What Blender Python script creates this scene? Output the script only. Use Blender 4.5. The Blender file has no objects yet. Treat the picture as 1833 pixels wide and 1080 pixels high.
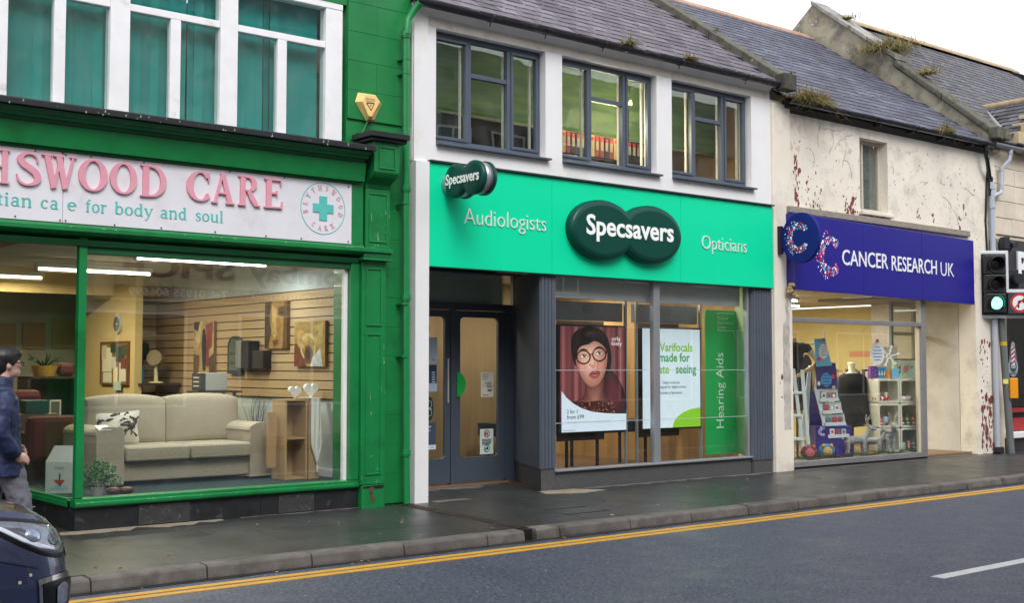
import bpy, bmesh, math, random
from mathutils import Vector, Matrix
R = math.radians
random.seed(11)
sc = bpy.context.scene
COL = sc.collection

# ---------------------------------------------------------------- camera, sky, sun, exposure
cam = bpy.data.cameras.new('camera'); camo = bpy.data.objects.new('camera', cam); COL.objects.link(camo)
cam.sensor_width = 36.0; cam.lens = 43.2; cam.clip_start = 0.1; cam.clip_end = 600
camo.location = (0, 0, 1.64)
camo.rotation_euler = (R(90 + 3.07), 0, R(-39.594))
sc.camera = camo
w = bpy.data.worlds.new('World'); sc.world = w; w.use_nodes = True
nt = w.node_tree; nt.nodes.clear()
sky = nt.nodes.new('ShaderNodeTexSky'); sky.sky_type = 'NISHITA'; sky.sun_disc = False
sky.sun_elevation = R(48); sky.sun_rotation = R(200); sky.air_density = 1.0; sky.dust_density = 1.0; sky.ozone_density = 1.0
hs = nt.nodes.new('ShaderNodeHueSaturation'); hs.inputs['Saturation'].default_value = 0.16
bg = nt.nodes.new('ShaderNodeBackground'); bg.inputs['Strength'].default_value = 0.15
wo = nt.nodes.new('ShaderNodeOutputWorld')
nt.links.new(sky.outputs[0], hs.inputs['Color']); nt.links.new(hs.outputs[0], bg.inputs['Color']); nt.links.new(bg.outputs[0], wo.inputs['Surface'])
sl = bpy.data.lights.new('sun', 'SUN'); sl.energy = 1.0; sl.angle = R(30); sl.color = (1, .975, .94)
so = bpy.data.objects.new('sun', sl); COL.objects.link(so)
so.rotation_euler = (R(42), 0, R(-20))
sc.view_settings.view_transform = 'Standard'; sc.view_settings.look = 'None'
sc.view_settings.gamma = 1; sc.view_settings.use_curve_mapping = False
sc.view_settings.exposure = 1.0
sc.cycles.max_bounces = 10; sc.cycles.transparent_max_bounces = 24; sc.cycles.sample_clamp_indirect = 6

# ---------------------------------------------------------------- materials
def S(r, g, b):
    f = lambda c: (c / 255) / 12.92 if c / 255 <= .04045 else ((c / 255 + .055) / 1.055) ** 2.4
    return (f(r), f(g), f(b))
MC = {}
def mat(name, col, rough=.6, var=.12, vs=3.0, bump=0.0, bs=60.0, metal=0, spec=.5, col2=None, mask=(.55, .62), ms=2.0,
        emit=0, rnd=0, coat=0, col3=None, mask3=(.6, .65), ms3=9.0, rvar=0, stretch=None):
    if name in MC: return MC[name]
    m = bpy.data.materials.new(name); m.use_nodes = True; MC[name] = m
    t = m.node_tree; N = t.nodes; L = t.links; b = N['Principled BSDF']
    b.inputs['Roughness'].default_value = rough; b.inputs['Metallic'].default_value = metal
    b.inputs['Specular IOR Level'].default_value = spec; b.inputs['Coat Weight'].default_value = coat
    g = N.new('ShaderNodeNewGeometry'); pos = g.outputs['Position']
    if stretch:
        mp = N.new('ShaderNodeMapping'); mp.inputs['Scale'].default_value = stretch; L.new(pos, mp.inputs[0]); pos = mp.outputs[0]
    def noise(s, d=4):
        n = N.new('ShaderNodeTexNoise'); n.inputs['Scale'].default_value = s; n.inputs['Detail'].default_value = d
        n.inputs['Roughness'].default_value = .62; L.new(pos, n.inputs['Vector']); return n.outputs['Fac']
    def ramp(src, a, c):
        r = N.new('ShaderNodeMapRange'); r.inputs[1].default_value = a; r.inputs[2].default_value = c; L.new(src, r.inputs[0]); return r.outputs[0]
    def mix(fac, c1, c2):
        x = N.new('ShaderNodeMix'); x.data_type = 'RGBA'; L.new(fac, x.inputs[0])
        for i, c in ((6, c1), (7, c2)):
            if isinstance(c, tuple): x.inputs[i].default_value = (*c, 1)
            else: L.new(c, x.inputs[i])
        return x.outputs[2]
    cur = tuple(col)
    if col2: cur = mix(ramp(noise(ms, 8), *mask), cur, tuple(col2))
    if col3: cur = mix(ramp(noise(ms3, 8), *mask3), cur, tuple(col3))
    if var or rnd:
        h = N.new('ShaderNodeHueSaturation')
        if isinstance(cur, tuple): h.inputs['Color'].default_value = (*cur, 1)
        else: L.new(cur, h.inputs['Color'])
        r = N.new('ShaderNodeMapRange'); r.inputs[1].default_value = .3; r.inputs[2].default_value = .7
        r.inputs[3].default_value = 1 - var; r.inputs[4].default_value = 1 + var; L.new(noise(vs, 6), r.inputs[0])
        val = r.outputs[0]
        if rnd:
            oi = N.new('ShaderNodeObjectInfo'); q = N.new('ShaderNodeMapRange'); q.inputs[3].default_value = 1 - rnd; q.inputs[4].default_value = 1 + rnd
            L.new(oi.outputs['Random'], q.inputs[0]); mm = N.new('ShaderNodeMath'); mm.operation = 'MULTIPLY'
            L.new(val, mm.inputs[0]); L.new(q.outputs[0], mm.inputs[1]); val = mm.outputs[0]
        L.new(val, h.inputs['Value']); cur = h.outputs[0]
    if isinstance(cur, tuple): b.inputs['Base Color'].default_value = (*cur, 1)
    else: L.new(cur, b.inputs['Base Color'])
    if rvar:
        r = N.new('ShaderNodeMapRange'); r.inputs[1].default_value = .35; r.inputs[2].default_value = .65
        r.inputs[3].default_value = max(.02, rough - rvar); r.inputs[4].default_value = min(1, rough + rvar)
        L.new(noise(1.7, 5), r.inputs[0]); L.new(r.outputs[0], b.inputs['Roughness'])
    if bump:
        bp = N.new('ShaderNodeBump'); bp.inputs['Strength'].default_value = min(1, bump * 60); bp.inputs['Distance'].default_value = bump
        L.new(noise(bs, 5), bp.inputs['Height']); L.new(bp.outputs[0], b.inputs['Normal'])
    if emit:
        b.inputs['Emission Strength'].default_value = emit
        if isinstance(cur, tuple): b.inputs['Emission Color'].default_value = (*cur, 1)
        else: L.new(cur, b.inputs['Emission Color'])
    return m
def flat(r, g, b, rough=.6, emit=0, var=.03):
    return mat('paint %d %d %d %s %s' % (r, g, b, rough, emit), S(r, g, b), rough, var=var, emit=emit)
def art(r, g, b):
    c = S(r, g, b); return mat('canvas paint %d %d %d' % (r, g, b), tuple(v * .85 for v in c), .6, var=.25, vs=9, col2=tuple(v * .45 for v in c), mask=(.42, .7), ms=14, bump=.001, bs=60)
def lamp_mat(name, col, s):
    m = bpy.data.materials.new(name); m.use_nodes = True; t = m.node_tree; t.nodes.clear()
    e = t.nodes.new('ShaderNodeEmission'); e.inputs[0].default_value = (*col, 1); e.inputs[1].default_value = s
    o = t.nodes.new('ShaderNodeOutputMaterial'); t.links.new(e.outputs[0], o.inputs[0]); return m
def glass_mat(name, tint, wave=0.0, dirt=.03, ws=1.3, ior=1.85):
    m = bpy.data.materials.new(name); m.use_nodes = True; t = m.node_tree; N = t.nodes; L = t.links; N.clear()
    g = N.new('ShaderNodeNewGeometry'); f = N.new('ShaderNodeFresnel')
    r = N.new('ShaderNodeMapRange'); r.inputs[3].default_value = ior; r.inputs[4].default_value = 1 / ior
    L.new(g.outputs['Backfacing'], r.inputs[0]); L.new(r.outputs[0], f.inputs['IOR'])
    tr = N.new('ShaderNodeBsdfTransparent'); tr.inputs[0].default_value = (*tint, 1)
    gl = N.new('ShaderNodeBsdfGlossy'); gl.inputs['Roughness'].default_value = 0.0; gl.inputs['Color'].default_value = (1, 1, 1, 1)
    if wave:
        n = N.new('ShaderNodeTexNoise'); n.inputs['Scale'].default_value = ws; n.inputs['Detail'].default_value = 1; L.new(g.outputs['Position'], n.inputs['Vector'])
        bp = N.new('ShaderNodeBump'); bp.inputs['Strength'].default_value = 1; bp.inputs['Distance'].default_value = wave
        L.new(n.outputs['Fac'], bp.inputs['Height']); L.new(bp.outputs[0], gl.inputs['Normal'])
    df = N.new('ShaderNodeBsdfDiffuse'); df.inputs[0].default_value = (.5, .5, .48, 1)
    n2 = N.new('ShaderNodeTexNoise'); n2.inputs['Scale'].default_value = 5; n2.inputs['Detail'].default_value = 8; L.new(g.outputs['Position'], n2.inputs['Vector'])
    r2 = N.new('ShaderNodeMapRange'); r2.inputs[1].default_value = .45; r2.inputs[2].default_value = .8; r2.inputs[4].default_value = dirt; L.new(n2.outputs['Fac'], r2.inputs[0])
    x0 = N.new('ShaderNodeMixShader'); L.new(r2.outputs[0], x0.inputs[0]); L.new(tr.outputs[0], x0.inputs[1]); L.new(df.outputs[0], x0.inputs[2])
    x = N.new('ShaderNodeMixShader'); L.new(f.outputs[0], x.inputs[0]); L.new(x0.outputs[0], x.inputs[1]); L.new(gl.outputs[0], x.inputs[2])
    o = N.new('ShaderNodeOutputMaterial'); L.new(x.outputs[0], o.inputs[0]); return m
GLASS = glass_mat('shop window glass', (.96, .97, .96), .0004)
GLASSU = glass_mat('upper window glass', (.90, .93, .91), .0016, .05, ior=1.70)
GLASS2 = glass_mat('clear shop glass', (.97, .98, .97), .0004, .02, ior=1.5)

# ---------------------------------------------------------------- mesh builder
WL = {}
def wloc(o): return WL.get(o.name, Vector((0, 0, 0))) if o else Vector((0, 0, 0))
def tag(o, label=None, cat=None, group=None, kind=None):
    if label: o['label'] = label
    if cat: o['category'] = cat
    if group: o['group'] = group
    if kind: o['kind'] = kind
    return o
def thing(name, label, cat, loc=(0, 0, 0), rz=0, group=None, kind=None):
    o = bpy.data.objects.new(name, None); COL.objects.link(o); o.empty_display_size = .1
    o.location = loc; o.rotation_euler = (0, 0, rz)
    WL[o.name] = Vector(loc) if not rz else Vector((0, 0, 0))
    return tag(o, label, cat, group, kind)
def lerp(a, b, t): return a + (b - a) * t
class MB:
    def __init__(s): s.v = []; s.f = []; s.mi = []; s.sm = []; s.mats = []
    def m(s, mt):
        if mt not in s.mats: s.mats.append(mt)
        return s.mats.index(mt)
    def add(s, vs, fs, mt, smooth=False):
        k = len(s.v); s.v += [tuple(p) for p in vs]; i = s.m(mt)
        for f in fs: s.f.append([k + a for a in f]); s.mi.append(i); s.sm.append(smooth)
        return s
    def box(s, x0, x1, y0, y1, z0, z1, mt):
        return s.hexa([(x0, y0, z0), (x1, y0, z0), (x1, y1, z0), (x0, y1, z0), (x0, y0, z1), (x1, y0, z1), (x1, y1, z1), (x0, y1, z1)], mt)
    def hexa(s, p, mt):
        return s.add(p, [(0, 3, 2, 1), (4, 5, 6, 7), (0, 1, 5, 4), (1, 2, 6, 5), (2, 3, 7, 6), (3, 0, 4, 7)], mt)
    def quad(s, a, b, c, d, mt): return s.add([a, b, c, d], [(0, 1, 2, 3)], mt)
    def prism(s, pts, vec, mt, smooth=False):
        n = len(pts); vec = Vector(vec); a = [Vector(p) for p in pts]; b = [p + vec for p in a]
        s.add(a + b, [tuple(range(n))[::-1], tuple(range(n, 2 * n))], mt)
        k = len(s.v) - 2 * n; i = s.m(mt)
        for j in range(n):
            q = (j + 1) % n; s.f.append([k + j, k + q, k + n + q, k + n + j]); s.mi.append(i); s.sm.append(smooth)
        return s
    def prof(s, pr, x0, x1, mt): return s.prism([(x0, y, z) for y, z in pr], (x1 - x0, 0, 0), mt)
    def tube(s, path, r, mt, n=10, cap=True, smooth=True):
        P = [Vector(p) for p in path]; rr = r if isinstance(r, (list, tuple)) else [r] * len(P)
        vs = []; pu = None
        for i, p in enumerate(P):
            d = (P[min(i + 1, len(P) - 1)] - P[max(i - 1, 0)]).normalized()
            if pu is None: pu = d.orthogonal().normalized()
            pu = (pu - d * pu.dot(d)).normalized(); w_ = d.cross(pu)
            for k in range(n):
                a = 2 * math.pi * k / n; vs.append(p + (pu * math.cos(a) + w_ * math.sin(a)) * rr[i])
        fs = [(i * n + k, i * n + (k + 1) % n, (i + 1) * n + (k + 1) % n, (i + 1) * n + k) for i in range(len(P) - 1) for k in range(n)]
        s.add(vs, fs, mt, smooth)
        if cap:
            s.add(vs[:n], [tuple(range(n))[::-1]], mt); s.add(vs[-n:], [tuple(range(n))], mt)
        return s
    def ell(s, c, r, mt, nu=14, nv=9, rot=None):
        c = Vector(c); vs = []
        for j in range(nv + 1):
            b = math.pi * j / nv
            for i in range(nu):
                a = 2 * math.pi * i / nu; p = Vector((r[0] * math.sin(b) * math.cos(a), r[1] * math.sin(b) * math.sin(a), r[2] * math.cos(b)))
                if rot: p = rot @ p
                vs.append(c + p)
        fs = [(j * nu + i, (j + 1) * nu + i, (j + 1) * nu + (i + 1) % nu, j * nu + (i + 1) % nu) for j in range(nv) for i in range(nu)]
        return s.add(vs, fs, mt, True)
    def grid(s, fn, nu, nv, mt, skip=None, smooth=True):
        vs = [fn(i / nu, j / nv) for j in range(nv + 1) for i in range(nu + 1)]
        fs = [(j * (nu + 1) + i, j * (nu + 1) + i + 1, (j + 1) * (nu + 1) + i + 1, (j + 1) * (nu + 1) + i) for j in range(nv) for i in range(nu)
              if not (skip and skip((i + .5) / nu, (j + .5) / nv))]
        return s.add(vs, fs, mt, smooth)
    def mesh(s, me, M_, mt):
        return s.add([M_ @ v.co for v in me.vertices], [tuple(p.vertices) for p in me.polygons], mt)
    def build(s, name, parent=None, label=None, cat=None, group=None, kind=None, bev=0, local=False, rem=0, sub=0, weld=False):
        me = bpy.data.meshes.new(name); off = Vector((0, 0, 0)) if local else wloc(parent)
        org = Vector((0, 0, 0))
        if parent is None and s.v:
            xs = [p[0] for p in s.v]; ys = [p[1] for p in s.v]; zs = [p[2] for p in s.v]
            org = Vector(((min(xs) + max(xs)) / 2, (min(ys) + max(ys)) / 2, min(zs)))
        me.from_pydata([Vector(p) - off - org for p in s.v], [], s.f)
        for mt in s.mats: me.materials.append(mt)
        me.polygons.foreach_set('material_index', s.mi); me.polygons.foreach_set('use_smooth', s.sm); me.update()
        o = bpy.data.objects.new(name, me); COL.objects.link(o)
        if parent: o.parent = parent; WL[o.name] = off
        else: o.location = org; WL[o.name] = org
        if weld:
            bm = bmesh.new(); bm.from_mesh(me); bmesh.ops.remove_doubles(bm, verts=bm.verts, dist=.0005)
            bmesh.ops.recalc_face_normals(bm, faces=bm.faces); bm.to_mesh(me); bm.free()
        if rem:
            q = o.modifiers.new('remesh', 'REMESH'); q.mode = 'VOXEL'; q.voxel_size = rem; q.use_smooth_shade = True
            q = o.modifiers.new('smooth', 'SMOOTH'); q.factor = .6; q.iterations = 3
        if bev:
            q = o.modifiers.new('bevel', 'BEVEL'); q.width = bev; q.segments = 2; q.limit_method = 'ANGLE'; q.angle_limit = R(40)
        if sub:
            q = o.modifiers.new('sub', 'SUBSURF'); q.levels = sub; q.render_levels = sub
        return tag(o, label, cat, group, kind)
def bx(name, parent, mt, x0, x1, y0, y1, z0, z1, bev=0, **k):
    return MB().box(x0, x1, y0, y1, z0, z1, mt).build(name, parent, bev=bev, **k)
def wall(name, parent, mt, x0, x1, z0, z1, y0, y1, holes=(), bev=0, **k):
    """a wall slab between y0 (front) and y1 with real openings (x0,x1,z0,z1)"""
    xs = sorted({x0, x1, *[h[0] for h in holes], *[h[1] for h in holes]}); zs = sorted({z0, z1, *[h[2] for h in holes], *[h[3] for h in holes]})
    xs = [x for x in xs if x0 <= x <= x1]; zs = [z for z in zs if z0 <= z <= z1]
    def solid(i, j):
        if i < 0 or j < 0 or i >= len(xs) - 1 or j >= len(zs) - 1: return False
        cx, cz = (xs[i] + xs[i + 1]) / 2, (zs[j] + zs[j + 1]) / 2
        return not any(h[0] < cx < h[1] and h[2] < cz < h[3] for h in holes)
    b = MB()
    for i in range(len(xs) - 1):
        for j in range(len(zs) - 1):
            if not solid(i, j): continue
            a, c, d, e = xs[i], xs[i + 1], zs[j], zs[j + 1]
            b.quad((a, y0, d), (c, y0, d), (c, y0, e), (a, y0, e), mt); b.quad((a, y1, e), (c, y1, e), (c, y1, d), (a, y1, d), mt)
            if not solid(i - 1, j): b.quad((a, y1, d), (a, y0, d), (a, y0, e), (a, y1, e), mt)
            if not solid(i + 1, j): b.quad((c, y0, d), (c, y1, d), (c, y1, e), (c, y0, e), mt)
            if not solid(i, j - 1): b.quad((a, y0, d), (a, y1, d), (c, y1, d), (c, y0, d), mt)
            if not solid(i, j + 1): b.quad((a, y0, e), (c, y0, e), (c, y1, e), (a, y1, e), mt)
    return b.build(name, parent, weld=True, **k)
def area_light(name, parent, loc, sx, sy, power, col=(1, .95, .85), rot=(0, 0, 0)):
    l = bpy.data.lights.new(name, 'AREA'); l.shape = 'RECTANGLE'; l.size = sx; l.size_y = sy; l.energy = power; l.color = col
    o = bpy.data.objects.new(name, l); COL.objects.link(o); o.parent = parent; o.location = Vector(loc) - wloc(parent); o.rotation_euler = rot; return o
def dup(o, loc=None, rz=None, label=None):
    c = o.copy(); COL.objects.link(c)
    if loc is not None: c.location = loc
    if rz is not None: c.rotation_euler.z = rz
    if label: c['label'] = label
    for ch in list(o.children):
        d = ch.copy(); COL.objects.link(d); d.parent = c
        for g in list(ch.children): e = g.copy(); COL.objects.link(e); e.parent = d
    return c

# ---------------------------------------------------------------- lettering
TXT = {}
def tmesh(s, offset=0.0, depth=0.0, spacing=1.0):
    k = (s, offset, depth, spacing)
    if k not in TXT:
        c = bpy.data.curves.new('t', 'FONT'); c.body = s; c.offset = offset; c.extrude = depth; c.space_character = spacing; c.resolution_u = 3
        o = bpy.data.objects.new('t', c); TXT[k] = bpy.data.meshes.new_from_object(o); bpy.data.objects.remove(o)
    return TXT[k]
def bbx(me): xs = [v.co.x for v in me.vertices] or [0]; return min(xs), max(xs)
CAP = .73
def caph():
    me = tmesh('H'); return max(v.co.y for v in me.vertices)
CAP = caph()
def frame(o, right, up):
    r = Vector(right).normalized(); u = Vector(up).normalized(); n = r.cross(u)
    return Matrix(((r.x, u.x, n.x, o[0]), (r.y, u.y, n.y, o[1]), (r.z, u.z, n.z, o[2]), (0, 0, 0, 1)))
def text(b, s, o, h, mt, width=None, right=(1, 0, 0), up=(0, 0, 1), depth=0, bold=0, align='l', sx=1.0):
    """s set on builder b: cap height h, optional total width; depth raises the letters towards the reader"""
    k = h / CAP; me = tmesh(s, bold, depth / k / 2 if depth else 0); a, c = bbx(me); wx = k * sx
    if width: wx = width / max(c - a, 1e-6)
    sh = {'l': -a * wx, 'c': -(a + c) / 2 * wx, 'r': -c * wx}[align]
    b.mesh(me, frame(o, right, up) @ Matrix.Translation((sh, 0, depth / 2)) @ Matrix.Diagonal((wx, k, k, 1)), mt)
def letters(name, parent, s, o, h, mt, width, right=(1, 0, 0), up=(0, 0, 1), depth=.02, bold=0):
    k = h / CAP; a, c = bbx(tmesh(s, bold)); wx = width / (c - a)
    for i, ch in enumerate(s):
        if ch == ' ': continue
        full = bbx(tmesh(s[:i + 1], bold))[1]; me = tmesh(ch, bold, depth / k / 2); off = full - bbx(me)[1]
        b = MB(); b.mesh(me, frame(o, right, up) @ Matrix.Translation(((off - a) * wx, 0, depth / 2)) @ Matrix.Diagonal((wx, k, k, 1)), mt); b.build(name, parent)
# serif letters drawn as strokes of varying width: each stroke [(x, y, width), ...]
def sf(x, y, r=.15): return [(x - r, y + (.025 if y < .5 else -.025), .05), (x + r, y + (.025 if y < .5 else -.025), .05)]
def arc(cx, cy, rx, ry, a0, a1, wt, wn, n=14):
    out = []
    for i in range(n + 1):
        a = R(a0 + (a1 - a0) * i / n); k = abs(math.cos(a)); out.append((cx + rx * math.cos(a), cy + ry * math.sin(a), wn + (wt - wn) * k ** 1.5))
    return out
T_, t_ = .17, .06
G = {
 'H': (.82, [[(.16, 0, T_), (.16, 1, T_)], [(.66, 0, T_), (.66, 1, T_)], [(.16, .5, t_), (.66, .5, t_)], sf(.16, 0), sf(.16, 1), sf(.66, 0), sf(.66, 1)]),
 'S': (.62, [[(.50, .70, .03), (.49, .84, .05), (.41, .94, .06), (.29, .965, .07), (.16, .90, .11), (.12, .77, .15), (.20, .63, .17), (.34, .52, .18), (.47, .38, .17), (.51, .24, .15), (.45, .10, .11), (.32, .035, .07), (.19, .05, .06), (.09, .15, .05), (.05, .32, .03)]]),
 'W': (1.02, [[(.12, 1, T_), (.34, 0, T_)], [(.36, .05, t_), (.50, .9, t_)], [(.46, 1, T_), (.68, 0, T_)], [(.70, .05, t_), (.90, 1, t_)], sf(.12, 1), sf(.46, 1), sf(.90, 1, .1)]),
 'O': (.78, [arc(.38, .5, .27, .46, 0, 360, T_, t_, 28)]),
 'D': (.80, [[(.16, 0, T_), (.16, 1, T_)], arc(.30, .5, .36, .465, 90, -90, T_, t_, 16), [(.16, .965, t_), (.31, .965, t_)], [(.16, .035, t_), (.31, .035, t_)], sf(.12, 0, .11), sf(.12, 1, .11)]),
 'C': (.72, [arc(.38, .5, .27, .46, 40, 320, T_, t_, 22), [(.60, .66, .03), (.60, .95, .06)], [(.60, .2, .04), (.56, .28, .05)]]),
 'A': (.80, [[(.12, 0, .07), (.38, 1, .07)], [(.38, 1, .15), (.66, 0, T_)], [(.21, .34, t_), (.56, .34, t_)], sf(.12, 0, .11), sf(.66, 0)]),
 'R': (.80, [[(.16, 0, T_), (.16, 1, T_)], arc(.32, .74, .22, .225, 90, -90, T_, t_, 12), [(.16, .965, t_), (.33, .965, t_)], [(.16, .515, t_), (.33, .515, t_)], [(.34, .5, .12), (.48, .25, T_), (.62, .03, .14)], sf(.14, 0, .13), sf(.12, 1, .11), sf(.68, 0, .07)]),
 'E': (.70, [[(.16, 0, T_), (.16, 1, T_)], [(.16, .965, t_), (.55, .965, t_)], [(.16, .51, t_), (.42, .51, t_)], [(.16, .035, t_), (.57, .035, t_)], [(.555, 1, .05), (.555, .78, .03)], [(.575, 0, .05), (.60, .25, .03)], [(.42, .42, .04), (.42, .60, .04)], sf(.12, 0, .11), sf(.12, 1, .11)]),
 'B': (.74, [[(.16, 0, T_), (.16, 1, T_)], arc(.30, .745, .2, .22, 90, -90, .15, t_, 12), arc(.32, .27, .25, .235, 90, -90, T_, t_, 12), [(.16, .965, t_), (.3, .965, t_)], [(.16, .035, t_), (.33, .035, t_)], sf(.12, 0, .1), sf(.12, 1, .1)]),
 'L': (.66, [[(.16, 0, T_), (.16, 1, T_)], [(.16, .035, t_), (.56, .035, t_)], [(.56, 0, .04), (.58, .25, .03)], sf(.14, 0), sf(.16, 1)]),
 'Y': (.76, [[(.1, 1, .15), (.38, .48, .15)], [(.66, 1, t_), (.40, .48, t_)], [(.39, .5, T_), (.39, 0, T_)], sf(.39, 0), sf(.1, 1, .12), sf(.66, 1, .1)]),
 'T': (.72, [[(.36, 0, T_), (.36, 1, T_)], [(.05, .965, t_), (.67, .965, t_)], [(.05, 1, .04), (.04, .76, .03)], [(.67, 1, .04), (.68, .76, .03)], sf(.36, 0)]),
}
u_ = .11
def fs(x, y, r=.09): return [(x - r, y, .05), (x + r, y, .05)]
LC = {
 't': (.40, [[(.17, .92, .05), (.17, .15, u_), (.23, .04, .08), (.34, .07, .04)], [(.03, .66, .05), (.33, .66, .05)]]),
 'i': (.34, [[(.16, 0, u_), (.16, .68, u_)], fs(.16, .02), [(.05, .66, .05), (.16, .66, .05)], arc(.15, .92, .035, .035, 0, 360, .07, .07, 10)]),
 'a': (.60, [[(.12, .55, .06), (.2, .66, .06), (.33, .66, .07), (.42, .54, u_), (.42, .1, u_), (.54, .02, .05)], arc(.26, .2, .15, .18, 0, 360, .1, .05, 16)]),
 'n': (.68, [[(.15, 0, u_), (.15, .68, u_)], [(.15, .5, .05), (.3, .66, .06), (.43, .64, .08), (.5, .5, u_), (.5, 0, u_)], fs(.15, .02), fs(.5, .02), [(.04, .66, .05), (.15, .66, .05)]]),
 'c': (.54, [arc(.28, .34, .2, .31, 50, 310, u_, .05, 18), [(.42, .62, .05), (.40, .5, .08)]]),
 'e': (.56, [arc(.28, .34, .2, .31, 0, 310, u_, .05, 20), [(.1, .37, .05), (.47, .37, .05)]]),
 'f': (.42, [[(.17, 0, u_), (.17, .8, u_), (.25, .97, .06), (.38, .96, .06)], [(.04, .66, .05), (.33, .66, .05)], fs(.17, .02)]),
 'o': (.60, [arc(.29, .34, .2, .31, 0, 360, u_, .05, 22)]),
 'r': (.48, [[(.15, 0, u_), (.15, .68, u_)], [(.15, .48, .05), (.27, .64, .06), (.40, .62, .09)], fs(.15, .02), [(.04, .66, .05), (.15, .66, .05)]]),
 'b': (.62, [[(.14, .02, .1), (.14, 1, u_)], arc(.31, .34, .19, .31, 0, 360, u_, .05, 20), [(.03, .98, .05), (.14, .98, .05)]]),
 'd': (.64, [[(.46, .02, .1), (.46, 1, u_)], arc(.28, .34, .19, .31, 0, 360, u_, .05, 20), [(.35, .98, .05), (.46, .98, .05)], [(.46, .03, .05), (.57, .03, .05)]]),
 'y': (.60, [[(.1, .66, u_), (.3, .05, .1)], [(.5, .66, .05), (.3, .02, .05), (.18, -.25, .06), (.08, -.26, .08)], fs(.1, .66), fs(.5, .66, .07)]),
 's': (.50, [[(.4, .52, .03), (.36, .63, .05), (.24, .66, .06), (.13, .56, .09), (.18, .42, .1), (.34, .3, .1), (.40, .16, .09), (.3, .04, .06), (.17, .04, .05), (.09, .18, .03)]]),
 'u': (.66, [[(.14, .66, u_), (.14, .2, u_), (.22, .05, .07), (.36, .06, .05), (.48, .2, .05)], [(.48, .68, u_), (.48, .02, u_)], [(.04, .66, .05), (.14, .66, .05)], [(.48, .03, .05), (.58, .03, .05)]]),
 'l': (.32, [[(.15, 0, u_), (.15, 1, u_)], fs(.15, .02), [(.04, .98, .05), (.15, .98, .05)]]),
}
def smoothpath(p, k=3):
    if len(p) < 3: return p
    out = []
    for i in range(len(p) - 1):
        a, b_, c, d = p[max(i - 1, 0)], p[i], p[i + 1], p[min(i + 2, len(p) - 1)]
        for j in range(k):
            t = j / k
            out.append(tuple(.5 * (2 * b_[q] + (c[q] - a[q]) * t + (2 * a[q] - 5 * b_[q] + 4 * c[q] - d[q]) * t * t + (3 * b_[q] - a[q] - 3 * c[q] + d[q]) * t ** 3) for q in range(3)))
    return out + [p[-1]]
def stroke(b, p, M_, mt, d0, d1, boldx=1.0):
    pts = p if len(p) < 5 or len(p) > 16 else smoothpath(p)
    L_, R_ = [], []; n = len(pts)
    closed = n > 4 and abs(pts[0][0] - pts[-1][0]) + abs(pts[0][1] - pts[-1][1]) < 1e-4
    for i, (x, y, w_) in enumerate(pts):
        if closed: a, c = pts[(i - 1) % (n - 1)], pts[(i + 1) % (n - 1)]
        else: a, c = pts[max(i - 1, 0)], pts[min(i + 1, n - 1)]
        dx, dy = c[0] - a[0], c[1] - a[1]; l = math.hypot(dx, dy) or 1; nx, ny = -dy / l, dx / l; h = w_ * boldx / 2
        L_.append((x + nx * h, y + ny * h)); R_.append((x - nx * h, y - ny * h))
    vs = [M_ @ Vector((*q, z)) for z in (d0, d1) for q in L_ + R_]; F = []
    N2 = 2 * n
    for i in range(n - 1):
        F += [(N2 + i, N2 + i + 1, N2 + n + i + 1, N2 + n + i), (i, i + 1, N2 + i + 1, N2 + i), (n + i, N2 + n + i, N2 + n + i + 1, n + i + 1), (i, n + i, n + i + 1, i + 1)]
    if not closed: F += [(0, N2, N2 + n, n), (n - 1, 2 * n - 1, N2 + 2 * n - 1, N2 + n - 1)]
    b.add(vs, F, mt)
def serif(b, ch, o, h, mt, sx=1, right=(1, 0, 0), up=(0, 0, 1), depth=.02, boldx=1.0):
    w_, st = (G if ch in G else LC)[ch]
    M_ = frame(o, right, up) @ Matrix.Diagonal((h * sx, h, 1, 1))
    for i, p in enumerate(st): stroke(b, p, M_, mt, 0, depth + .0005 * i, boldx)
    return w_ * h * sx
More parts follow.
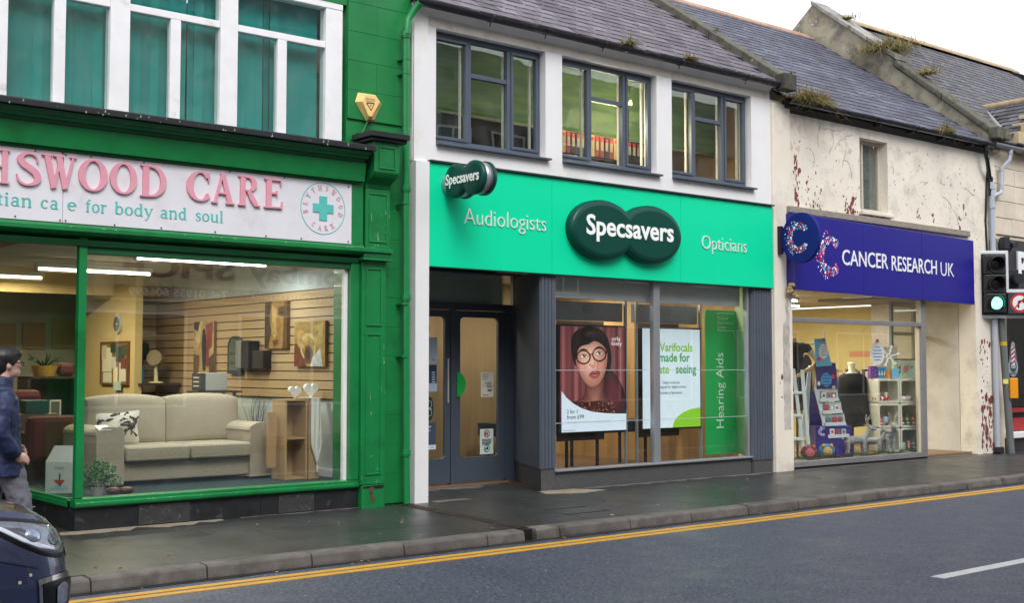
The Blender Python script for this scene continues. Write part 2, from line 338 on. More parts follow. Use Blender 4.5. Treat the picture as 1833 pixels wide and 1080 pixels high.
# flat print on a panel, laid out in a source drawing's own units
class Print:
    def __init__(s, o, right, up, w_, h, x0, y0, x1, y1):
        s.F = frame(o, right, up); s.k = (w_ / (x1 - x0), h / (y1 - y0)); s.x0, s.y1 = x0, y1; s.b = MB(); s.z = .0015; s.r = Vector(right); s.u = Vector(up)
    def P(s, x, y): return s.F @ Vector(((x - s.x0) * s.k[0], (s.y1 - y) * s.k[1], s.z))
    def poly(s, pts, mt, step=True):
        v = [s.P(*p) for p in pts]; s.b.add(v, [tuple(range(len(v)))], mt)
        if step: s.z += .0004
    def disc(s, cx, cy, rx, ry, mt, a0=0, a1=360, n=24, step=True):
        s.poly([(cx + rx * math.cos(R(a0 + (a1 - a0) * i / n)), cy - ry * math.sin(R(a0 + (a1 - a0) * i / n))) for i in range(n + (a1 - a0 < 360))], mt, step)
    def ring(s, cx, cy, rx, ry, t, mt, n=28):
        k = len(s.b.v); o, i_ = [], []
        for j in range(n):
            a = 2 * math.pi * j / n; o.append(s.P(cx + rx * math.cos(a), cy - ry * math.sin(a))); i_.append(s.P(cx + (rx - t) * math.cos(a), cy - (ry - t) * math.sin(a)))
        s.b.add(o + i_, [(j, (j + 1) % n, n + (j + 1) % n, n + j) for j in range(n)], mt); s.z += .0004
    def line(s, x0, y0, x1, y1, t, mt):
        dx, dy = x1 - x0, y1 - y0; l = math.hypot(dx, dy); nx, ny = -dy / l * t / 2, dx / l * t / 2
        s.poly([(x0 + nx, y0 + ny), (x1 + nx, y1 + ny), (x1 - nx, y1 - ny), (x0 - nx, y0 - ny)], mt)
    def text(s, t, x, y, h, mt, width=None, bold=0, align='l'):
        text(s.b, t, s.P(x, y), h * s.k[1], mt, width * s.k[0] if width else None, s.r, s.u, 0, bold, align); s.z += .0004
    def done(s, name, parent, **k): return s.b.build(name, parent, **k)
# ================================================================ street
F0 = 11.13                      # plane of the shop fronts
asph = mat('asphalt', (.033, .040, .068), .55, var=.05, vs=.6, bump=.006, bs=90, col2=(.105, .115, .16), mask=(.46, .58), ms=34, col3=(.60, .60, .66), mask3=(.655, .68), ms3=26, rvar=.12)
pave = mat('wet paving', (.034, .036, .036), .36, var=.14, vs=1.2, bump=.0012, bs=25, col2=(.060, .060, .058), mask=(.55, .8), ms=1.6, rvar=.06, rnd=.10, spec=.5)
jointm = mat('joint sand', (.045, .042, .038), .8, var=.3)
kerbm = mat('kerb stone', (.135, .120, .110), .7, var=.30, vs=5, bump=.003, bs=30, col2=(.06, .055, .05), mask=(.5, .7), ms=4, rnd=.12)
yel = mat('yellow paint', (.62, .33, .03), .6, var=.15, vs=6, col2=(.09, .08, .07), mask=(.66, .72), ms=22, bump=.001, bs=90)
whi = mat('white road paint', (.6, .6, .6), .6, var=.12, vs=6, col2=(.1, .1, .11), mask=(.62, .70), ms=20)
def zp(y): return .103 + max(0, min(y, 11.3) - 9.09) * .027
MB().grid(lambda u, v: (lerp(-60, 90, u), lerp(-60, 8.93, v), -.0), 60, 30, asph, smooth=False).build('road', kind='structure')
MB().grid(lambda u, v: (lerp(-60, 120, u), lerp(8.93, 120, v), -.02), 4, 4, jointm, smooth=False).build('ground', kind='structure')
for k, (y0, y1) in enumerate(((8.60, 8.69), (8.46, 8.55))):
    MB().box(-40, 80, y0 + .0, y1, .0, .004, yel).build('yellow_line', kind='structure')
MB().box(8.72, 12.6, 5.28, 5.40, 0, .004, whi).build('lane_marking', kind='structure')
MB().box(16.6, 20.6, 5.28, 5.40, 0, .004, whi).build('lane_marking', kind='structure')
grim = mat('gutter grime', (.018, .017, .018), .45, var=.4, vs=9, col2=(.05, .045, .04), mask=(.55, .7), ms=12)
random.seed(8); gq = [(-20 + i * .25, 8.86 - random.uniform(0, .05)) for i in range(220)]
MB().prism([(x, y, .0012) for x, y in gq] + [(gq[-1][0], 8.93, .0012), (gq[0][0], 8.93, .0012)], (0, 0, .0022), grim).build('gutter_grime', kind='structure')
kerb = thing('kerb', None, None, (7, 9, 0), kind='structure')
js = [4.32, 5.25, 6.17, 7.10, 7.55]; js = [4.32 - .914 * i for i in range(12, 0, -1)] + js
js2 = [7.69, 7.99, 8.95, 9.87, 10.8, 11.7]
while js2[-1] < 34: js2.append(js2[-1] + .914)
for seg in (js, js2):
    for a, c in zip(seg, seg[1:]):
        g = .012; d = random.uniform(-.005, .005)
        MB().prof([(8.925, -.1), (8.928, .02), (8.938, .080 + d), (8.946, .093 + d), (8.962, .1 + d), (9.09, .105 + d), (9.09, -.1)], a + g / 2, c - g / 2, kerbm).build('kerb_stone', kerb, bev=.004)
# the outlet of the rainwater channel
drain = thing('drain_channel', 'rusty chequered steel drain cover running across the pavement to the gap in the kerb', 'drain cover', (7.65, 10, .1))
rust = mat('rusty steel', (.07, .045, .035), .6, var=.4, vs=12, bump=.003, bs=60, metal=.3, col2=(.03, .03, .03), mask=(.45, .6), ms=6)
b = MB()
for i in range(40):
    y = 9.08 + i * .05; b.hexa([(7.56, y, zp(y) - .01), (7.70, y, zp(y) - .01), (7.70, y + .046, zp(y) - .01), (7.56, y + .046, zp(y) - .01), (7.56, y, zp(y) + .004), (7.70, y, zp(y) + .004), (7.70, y + .046, zp(y) + .004), (7.56, y + .046, zp(y) + .004)], rust)
b.build('cover_plate', drain)
b = MB()
for i in range(60):
    y = 9.1 + i * .033
    for x in (7.575, 7.61, 7.645, 7.68):
        q = x + (i % 2) * .016; z = zp(y) + .004; b.prism([(q - .008, y, z), (q, y - .006, z), (q + .008, y, z), (q, y + .006, z)], (0, 0, .004), rust)
b.build('tread_studs', drain)
bx('outlet_box', drain, flat(20, 20, 20), 7.56, 7.68, 8.99, 9.06, -.05, .098)
# pavement slabs
pv = thing('pavement', None, None, (10, 10, 0), kind='structure')
MB().hexa([(-8, 9.09, -.1), (36, 9.09, -.1), (36, 15, -.1), (-8, 15, -.1), (-8, 9.09, zp(9.09) - .003), (36, 9.09, zp(9.09) - .003), (36, 15, zp(15) - .003), (-8, 15, zp(15) - .003)], jointm).build('joint_bed', pv)
rows = [9.095, 9.70, 10.30, 10.90, 11.5, 12.1, 12.7, 13.3]
for j, (ya, yb) in enumerate(zip(rows, rows[1:])):
    x = -4 + (.45 if j % 2 else 0)
    while x < 30:
        xa, xb = x, x + .9; x = xb
        parts = [(xa, xb)]
        if xa < 7.70 and xb > 7.56 and ya < 11: parts = [(xa, 7.555), (7.705, xb)]
        for a, c in parts:
            if c - a < .05: continue
            g = .0016; d = random.uniform(-.0008, .0008); z = lambda yy: zp(yy) + d
            MB().hexa([(a + g, ya + g, .05), (c - g, ya + g, .05), (c - g, yb - g, .05), (a + g, yb - g, .05), (a + g, ya + g, z(ya)), (c - g, ya + g, z(ya)), (c - g, yb - g, z(yb)), (a + g, yb - g, z(yb))], pave).build('paving_slab', pv)
def patch(name, pts, mt, h=.004):
    MB().prism([(x, y, zp(y) + .001) for x, y in pts], (0, 0, h), mt).build(name, pv)
cem = mat('pale cement patch', (.27, .23, .17), .8, var=.25, vs=6, bump=.002, bs=60)
gcem = mat('damp grey cement', (.13, .12, .115), .7, var=.3, vs=6, bump=.002, bs=60)
random.seed(5)
def rough_strip(x0, x1, y0, depth, mt):
    n = int((x1 - x0) / .12); top = [(lerp(x0, x1, i / n), y0) for i in range(n + 1)]
    bot = [(lerp(x0, x1, i / n), y0 - depth * random.uniform(.25, 1)) for i in range(n + 1)]
    b = MB()
    for i in range(n):
        q = [(p[0], p[1], zp(p[1]) + .0015) for p in (bot[i], bot[i + 1], top[i + 1], top[i])]; b.prism(q, (0, 0, .004), mt)
    b.build('cement_patch', pv)
patch('cement_patch', [(9.55, 10.93), (10.02, 10.76), (10.45, 10.84), (10.15, 11.12), (9.62, 11.14)], cem)
rough_strip(3.9, 5.5, 11.12, .22, cem); rough_strip(5.7, 7.4, 11.12, .09, gcem); rough_strip(8.0, 9.5, 12.15, .25, gcem)
rough_strip(8.0, 8.5, 11.1, .3, gcem); rough_strip(10.3, 13.9, 11.12, .13, gcem); rough_strip(14.4, 18, 11.1, .08, gcem); rough_strip(18, 20.2, 11.2, .12, gcem)
mh = thing('access_cover', 'small recessed utility cover set in the dark paving near the drain channel', 'utility cover', (9.0, 9.75, .12))
b = MB()
for (a, c, d, e) in ((8.62, 9.22, 9.50, 9.53), (8.62, 9.22, 9.87, 9.90), (8.62, 8.65, 9.53, 9.87), (9.19, 9.22, 9.53, 9.87)): b.box(a, c, d, e, zp(d) - .01, zp(d) + .003, flat(22, 22, 22))
b.build('cover_frame', mh)
bx('cover_plate', mh, pave, 8.66, 9.18, 9.54, 9.86, .1, zp(9.5) + .002)
# chewing gum spots and grit trodden into the slabs
b = MB(); random.seed(91); gum = flat(120, 118, 112, .8)
for _ in range(170):
    x, y = random.uniform(3.2, 19), random.uniform(9.15, 11.0); s_ = random.uniform(.006, .018); b.prism([(x + s_ * math.cos(k), y + s_ * math.sin(k) * random.uniform(.7, 1), zp(y) + .002) for k in (0, 1.05, 2.1, 3.14, 4.2, 5.25)], (0, 0, .0015), gum)
b.build('gum_spots', pv, kind='stuff')
# fallen leaves
leafm = [flat(170, 120, 80), flat(200, 170, 120), flat(120, 80, 50)]
for k in range(46):
    if k < 12: x, y, z = random.uniform(3.6, 17), random.uniform(8.80, 8.90), .004
    else: x, y = random.uniform(3.5, 14), random.uniform(9.15, 10.9); z = zp(y) + .003
    a = random.uniform(0, 6.3); l = random.uniform(.012, .035); b = MB(); c, s_ = math.cos(a), math.sin(a)
    pts = [(-1, 0, 0), (-.4, -.45, .25), (.5, -.35, .1), (1, 0, .3), (.4, .4, .1), (-.5, .4, .2)]
    b.prism([(x + l * (p[0] * c - p[1] * s_), y + l * (p[0] * s_ + p[1] * c), z + l * p[2]) for p in pts], (0, 0, .001), random.choice(leafm))
    b.build('fallen_leaf', None, 'small dry fallen leaf lying on the wet pavement or in the gutter', 'leaf', 'fallen leaves and litter scraps')

# ================================================================ slate roofs
def slates(parent, x0, x1, y0, z0, ang, length, mts, sw=.30, gauge=.20, xcut=None):
    """rows of slates up a slope; the 300 nearest the camera are parts, the others one part"""
    c, s_ = math.cos(ang), math.sin(ang); me = []
    for mt in mts:
        for v in range(3):
            b = MB(); w_ = sw / 2 - .003 - v * .001; l = gauge * 1.35; cut = .012 * v
            b.add([(-w_, 0, 0), (w_, 0, 0), (w_, l, 0), (-w_, l, 0), (-w_ + cut, 0, .017), (w_, .006 * v, .017), (w_, l, .017), (-w_, l, .017)],
                  [(0, 3, 2, 1), (4, 5, 6, 7), (0, 1, 5, 4), (1, 2, 6, 5), (2, 3, 7, 6), (3, 0, 4, 7)], mt)
            q = bpy.data.meshes.new('slate'); q.from_pydata(b.v, [], b.f); q.materials.append(mt); me.append(q)
    allp = []
    nr = int(length / gauge)
    for j in range(nr):
        d = j * gauge; x = x0 + (sw / 2 if j % 2 == 0 else sw)
        while x < x1 - sw / 2 + .01:
            if not (xcut and xcut(x, d)):
                allp.append((x + random.uniform(-.004, .004), y0 + d * c, z0 + d * s_, random.uniform(-.012, .012), random.gauss(0, .018)))
            x += sw
    allp.sort(key=lambda p: p[0] ** 2 + p[1] ** 2 + (p[2] - 1.64) ** 2)
    off = wloc(parent)
    def mx(p): return Matrix.Translation((p[0], p[1], p[2])) @ Matrix.Rotation(ang, 4, 'X') @ Matrix.Rotation(p[4], 4, 'Z') @ Matrix.Rotation(R(-3.2) + p[3] * .4, 4, 'X')
    for p in allp[:300]:
        o = bpy.data.objects.new('slate', random.choice(me)); COL.objects.link(o); o.parent = parent
        o.matrix_local = Matrix.Translation(-off) @ mx(p)
    if allp[300:]:
        b = MB()
        for p in allp[300:]: q = random.choice(me); b.mesh(q, mx(p), q.materials[0])
        b.build('slate_courses', parent, kind='stuff')
    b = MB(); n = Vector((0, s_, -c)) * .03
    e = [Vector((x0, y0, z0)), Vector((x1, y0, z0)), Vector((x1, y0 + length * c, z0 + length * s_)), Vector((x0, y0 + length * c, z0 + length * s_))]
    b.prism([p + n * .4 for p in e], n, flat(35, 33, 36)); b.build('roof_deck', parent)
def slate_mats(tag_, base, lich):
    return [mat('slate %s %d' % (tag_, i), tuple(c * k for c in base), .55, var=.22, vs=14, rnd=.26, bump=.002, bs=40, col2=lich, mask=(.60, .70), ms=7 + i) for i, k in enumerate((1, .82, 1.2))]
def gutter(parent, x0, x1, y, z, r, mt, seams=()):
    b = MB(); n = 9
    sec = [(y + r * math.cos(a), z + r * math.sin(a)) for a in [math.pi + math.pi * i / n for i in range(n + 1)]]
    sec += [(y + (r - .006) * math.cos(a), z + (r - .006) * math.sin(a)) for a in [2 * math.pi - math.pi * i / n for i in range(n + 1)]]
    b.prof(sec, x0, x1, mt); o = b.build('gutter', parent)
    for x in seams:
        s2 = [(y + (r + .007) * math.cos(a), z + (r + .007) * math.sin(a)) for a in [math.pi * .95 + math.pi * 1.1 * i / n for i in range(n + 1)]]
        s2 += [(y + (r - .001) * math.cos(a), z + (r - .001) * math.sin(a)) for a in [math.pi * 2.05 - math.pi * 1.1 * i / n for i in range(n + 1)]]
        MB().prof(s2, x - .02, x + .02, mt).build('gutter_clip', parent)
        MB().tube([(x, y, z - r), (x, y + .02, z - r - .05)], .007, mt, 6).build('clip_tail', parent)
grassm = [mat('dry grass', (.42, .30, .13), .8, var=.2), mat('green grass', (.16, .20, .05), .8, var=.2), mat('moss', (.10, .11, .03), .9, var=.3)]
def tuft(loc, sx, sy, h, n, label, droop=.3, mix_=(.6, .4)):
    random.seed(int(loc[0] * 100)); b = MB()
    for _ in range(n):
        x = random.gauss(0, .4) * sx; y = random.gauss(0, .4) * sy; a = random.uniform(0, 6.28); l = h * random.uniform(.4, 1.1) * math.exp(-(x / sx) ** 2); dr = random.uniform(0, droop) * 2.5
        px, py, pz = x, y, 0; w_ = random.uniform(.003, .006); dx, dy = math.cos(a), math.sin(a); pr = []
        for k in range(4):
            t = k / 3; q = (px + dx * l * t * (.25 + dr * t), py + dy * l * t * (.25 + dr * t), l * t * (1 - dr * t * .9)); ww = w_ * (1 - t * .85)
            pr.append((Vector(q) + Vector((-dy * ww, dx * ww, 0)), Vector(q) - Vector((-dy * ww, dx * ww, 0))))
        mt = grassm[0 if random.random() < mix_[0] else 1]
        b.add([p for pp in pr for p in pp], [(2 * k, 2 * k + 1, 2 * k + 3, 2 * k + 2) for k in range(3)], mt)
    b.ell((0, 0, 0), (sx * .35, sy * .4, h * .08), grassm[2]); b.v = [tuple(Vector(p) + Vector(loc)) for p in b.v]
    return b.build('grass_tuft', None, label, 'grass tuft', 'grass growing on the roofs')

# ================================================================ building A: green charity furniture shop
GRN = mat('green gloss paint', (.004, .20, .05), .40, var=.10, vs=4, bump=.0015, bs=14, col2=(.004, .13, .032), mask=(.5, .7), ms=2.2, coat=.05)
GRNW = mat('green masonry paint', (.004, .19, .045), .45, var=.14, vs=3, bump=.006, bs=9, col2=(.003, .10, .03), mask=(.55, .75), ms=1.4, col3=(.30, .22, .13), mask3=(.76, .78), ms3=16, coat=.1)
LEAD = mat('black lead flashing', (.012, .013, .016), .5, var=.3, vs=20, col2=(.06, .06, .06), mask=(.66, .72), ms=30, bump=.002, bs=50)
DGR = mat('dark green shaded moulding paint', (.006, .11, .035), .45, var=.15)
BLKS = mat('black painted plinth stone', (.017, .018, .021), .45, var=.35, vs=6, bump=.003, bs=20, col2=(.075, .078, .09), mask=(.60, .72), ms=9)
UPVC = mat('white window paint', (.85, .84, .86), .45, var=.05, vs=5, col2=(.55, .53, .5), mask=(.62, .75), ms=4)
A = thing('shop_building', 'green painted shop with tall white framed windows and a big display window', 'shop building', (4.5, F0, .16))
wall('wall', A, GRNW, -2.5, 7.745, .0, 6.4, 11.16, 11.5, [(-2.5, 6.93, 4.0, 5.53), (-2.5, 7.0, .0, 3.95)])
# painted stone blocks of the pier
random.seed(3); z = .17; k = 0
while z < 6.2:
    h = .318
    if z < 3.7: cuts = [7.37, 7.745]
    else: cuts = [6.935, 7.745] if k % 2 else [6.935, 7.30, 7.745]
    if z + h > 3.64 and z < 4.02: z += h; k += 1; continue
    for a, c in zip(cuts, cuts[1:]):
        q = random.uniform(0, .004)
        bx('stone_block', A, GRNW, a + .001, c - .001, 11.138 - q, 11.159, z + .001, z + h - .001, bev=.0025)
    z += h; k += 1
# upstairs window band
wf = thing('window', None, None, (4.5, 11.2, 4.0)); wf.parent = A; wf.location = Vector((4.5, 11.2, 4.0)) - wloc(A); WL[wf.name] = Vector((4.5, 11.2, 4.0))
b = MB()
posts = [(-1.155 + 1.12 * i - .095, -1.155 + 1.12 * i + .095) for i in range(8)] ; posts = [p for p in posts if p[1] < 6.6]
for a, c in posts: b.box(a, c, 11.17, 11.30, 4.02, 5.46, UPVC)
b.box(6.68, 6.885, 11.17, 11.30, 4.02, 5.46, UPVC); b.box(-2.5, 6.885, 11.165, 11.30, 5.4605, 5.53, UPVC); b.box(-2.5, 6.885, 11.165, 11.30, 3.96, 4.0195, UPVC)
b.build('frame', wf, bev=.006)
pc = [(p[0] + p[1]) / 2 for p in posts] + [6.78]
for i in range(len(pc) - 1):
    a, c = pc[i] + .0955, min(pc[i + 1] - .0955, 6.6795); m_ = (a + c) / 2
    MB().box(a, c, 11.185, 11.27, 5.03, 5.10, UPVC).build('transom', wf, bev=.005)
    MB().box(m_ - .053, m_ + .053, 11.185, 11.27, 4.02, 5.0295, UPVC).build('mullion', wf, bev=.005)
    for (p, q, zz, ze) in ((a, m_ - .053, 4.02, 5.03), (m_ + .053, c, 4.02, 5.03), (a, c, 5.10, 5.46)): MB().box(p, q, 11.225, 11.231, zz, ze, GLASSU).build('pane', wf)
teal = mat('teal blind fabric', (.006, .30, .29), .75, var=.10, vs=2, rnd=.14)
for i in range(len(pc) - 1):
    if pc[i + 1] < 1: continue
    bl = thing('vertical_blind', 'teal vertical blind upstairs in the window %s' % ['far beyond the left edge', 'beyond the left edge, third out', 'beyond the left edge, second out', 'just beyond the left edge of the picture', 'at the left edge of the picture, above SWO', 'above the gap between the two sign words', 'nearest the green stone pier'][min(i, 6)], 'window blind', (pc[i], 11.34, 4), group='teal vertical blinds upstairs')
    n = 12; wv = 1.11 / n
    for k in range(n):
        x = pc[i] + wv * (k + .5); a = R(-random.uniform(3, 17) if random.random() > .05 else 26); dx, dy = wv * .505 * math.cos(a), wv * .505 * math.sin(a); sw_ = random.uniform(-.008, .008)
        MB().prism([(x - dx + sw_, 11.36 - dy, 4.03), (x + dx + sw_, 11.36 + dy, 4.03), (x + dx, 11.36 + dy, 5.48), (x - dx, 11.36 - dy, 5.48)], (.0, -.002, 0), teal).build('slat', bl)
bx('interior_wall', A, flat(60, 60, 60), -2.5, 6.9, 12.4, 12.45, 4.0, 5.6); 
# cornice and frieze (one swept moulding each)
MB().prof([(11.16, 3.93), (10.74, 3.90), (10.74, 3.955), (10.76, 3.965), (11.16, 4.01)], -2.5, 7.045, LEAD).build('cornice_flashing', A, bev=.006)
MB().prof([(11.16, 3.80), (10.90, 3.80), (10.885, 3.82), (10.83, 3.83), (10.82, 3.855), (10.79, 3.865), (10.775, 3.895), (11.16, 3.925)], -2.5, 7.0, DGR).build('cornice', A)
MB().prof([(11.16, 3.795), (10.90, 3.795), (10.93, 3.60), (11.16, 3.60)], -2.5, 7.02, GRN).build('frieze', A)
MB().prof([(11.16, 3.597), (10.985, 3.597), (10.985, 3.575), (11.02, 3.575), (11.02, 2.925), (10.975, 2.925), (10.96, 2.90), (10.96, 2.865), (10.985, 2.85), (11.02, 2.835), (11.16, 2.80)], -2.5, 7.045, GRN).build('fascia_frame', A)
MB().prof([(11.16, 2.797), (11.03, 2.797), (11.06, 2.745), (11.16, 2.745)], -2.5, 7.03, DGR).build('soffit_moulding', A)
bx('fascia_end', A, GRN, 6.905, 7.044, 10.99, 11.018, 2.926, 3.574, bev=.005)
# bracket over the pilaster
b = MB(); b.box(6.98, 7.47, 10.74, 11.13, 4.065, 4.125, LEAD); b.box(7.02, 7.46, 10.78, 11.13, 4.03, 4.064, LEAD); b.build('bracket_cap', A, bev=.006)
MB().prof([(11.13, 4.028), (10.83, 4.028), (10.83, 3.715), (10.835, 3.70), (10.87, 3.66), (10.95, 3.63), (10.99, 3.60), (11.0, 3.55), (11.13, 3.55)], 7.075, 7.395, GRN).build('bracket', A, bev=.004)
def moulded_panel(x0, x1, z0, z1, y, nm='panel'):
    b = MB(); t = .018
    for (a, c, d, e) in ((x0, x1, z0, z0 + t), (x0, x1, z1 - t, z1), (x0, x0 + t, z0 + t, z1 - t), (x1 - t, x1, z0 + t, z1 - t)): b.box(a, c, y - .012, y - .0005, d, e, GRN)
    b.build(nm, A, bev=.004)
moulded_panel(7.13, 7.345, 3.74, 3.985, 10.83)
bx('pilaster', A, GRN, 7.07, 7.38, 10.985, 11.13, 2.905, 3.545, bev=.004); moulded_panel(7.11, 7.345, 2.97, 3.50, 10.985)
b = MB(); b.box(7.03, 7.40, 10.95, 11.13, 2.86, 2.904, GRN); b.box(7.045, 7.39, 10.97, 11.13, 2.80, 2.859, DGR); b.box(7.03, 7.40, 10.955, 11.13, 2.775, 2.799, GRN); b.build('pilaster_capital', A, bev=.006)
bx('pilaster', A, GRN, 7.06, 7.36, 11.03, 11.13, .40, 2.774, bev=.004); moulded_panel(7.11, 7.31, 2.08, 2.70, 11.03); moulded_panel(7.11, 7.31, .50, 2.0, 11.03)
bx('pilaster_base', A, GRNW, 7.07, 7.36, 11.02, 11.13, .13, .395, bev=.02)
MB().prism([(7.16, 11.012, .37), (7.21, 11.012, .375), (7.20, 11.012, .31), (7.23, 11.012, .25), (7.19, 11.012, .20), (7.175, 11.012, .27)], (0, .02, 0), mat('bare red brown stone', (.10, .055, .035), .9, var=.5, vs=20, bump=.01, bs=30)).build('broken_plaster', A)
MB().prism([(7.08, 11.014, .385), (7.34, 11.014, .39), (7.34, 11.014, .365), (7.25, 11.014, .355), (7.2, 11.014, .37), (7.08, 11.014, .368)], (0, .02, 0), flat(18, 14, 12)).build('rotten_gap', A)
# display window
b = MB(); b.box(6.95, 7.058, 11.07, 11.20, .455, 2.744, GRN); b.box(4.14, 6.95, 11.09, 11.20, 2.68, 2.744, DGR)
b.build('window_frame', A, bev=.006)
b = MB(); b.box(6.915, 6.949, 11.14, 11.20, .455, 2.68, UPVC); b.build('window_bead', A)
bx('corner_post', A, GRN, 4.065, 4.139, 11.08, 11.16, .455, 2.95, bev=.008)
MB().prof([(11.2, .375), (11.06, .375), (11.05, .39), (11.05, .415), (11.075, .42), (11.075, .45), (11.2, .456)], 4.06, 7.058, GRN).build('window_sill', A, bev=.003)
MB().prism([(4.06, 11.2, .376), (4.035, 11.2, .376), (4.035, 11.2, .415), (4.06, 11.2, .452)], (0, 2.8, 0), GRN).build('window_sill', A)
MB().box(4.04, 4.08, 11.2, 14, .376, .45, GRN).build('return_sill', A)
bx('window_pane', A, GLASS, 4.139, 6.95, 11.150, 11.156, .45, 2.70); bx('window_pane', A, GLASS, 4.095, 4.101, 11.16, 14.0, .45, 2.95)
bx('return_head', A, DGR, 4.04, 4.14, 11.17, 14.0, 2.951, 3.05)
x = 4.07
for c in (5.02, 5.93, 6.45, 7.06): bx('riser_slab', A, BLKS, x + .002, c - .002, 11.10, 11.18, .12, .374, bev=.003); x = c
y = 11.182
for c in (12.1, 13.0, 14.0): bx('riser_slab', A, BLKS, 4.065, 4.13, y, c - .003, .12, .374, bev=.003); y = c
def vent(x0, x1):
    b = MB(); b.box(x0, x1, 11.092, 11.0995, .185, .345, mat('worn plaster vent', (.035, .036, .038), .8, var=.3, vs=10, col2=(.16, .155, .15), mask=(.60, .68), ms=26))
    fr = flat(60, 60, 62)
    for (a, c, d, e) in ((x0 - .012, x1 + .012, .173, .185), (x0 - .012, x1 + .012, .345, .357), (x0 - .012, x0, .185, .345), (x1, x1 + .012, .185, .345)): b.box(a, c, 11.088, 11.0995, d, e, fr)
    b.build('vent_cover', A)
vent(4.68, 5.16); vent(6.14, 6.52)
# lobby: floor slab, boarded ceiling, inner walls
wood_d = mat('dark varnished boards', (.03, .02, .012), .5, var=.3, vs=5, stretch=(1, .1, 1))
for i in range(14): bx('ceiling_board', A, wood_d, 2.0 + i * .15, 2.144 + i * .15, 11.17, 14.1, 2.90 + (i % 2) * .004, 2.93, bev=.004)
bx('lobby_wall', A, flat(90, 88, 80), -2.5, 4.05, 14.05, 14.15, .1, 2.95); bx('lobby_wall', A, GRN, 1.9, 2.0, 11.2, 14.05, .1, 2.95)
bx('shop_door', A, GRN, 2.4, 3.4, 14.0, 14.045, .17, 2.25, bev=.01)
# interior shell
cream = mat('cream wall paint', (.56, .44, .20), .8, var=.05, vs=1.5, bump=.001, bs=20)
iv = mat('ivory wall paint', (.46, .45, .40), .8, var=.05)
teal_c = mat('dark teal carpet', (.008, .035, .035), .95, var=.2, vs=30)
bx('interior_floor', A, teal_c, 4.14, 7.3, 11.2, 19.2, .30, .42); bx('interior_ceiling', A, iv, 2.0, 7.3, 11.2, 19.2, 2.905, 3.0)
bx('interior_wall', A, mat('pale green grey wall', (.55, .58, .46), .8), 2.0, 7.3, 19.0, 19.1, .3, 2.92); bx('interior_wall', A, mat('pale blue grey dado', (.50, .56, .56), .8), 7.17, 7.27, 11.25, 19.0, .42, 2.905)
bx('interior_wall', A, cream, 6.50, 6.60, 15.66, 17.7, .42, 2.904); bx('interior_wall', A, cream, 2.0, 2.1, 14.2, 19, .3, 2.9)
bx('ceiling_bulkhead', A, cream, 4.2, 7.16, 16.4, 16.48, 2.62, 2.904)
slm = mat('maple slat board', (.44, .31, .17), .5, var=.10, vs=3, stretch=(6, .6, 14), rnd=.05)
bx('slat_backing', A, flat(46, 30, 18), 7.160, 7.169, 11.3, 16.5, 1.28, 2.53)
h = (2.52 - 1.285) / 12
for i in range(12):
    bx('slat_board', A, slm, 7.135, 7.159, 11.3, 16.47, 1.285 + i * h + .006, 1.285 + (i + 1) * h - .006)
    bx('slat_board', A, slm, 6.62, 7.135, 16.471, 16.495, 1.285 + i * h + .006, 1.285 + (i + 1) * h - .006)
bx('slat_backing', A, flat(46, 30, 18), 6.61, 7.16, 16.497, 16.51, .42, 2.53)
for (a, c) in ((.42, .52),): bx('skirting', A, UPVC, 7.14, 7.169, 11.25, 16.4, a, c, bev=.01)
# sign
signw = mat('weathered white sign board', (.76, .75, .80), .4, var=.05, vs=2, col2=(.60, .58, .58), mask=(.55, .8), ms=3)
sg = thing('shop_sign', 'weathered white fascia sign with raised pink capitals reading HSWOOD CARE over teal small letters', 'shop sign', (5, 11.0, 2.93))
for a, c in ((-2.4, 1.05), (1.054, 3.872), (3.876, 6.902)): bx('sign_panel', sg, signw, a, c, 10.995, 11.018, 2.935, 3.570, bev=.002)
pink = mat('pink sign letter', (.78, .33, .42), .45, var=.06, vs=8, col2=(.68, .40, .44), mask=(.5, .7), ms=5)
tealt = mat('teal sign lettering', (.10, .52, .48), .5, var=.08, vs=6)
LET = [('H', 2.98, 3.435), ('S', 3.475, 3.70), ('W', 3.735, 4.07), ('O', 4.10, 4.345), ('O', 4.375, 4.625), ('D', 4.66, 4.90), ('C', 5.09, 5.33), ('A', 5.345, 5.565), ('R', 5.585, 5.84), ('E', 5.87, 6.10)]
LET = [('H', 3.18, 3.40), ('S', 3.455, 3.675), ('W', 3.675, 3.99), ('O', 4.0, 4.27), ('O', 4.29, 4.55), ('D', 4.585, 4.84), ('C', 5.04, 5.285), ('A', 5.30, 5.545), ('R', 5.585, 5.825), ('E', 5.87, 6.08)]
EXT = {'H': (.01, .81), 'S': (.03, .59), 'W': (-.03, 1.02), 'O': (.02, .73), 'D': (.01, .75), 'C': (.02, .64), 'A': (0, .81), 'R': (.01, .75), 'E': (.01, .63)}
for ch, a, c in LET:
    e0, e1 = EXT[ch]; hh = .30; sx = (c - a) / ((e1 - e0) * hh)
    b = MB(); serif(b, ch, (a - e0 * hh * sx, 10.994, 3.236), hh, pink, sx, depth=.024, boldx=.98); b.build('letter', sg)
x = 3.325
b = MB()
def run(b, s, x, xe, z, h, mt):
    tot = sum(LC[c][0] if c != ' ' else .5 for c in s) * h; sx = (xe - x) / tot
    for c in s: x += serif(b, c, (x, 10.994, z), h, mt, sx, depth=.004, boldx=1.1) if c != ' ' else .5 * h * sx
for s, xa, xe in (('tian', 3.30, 3.61), ('ca', 3.675, 3.84), ('e', 3.91, 4.0), ('for', 4.075, 4.28), ('body', 4.345, 4.72), ('and', 4.785, 5.06), ('soul', 5.135, 5.44)):
    b = MB(); run(b, s, xa, xe, 3.05, .115, tealt); b.build('word', sg)
b = MB(); cx, cz = 6.555, 3.285
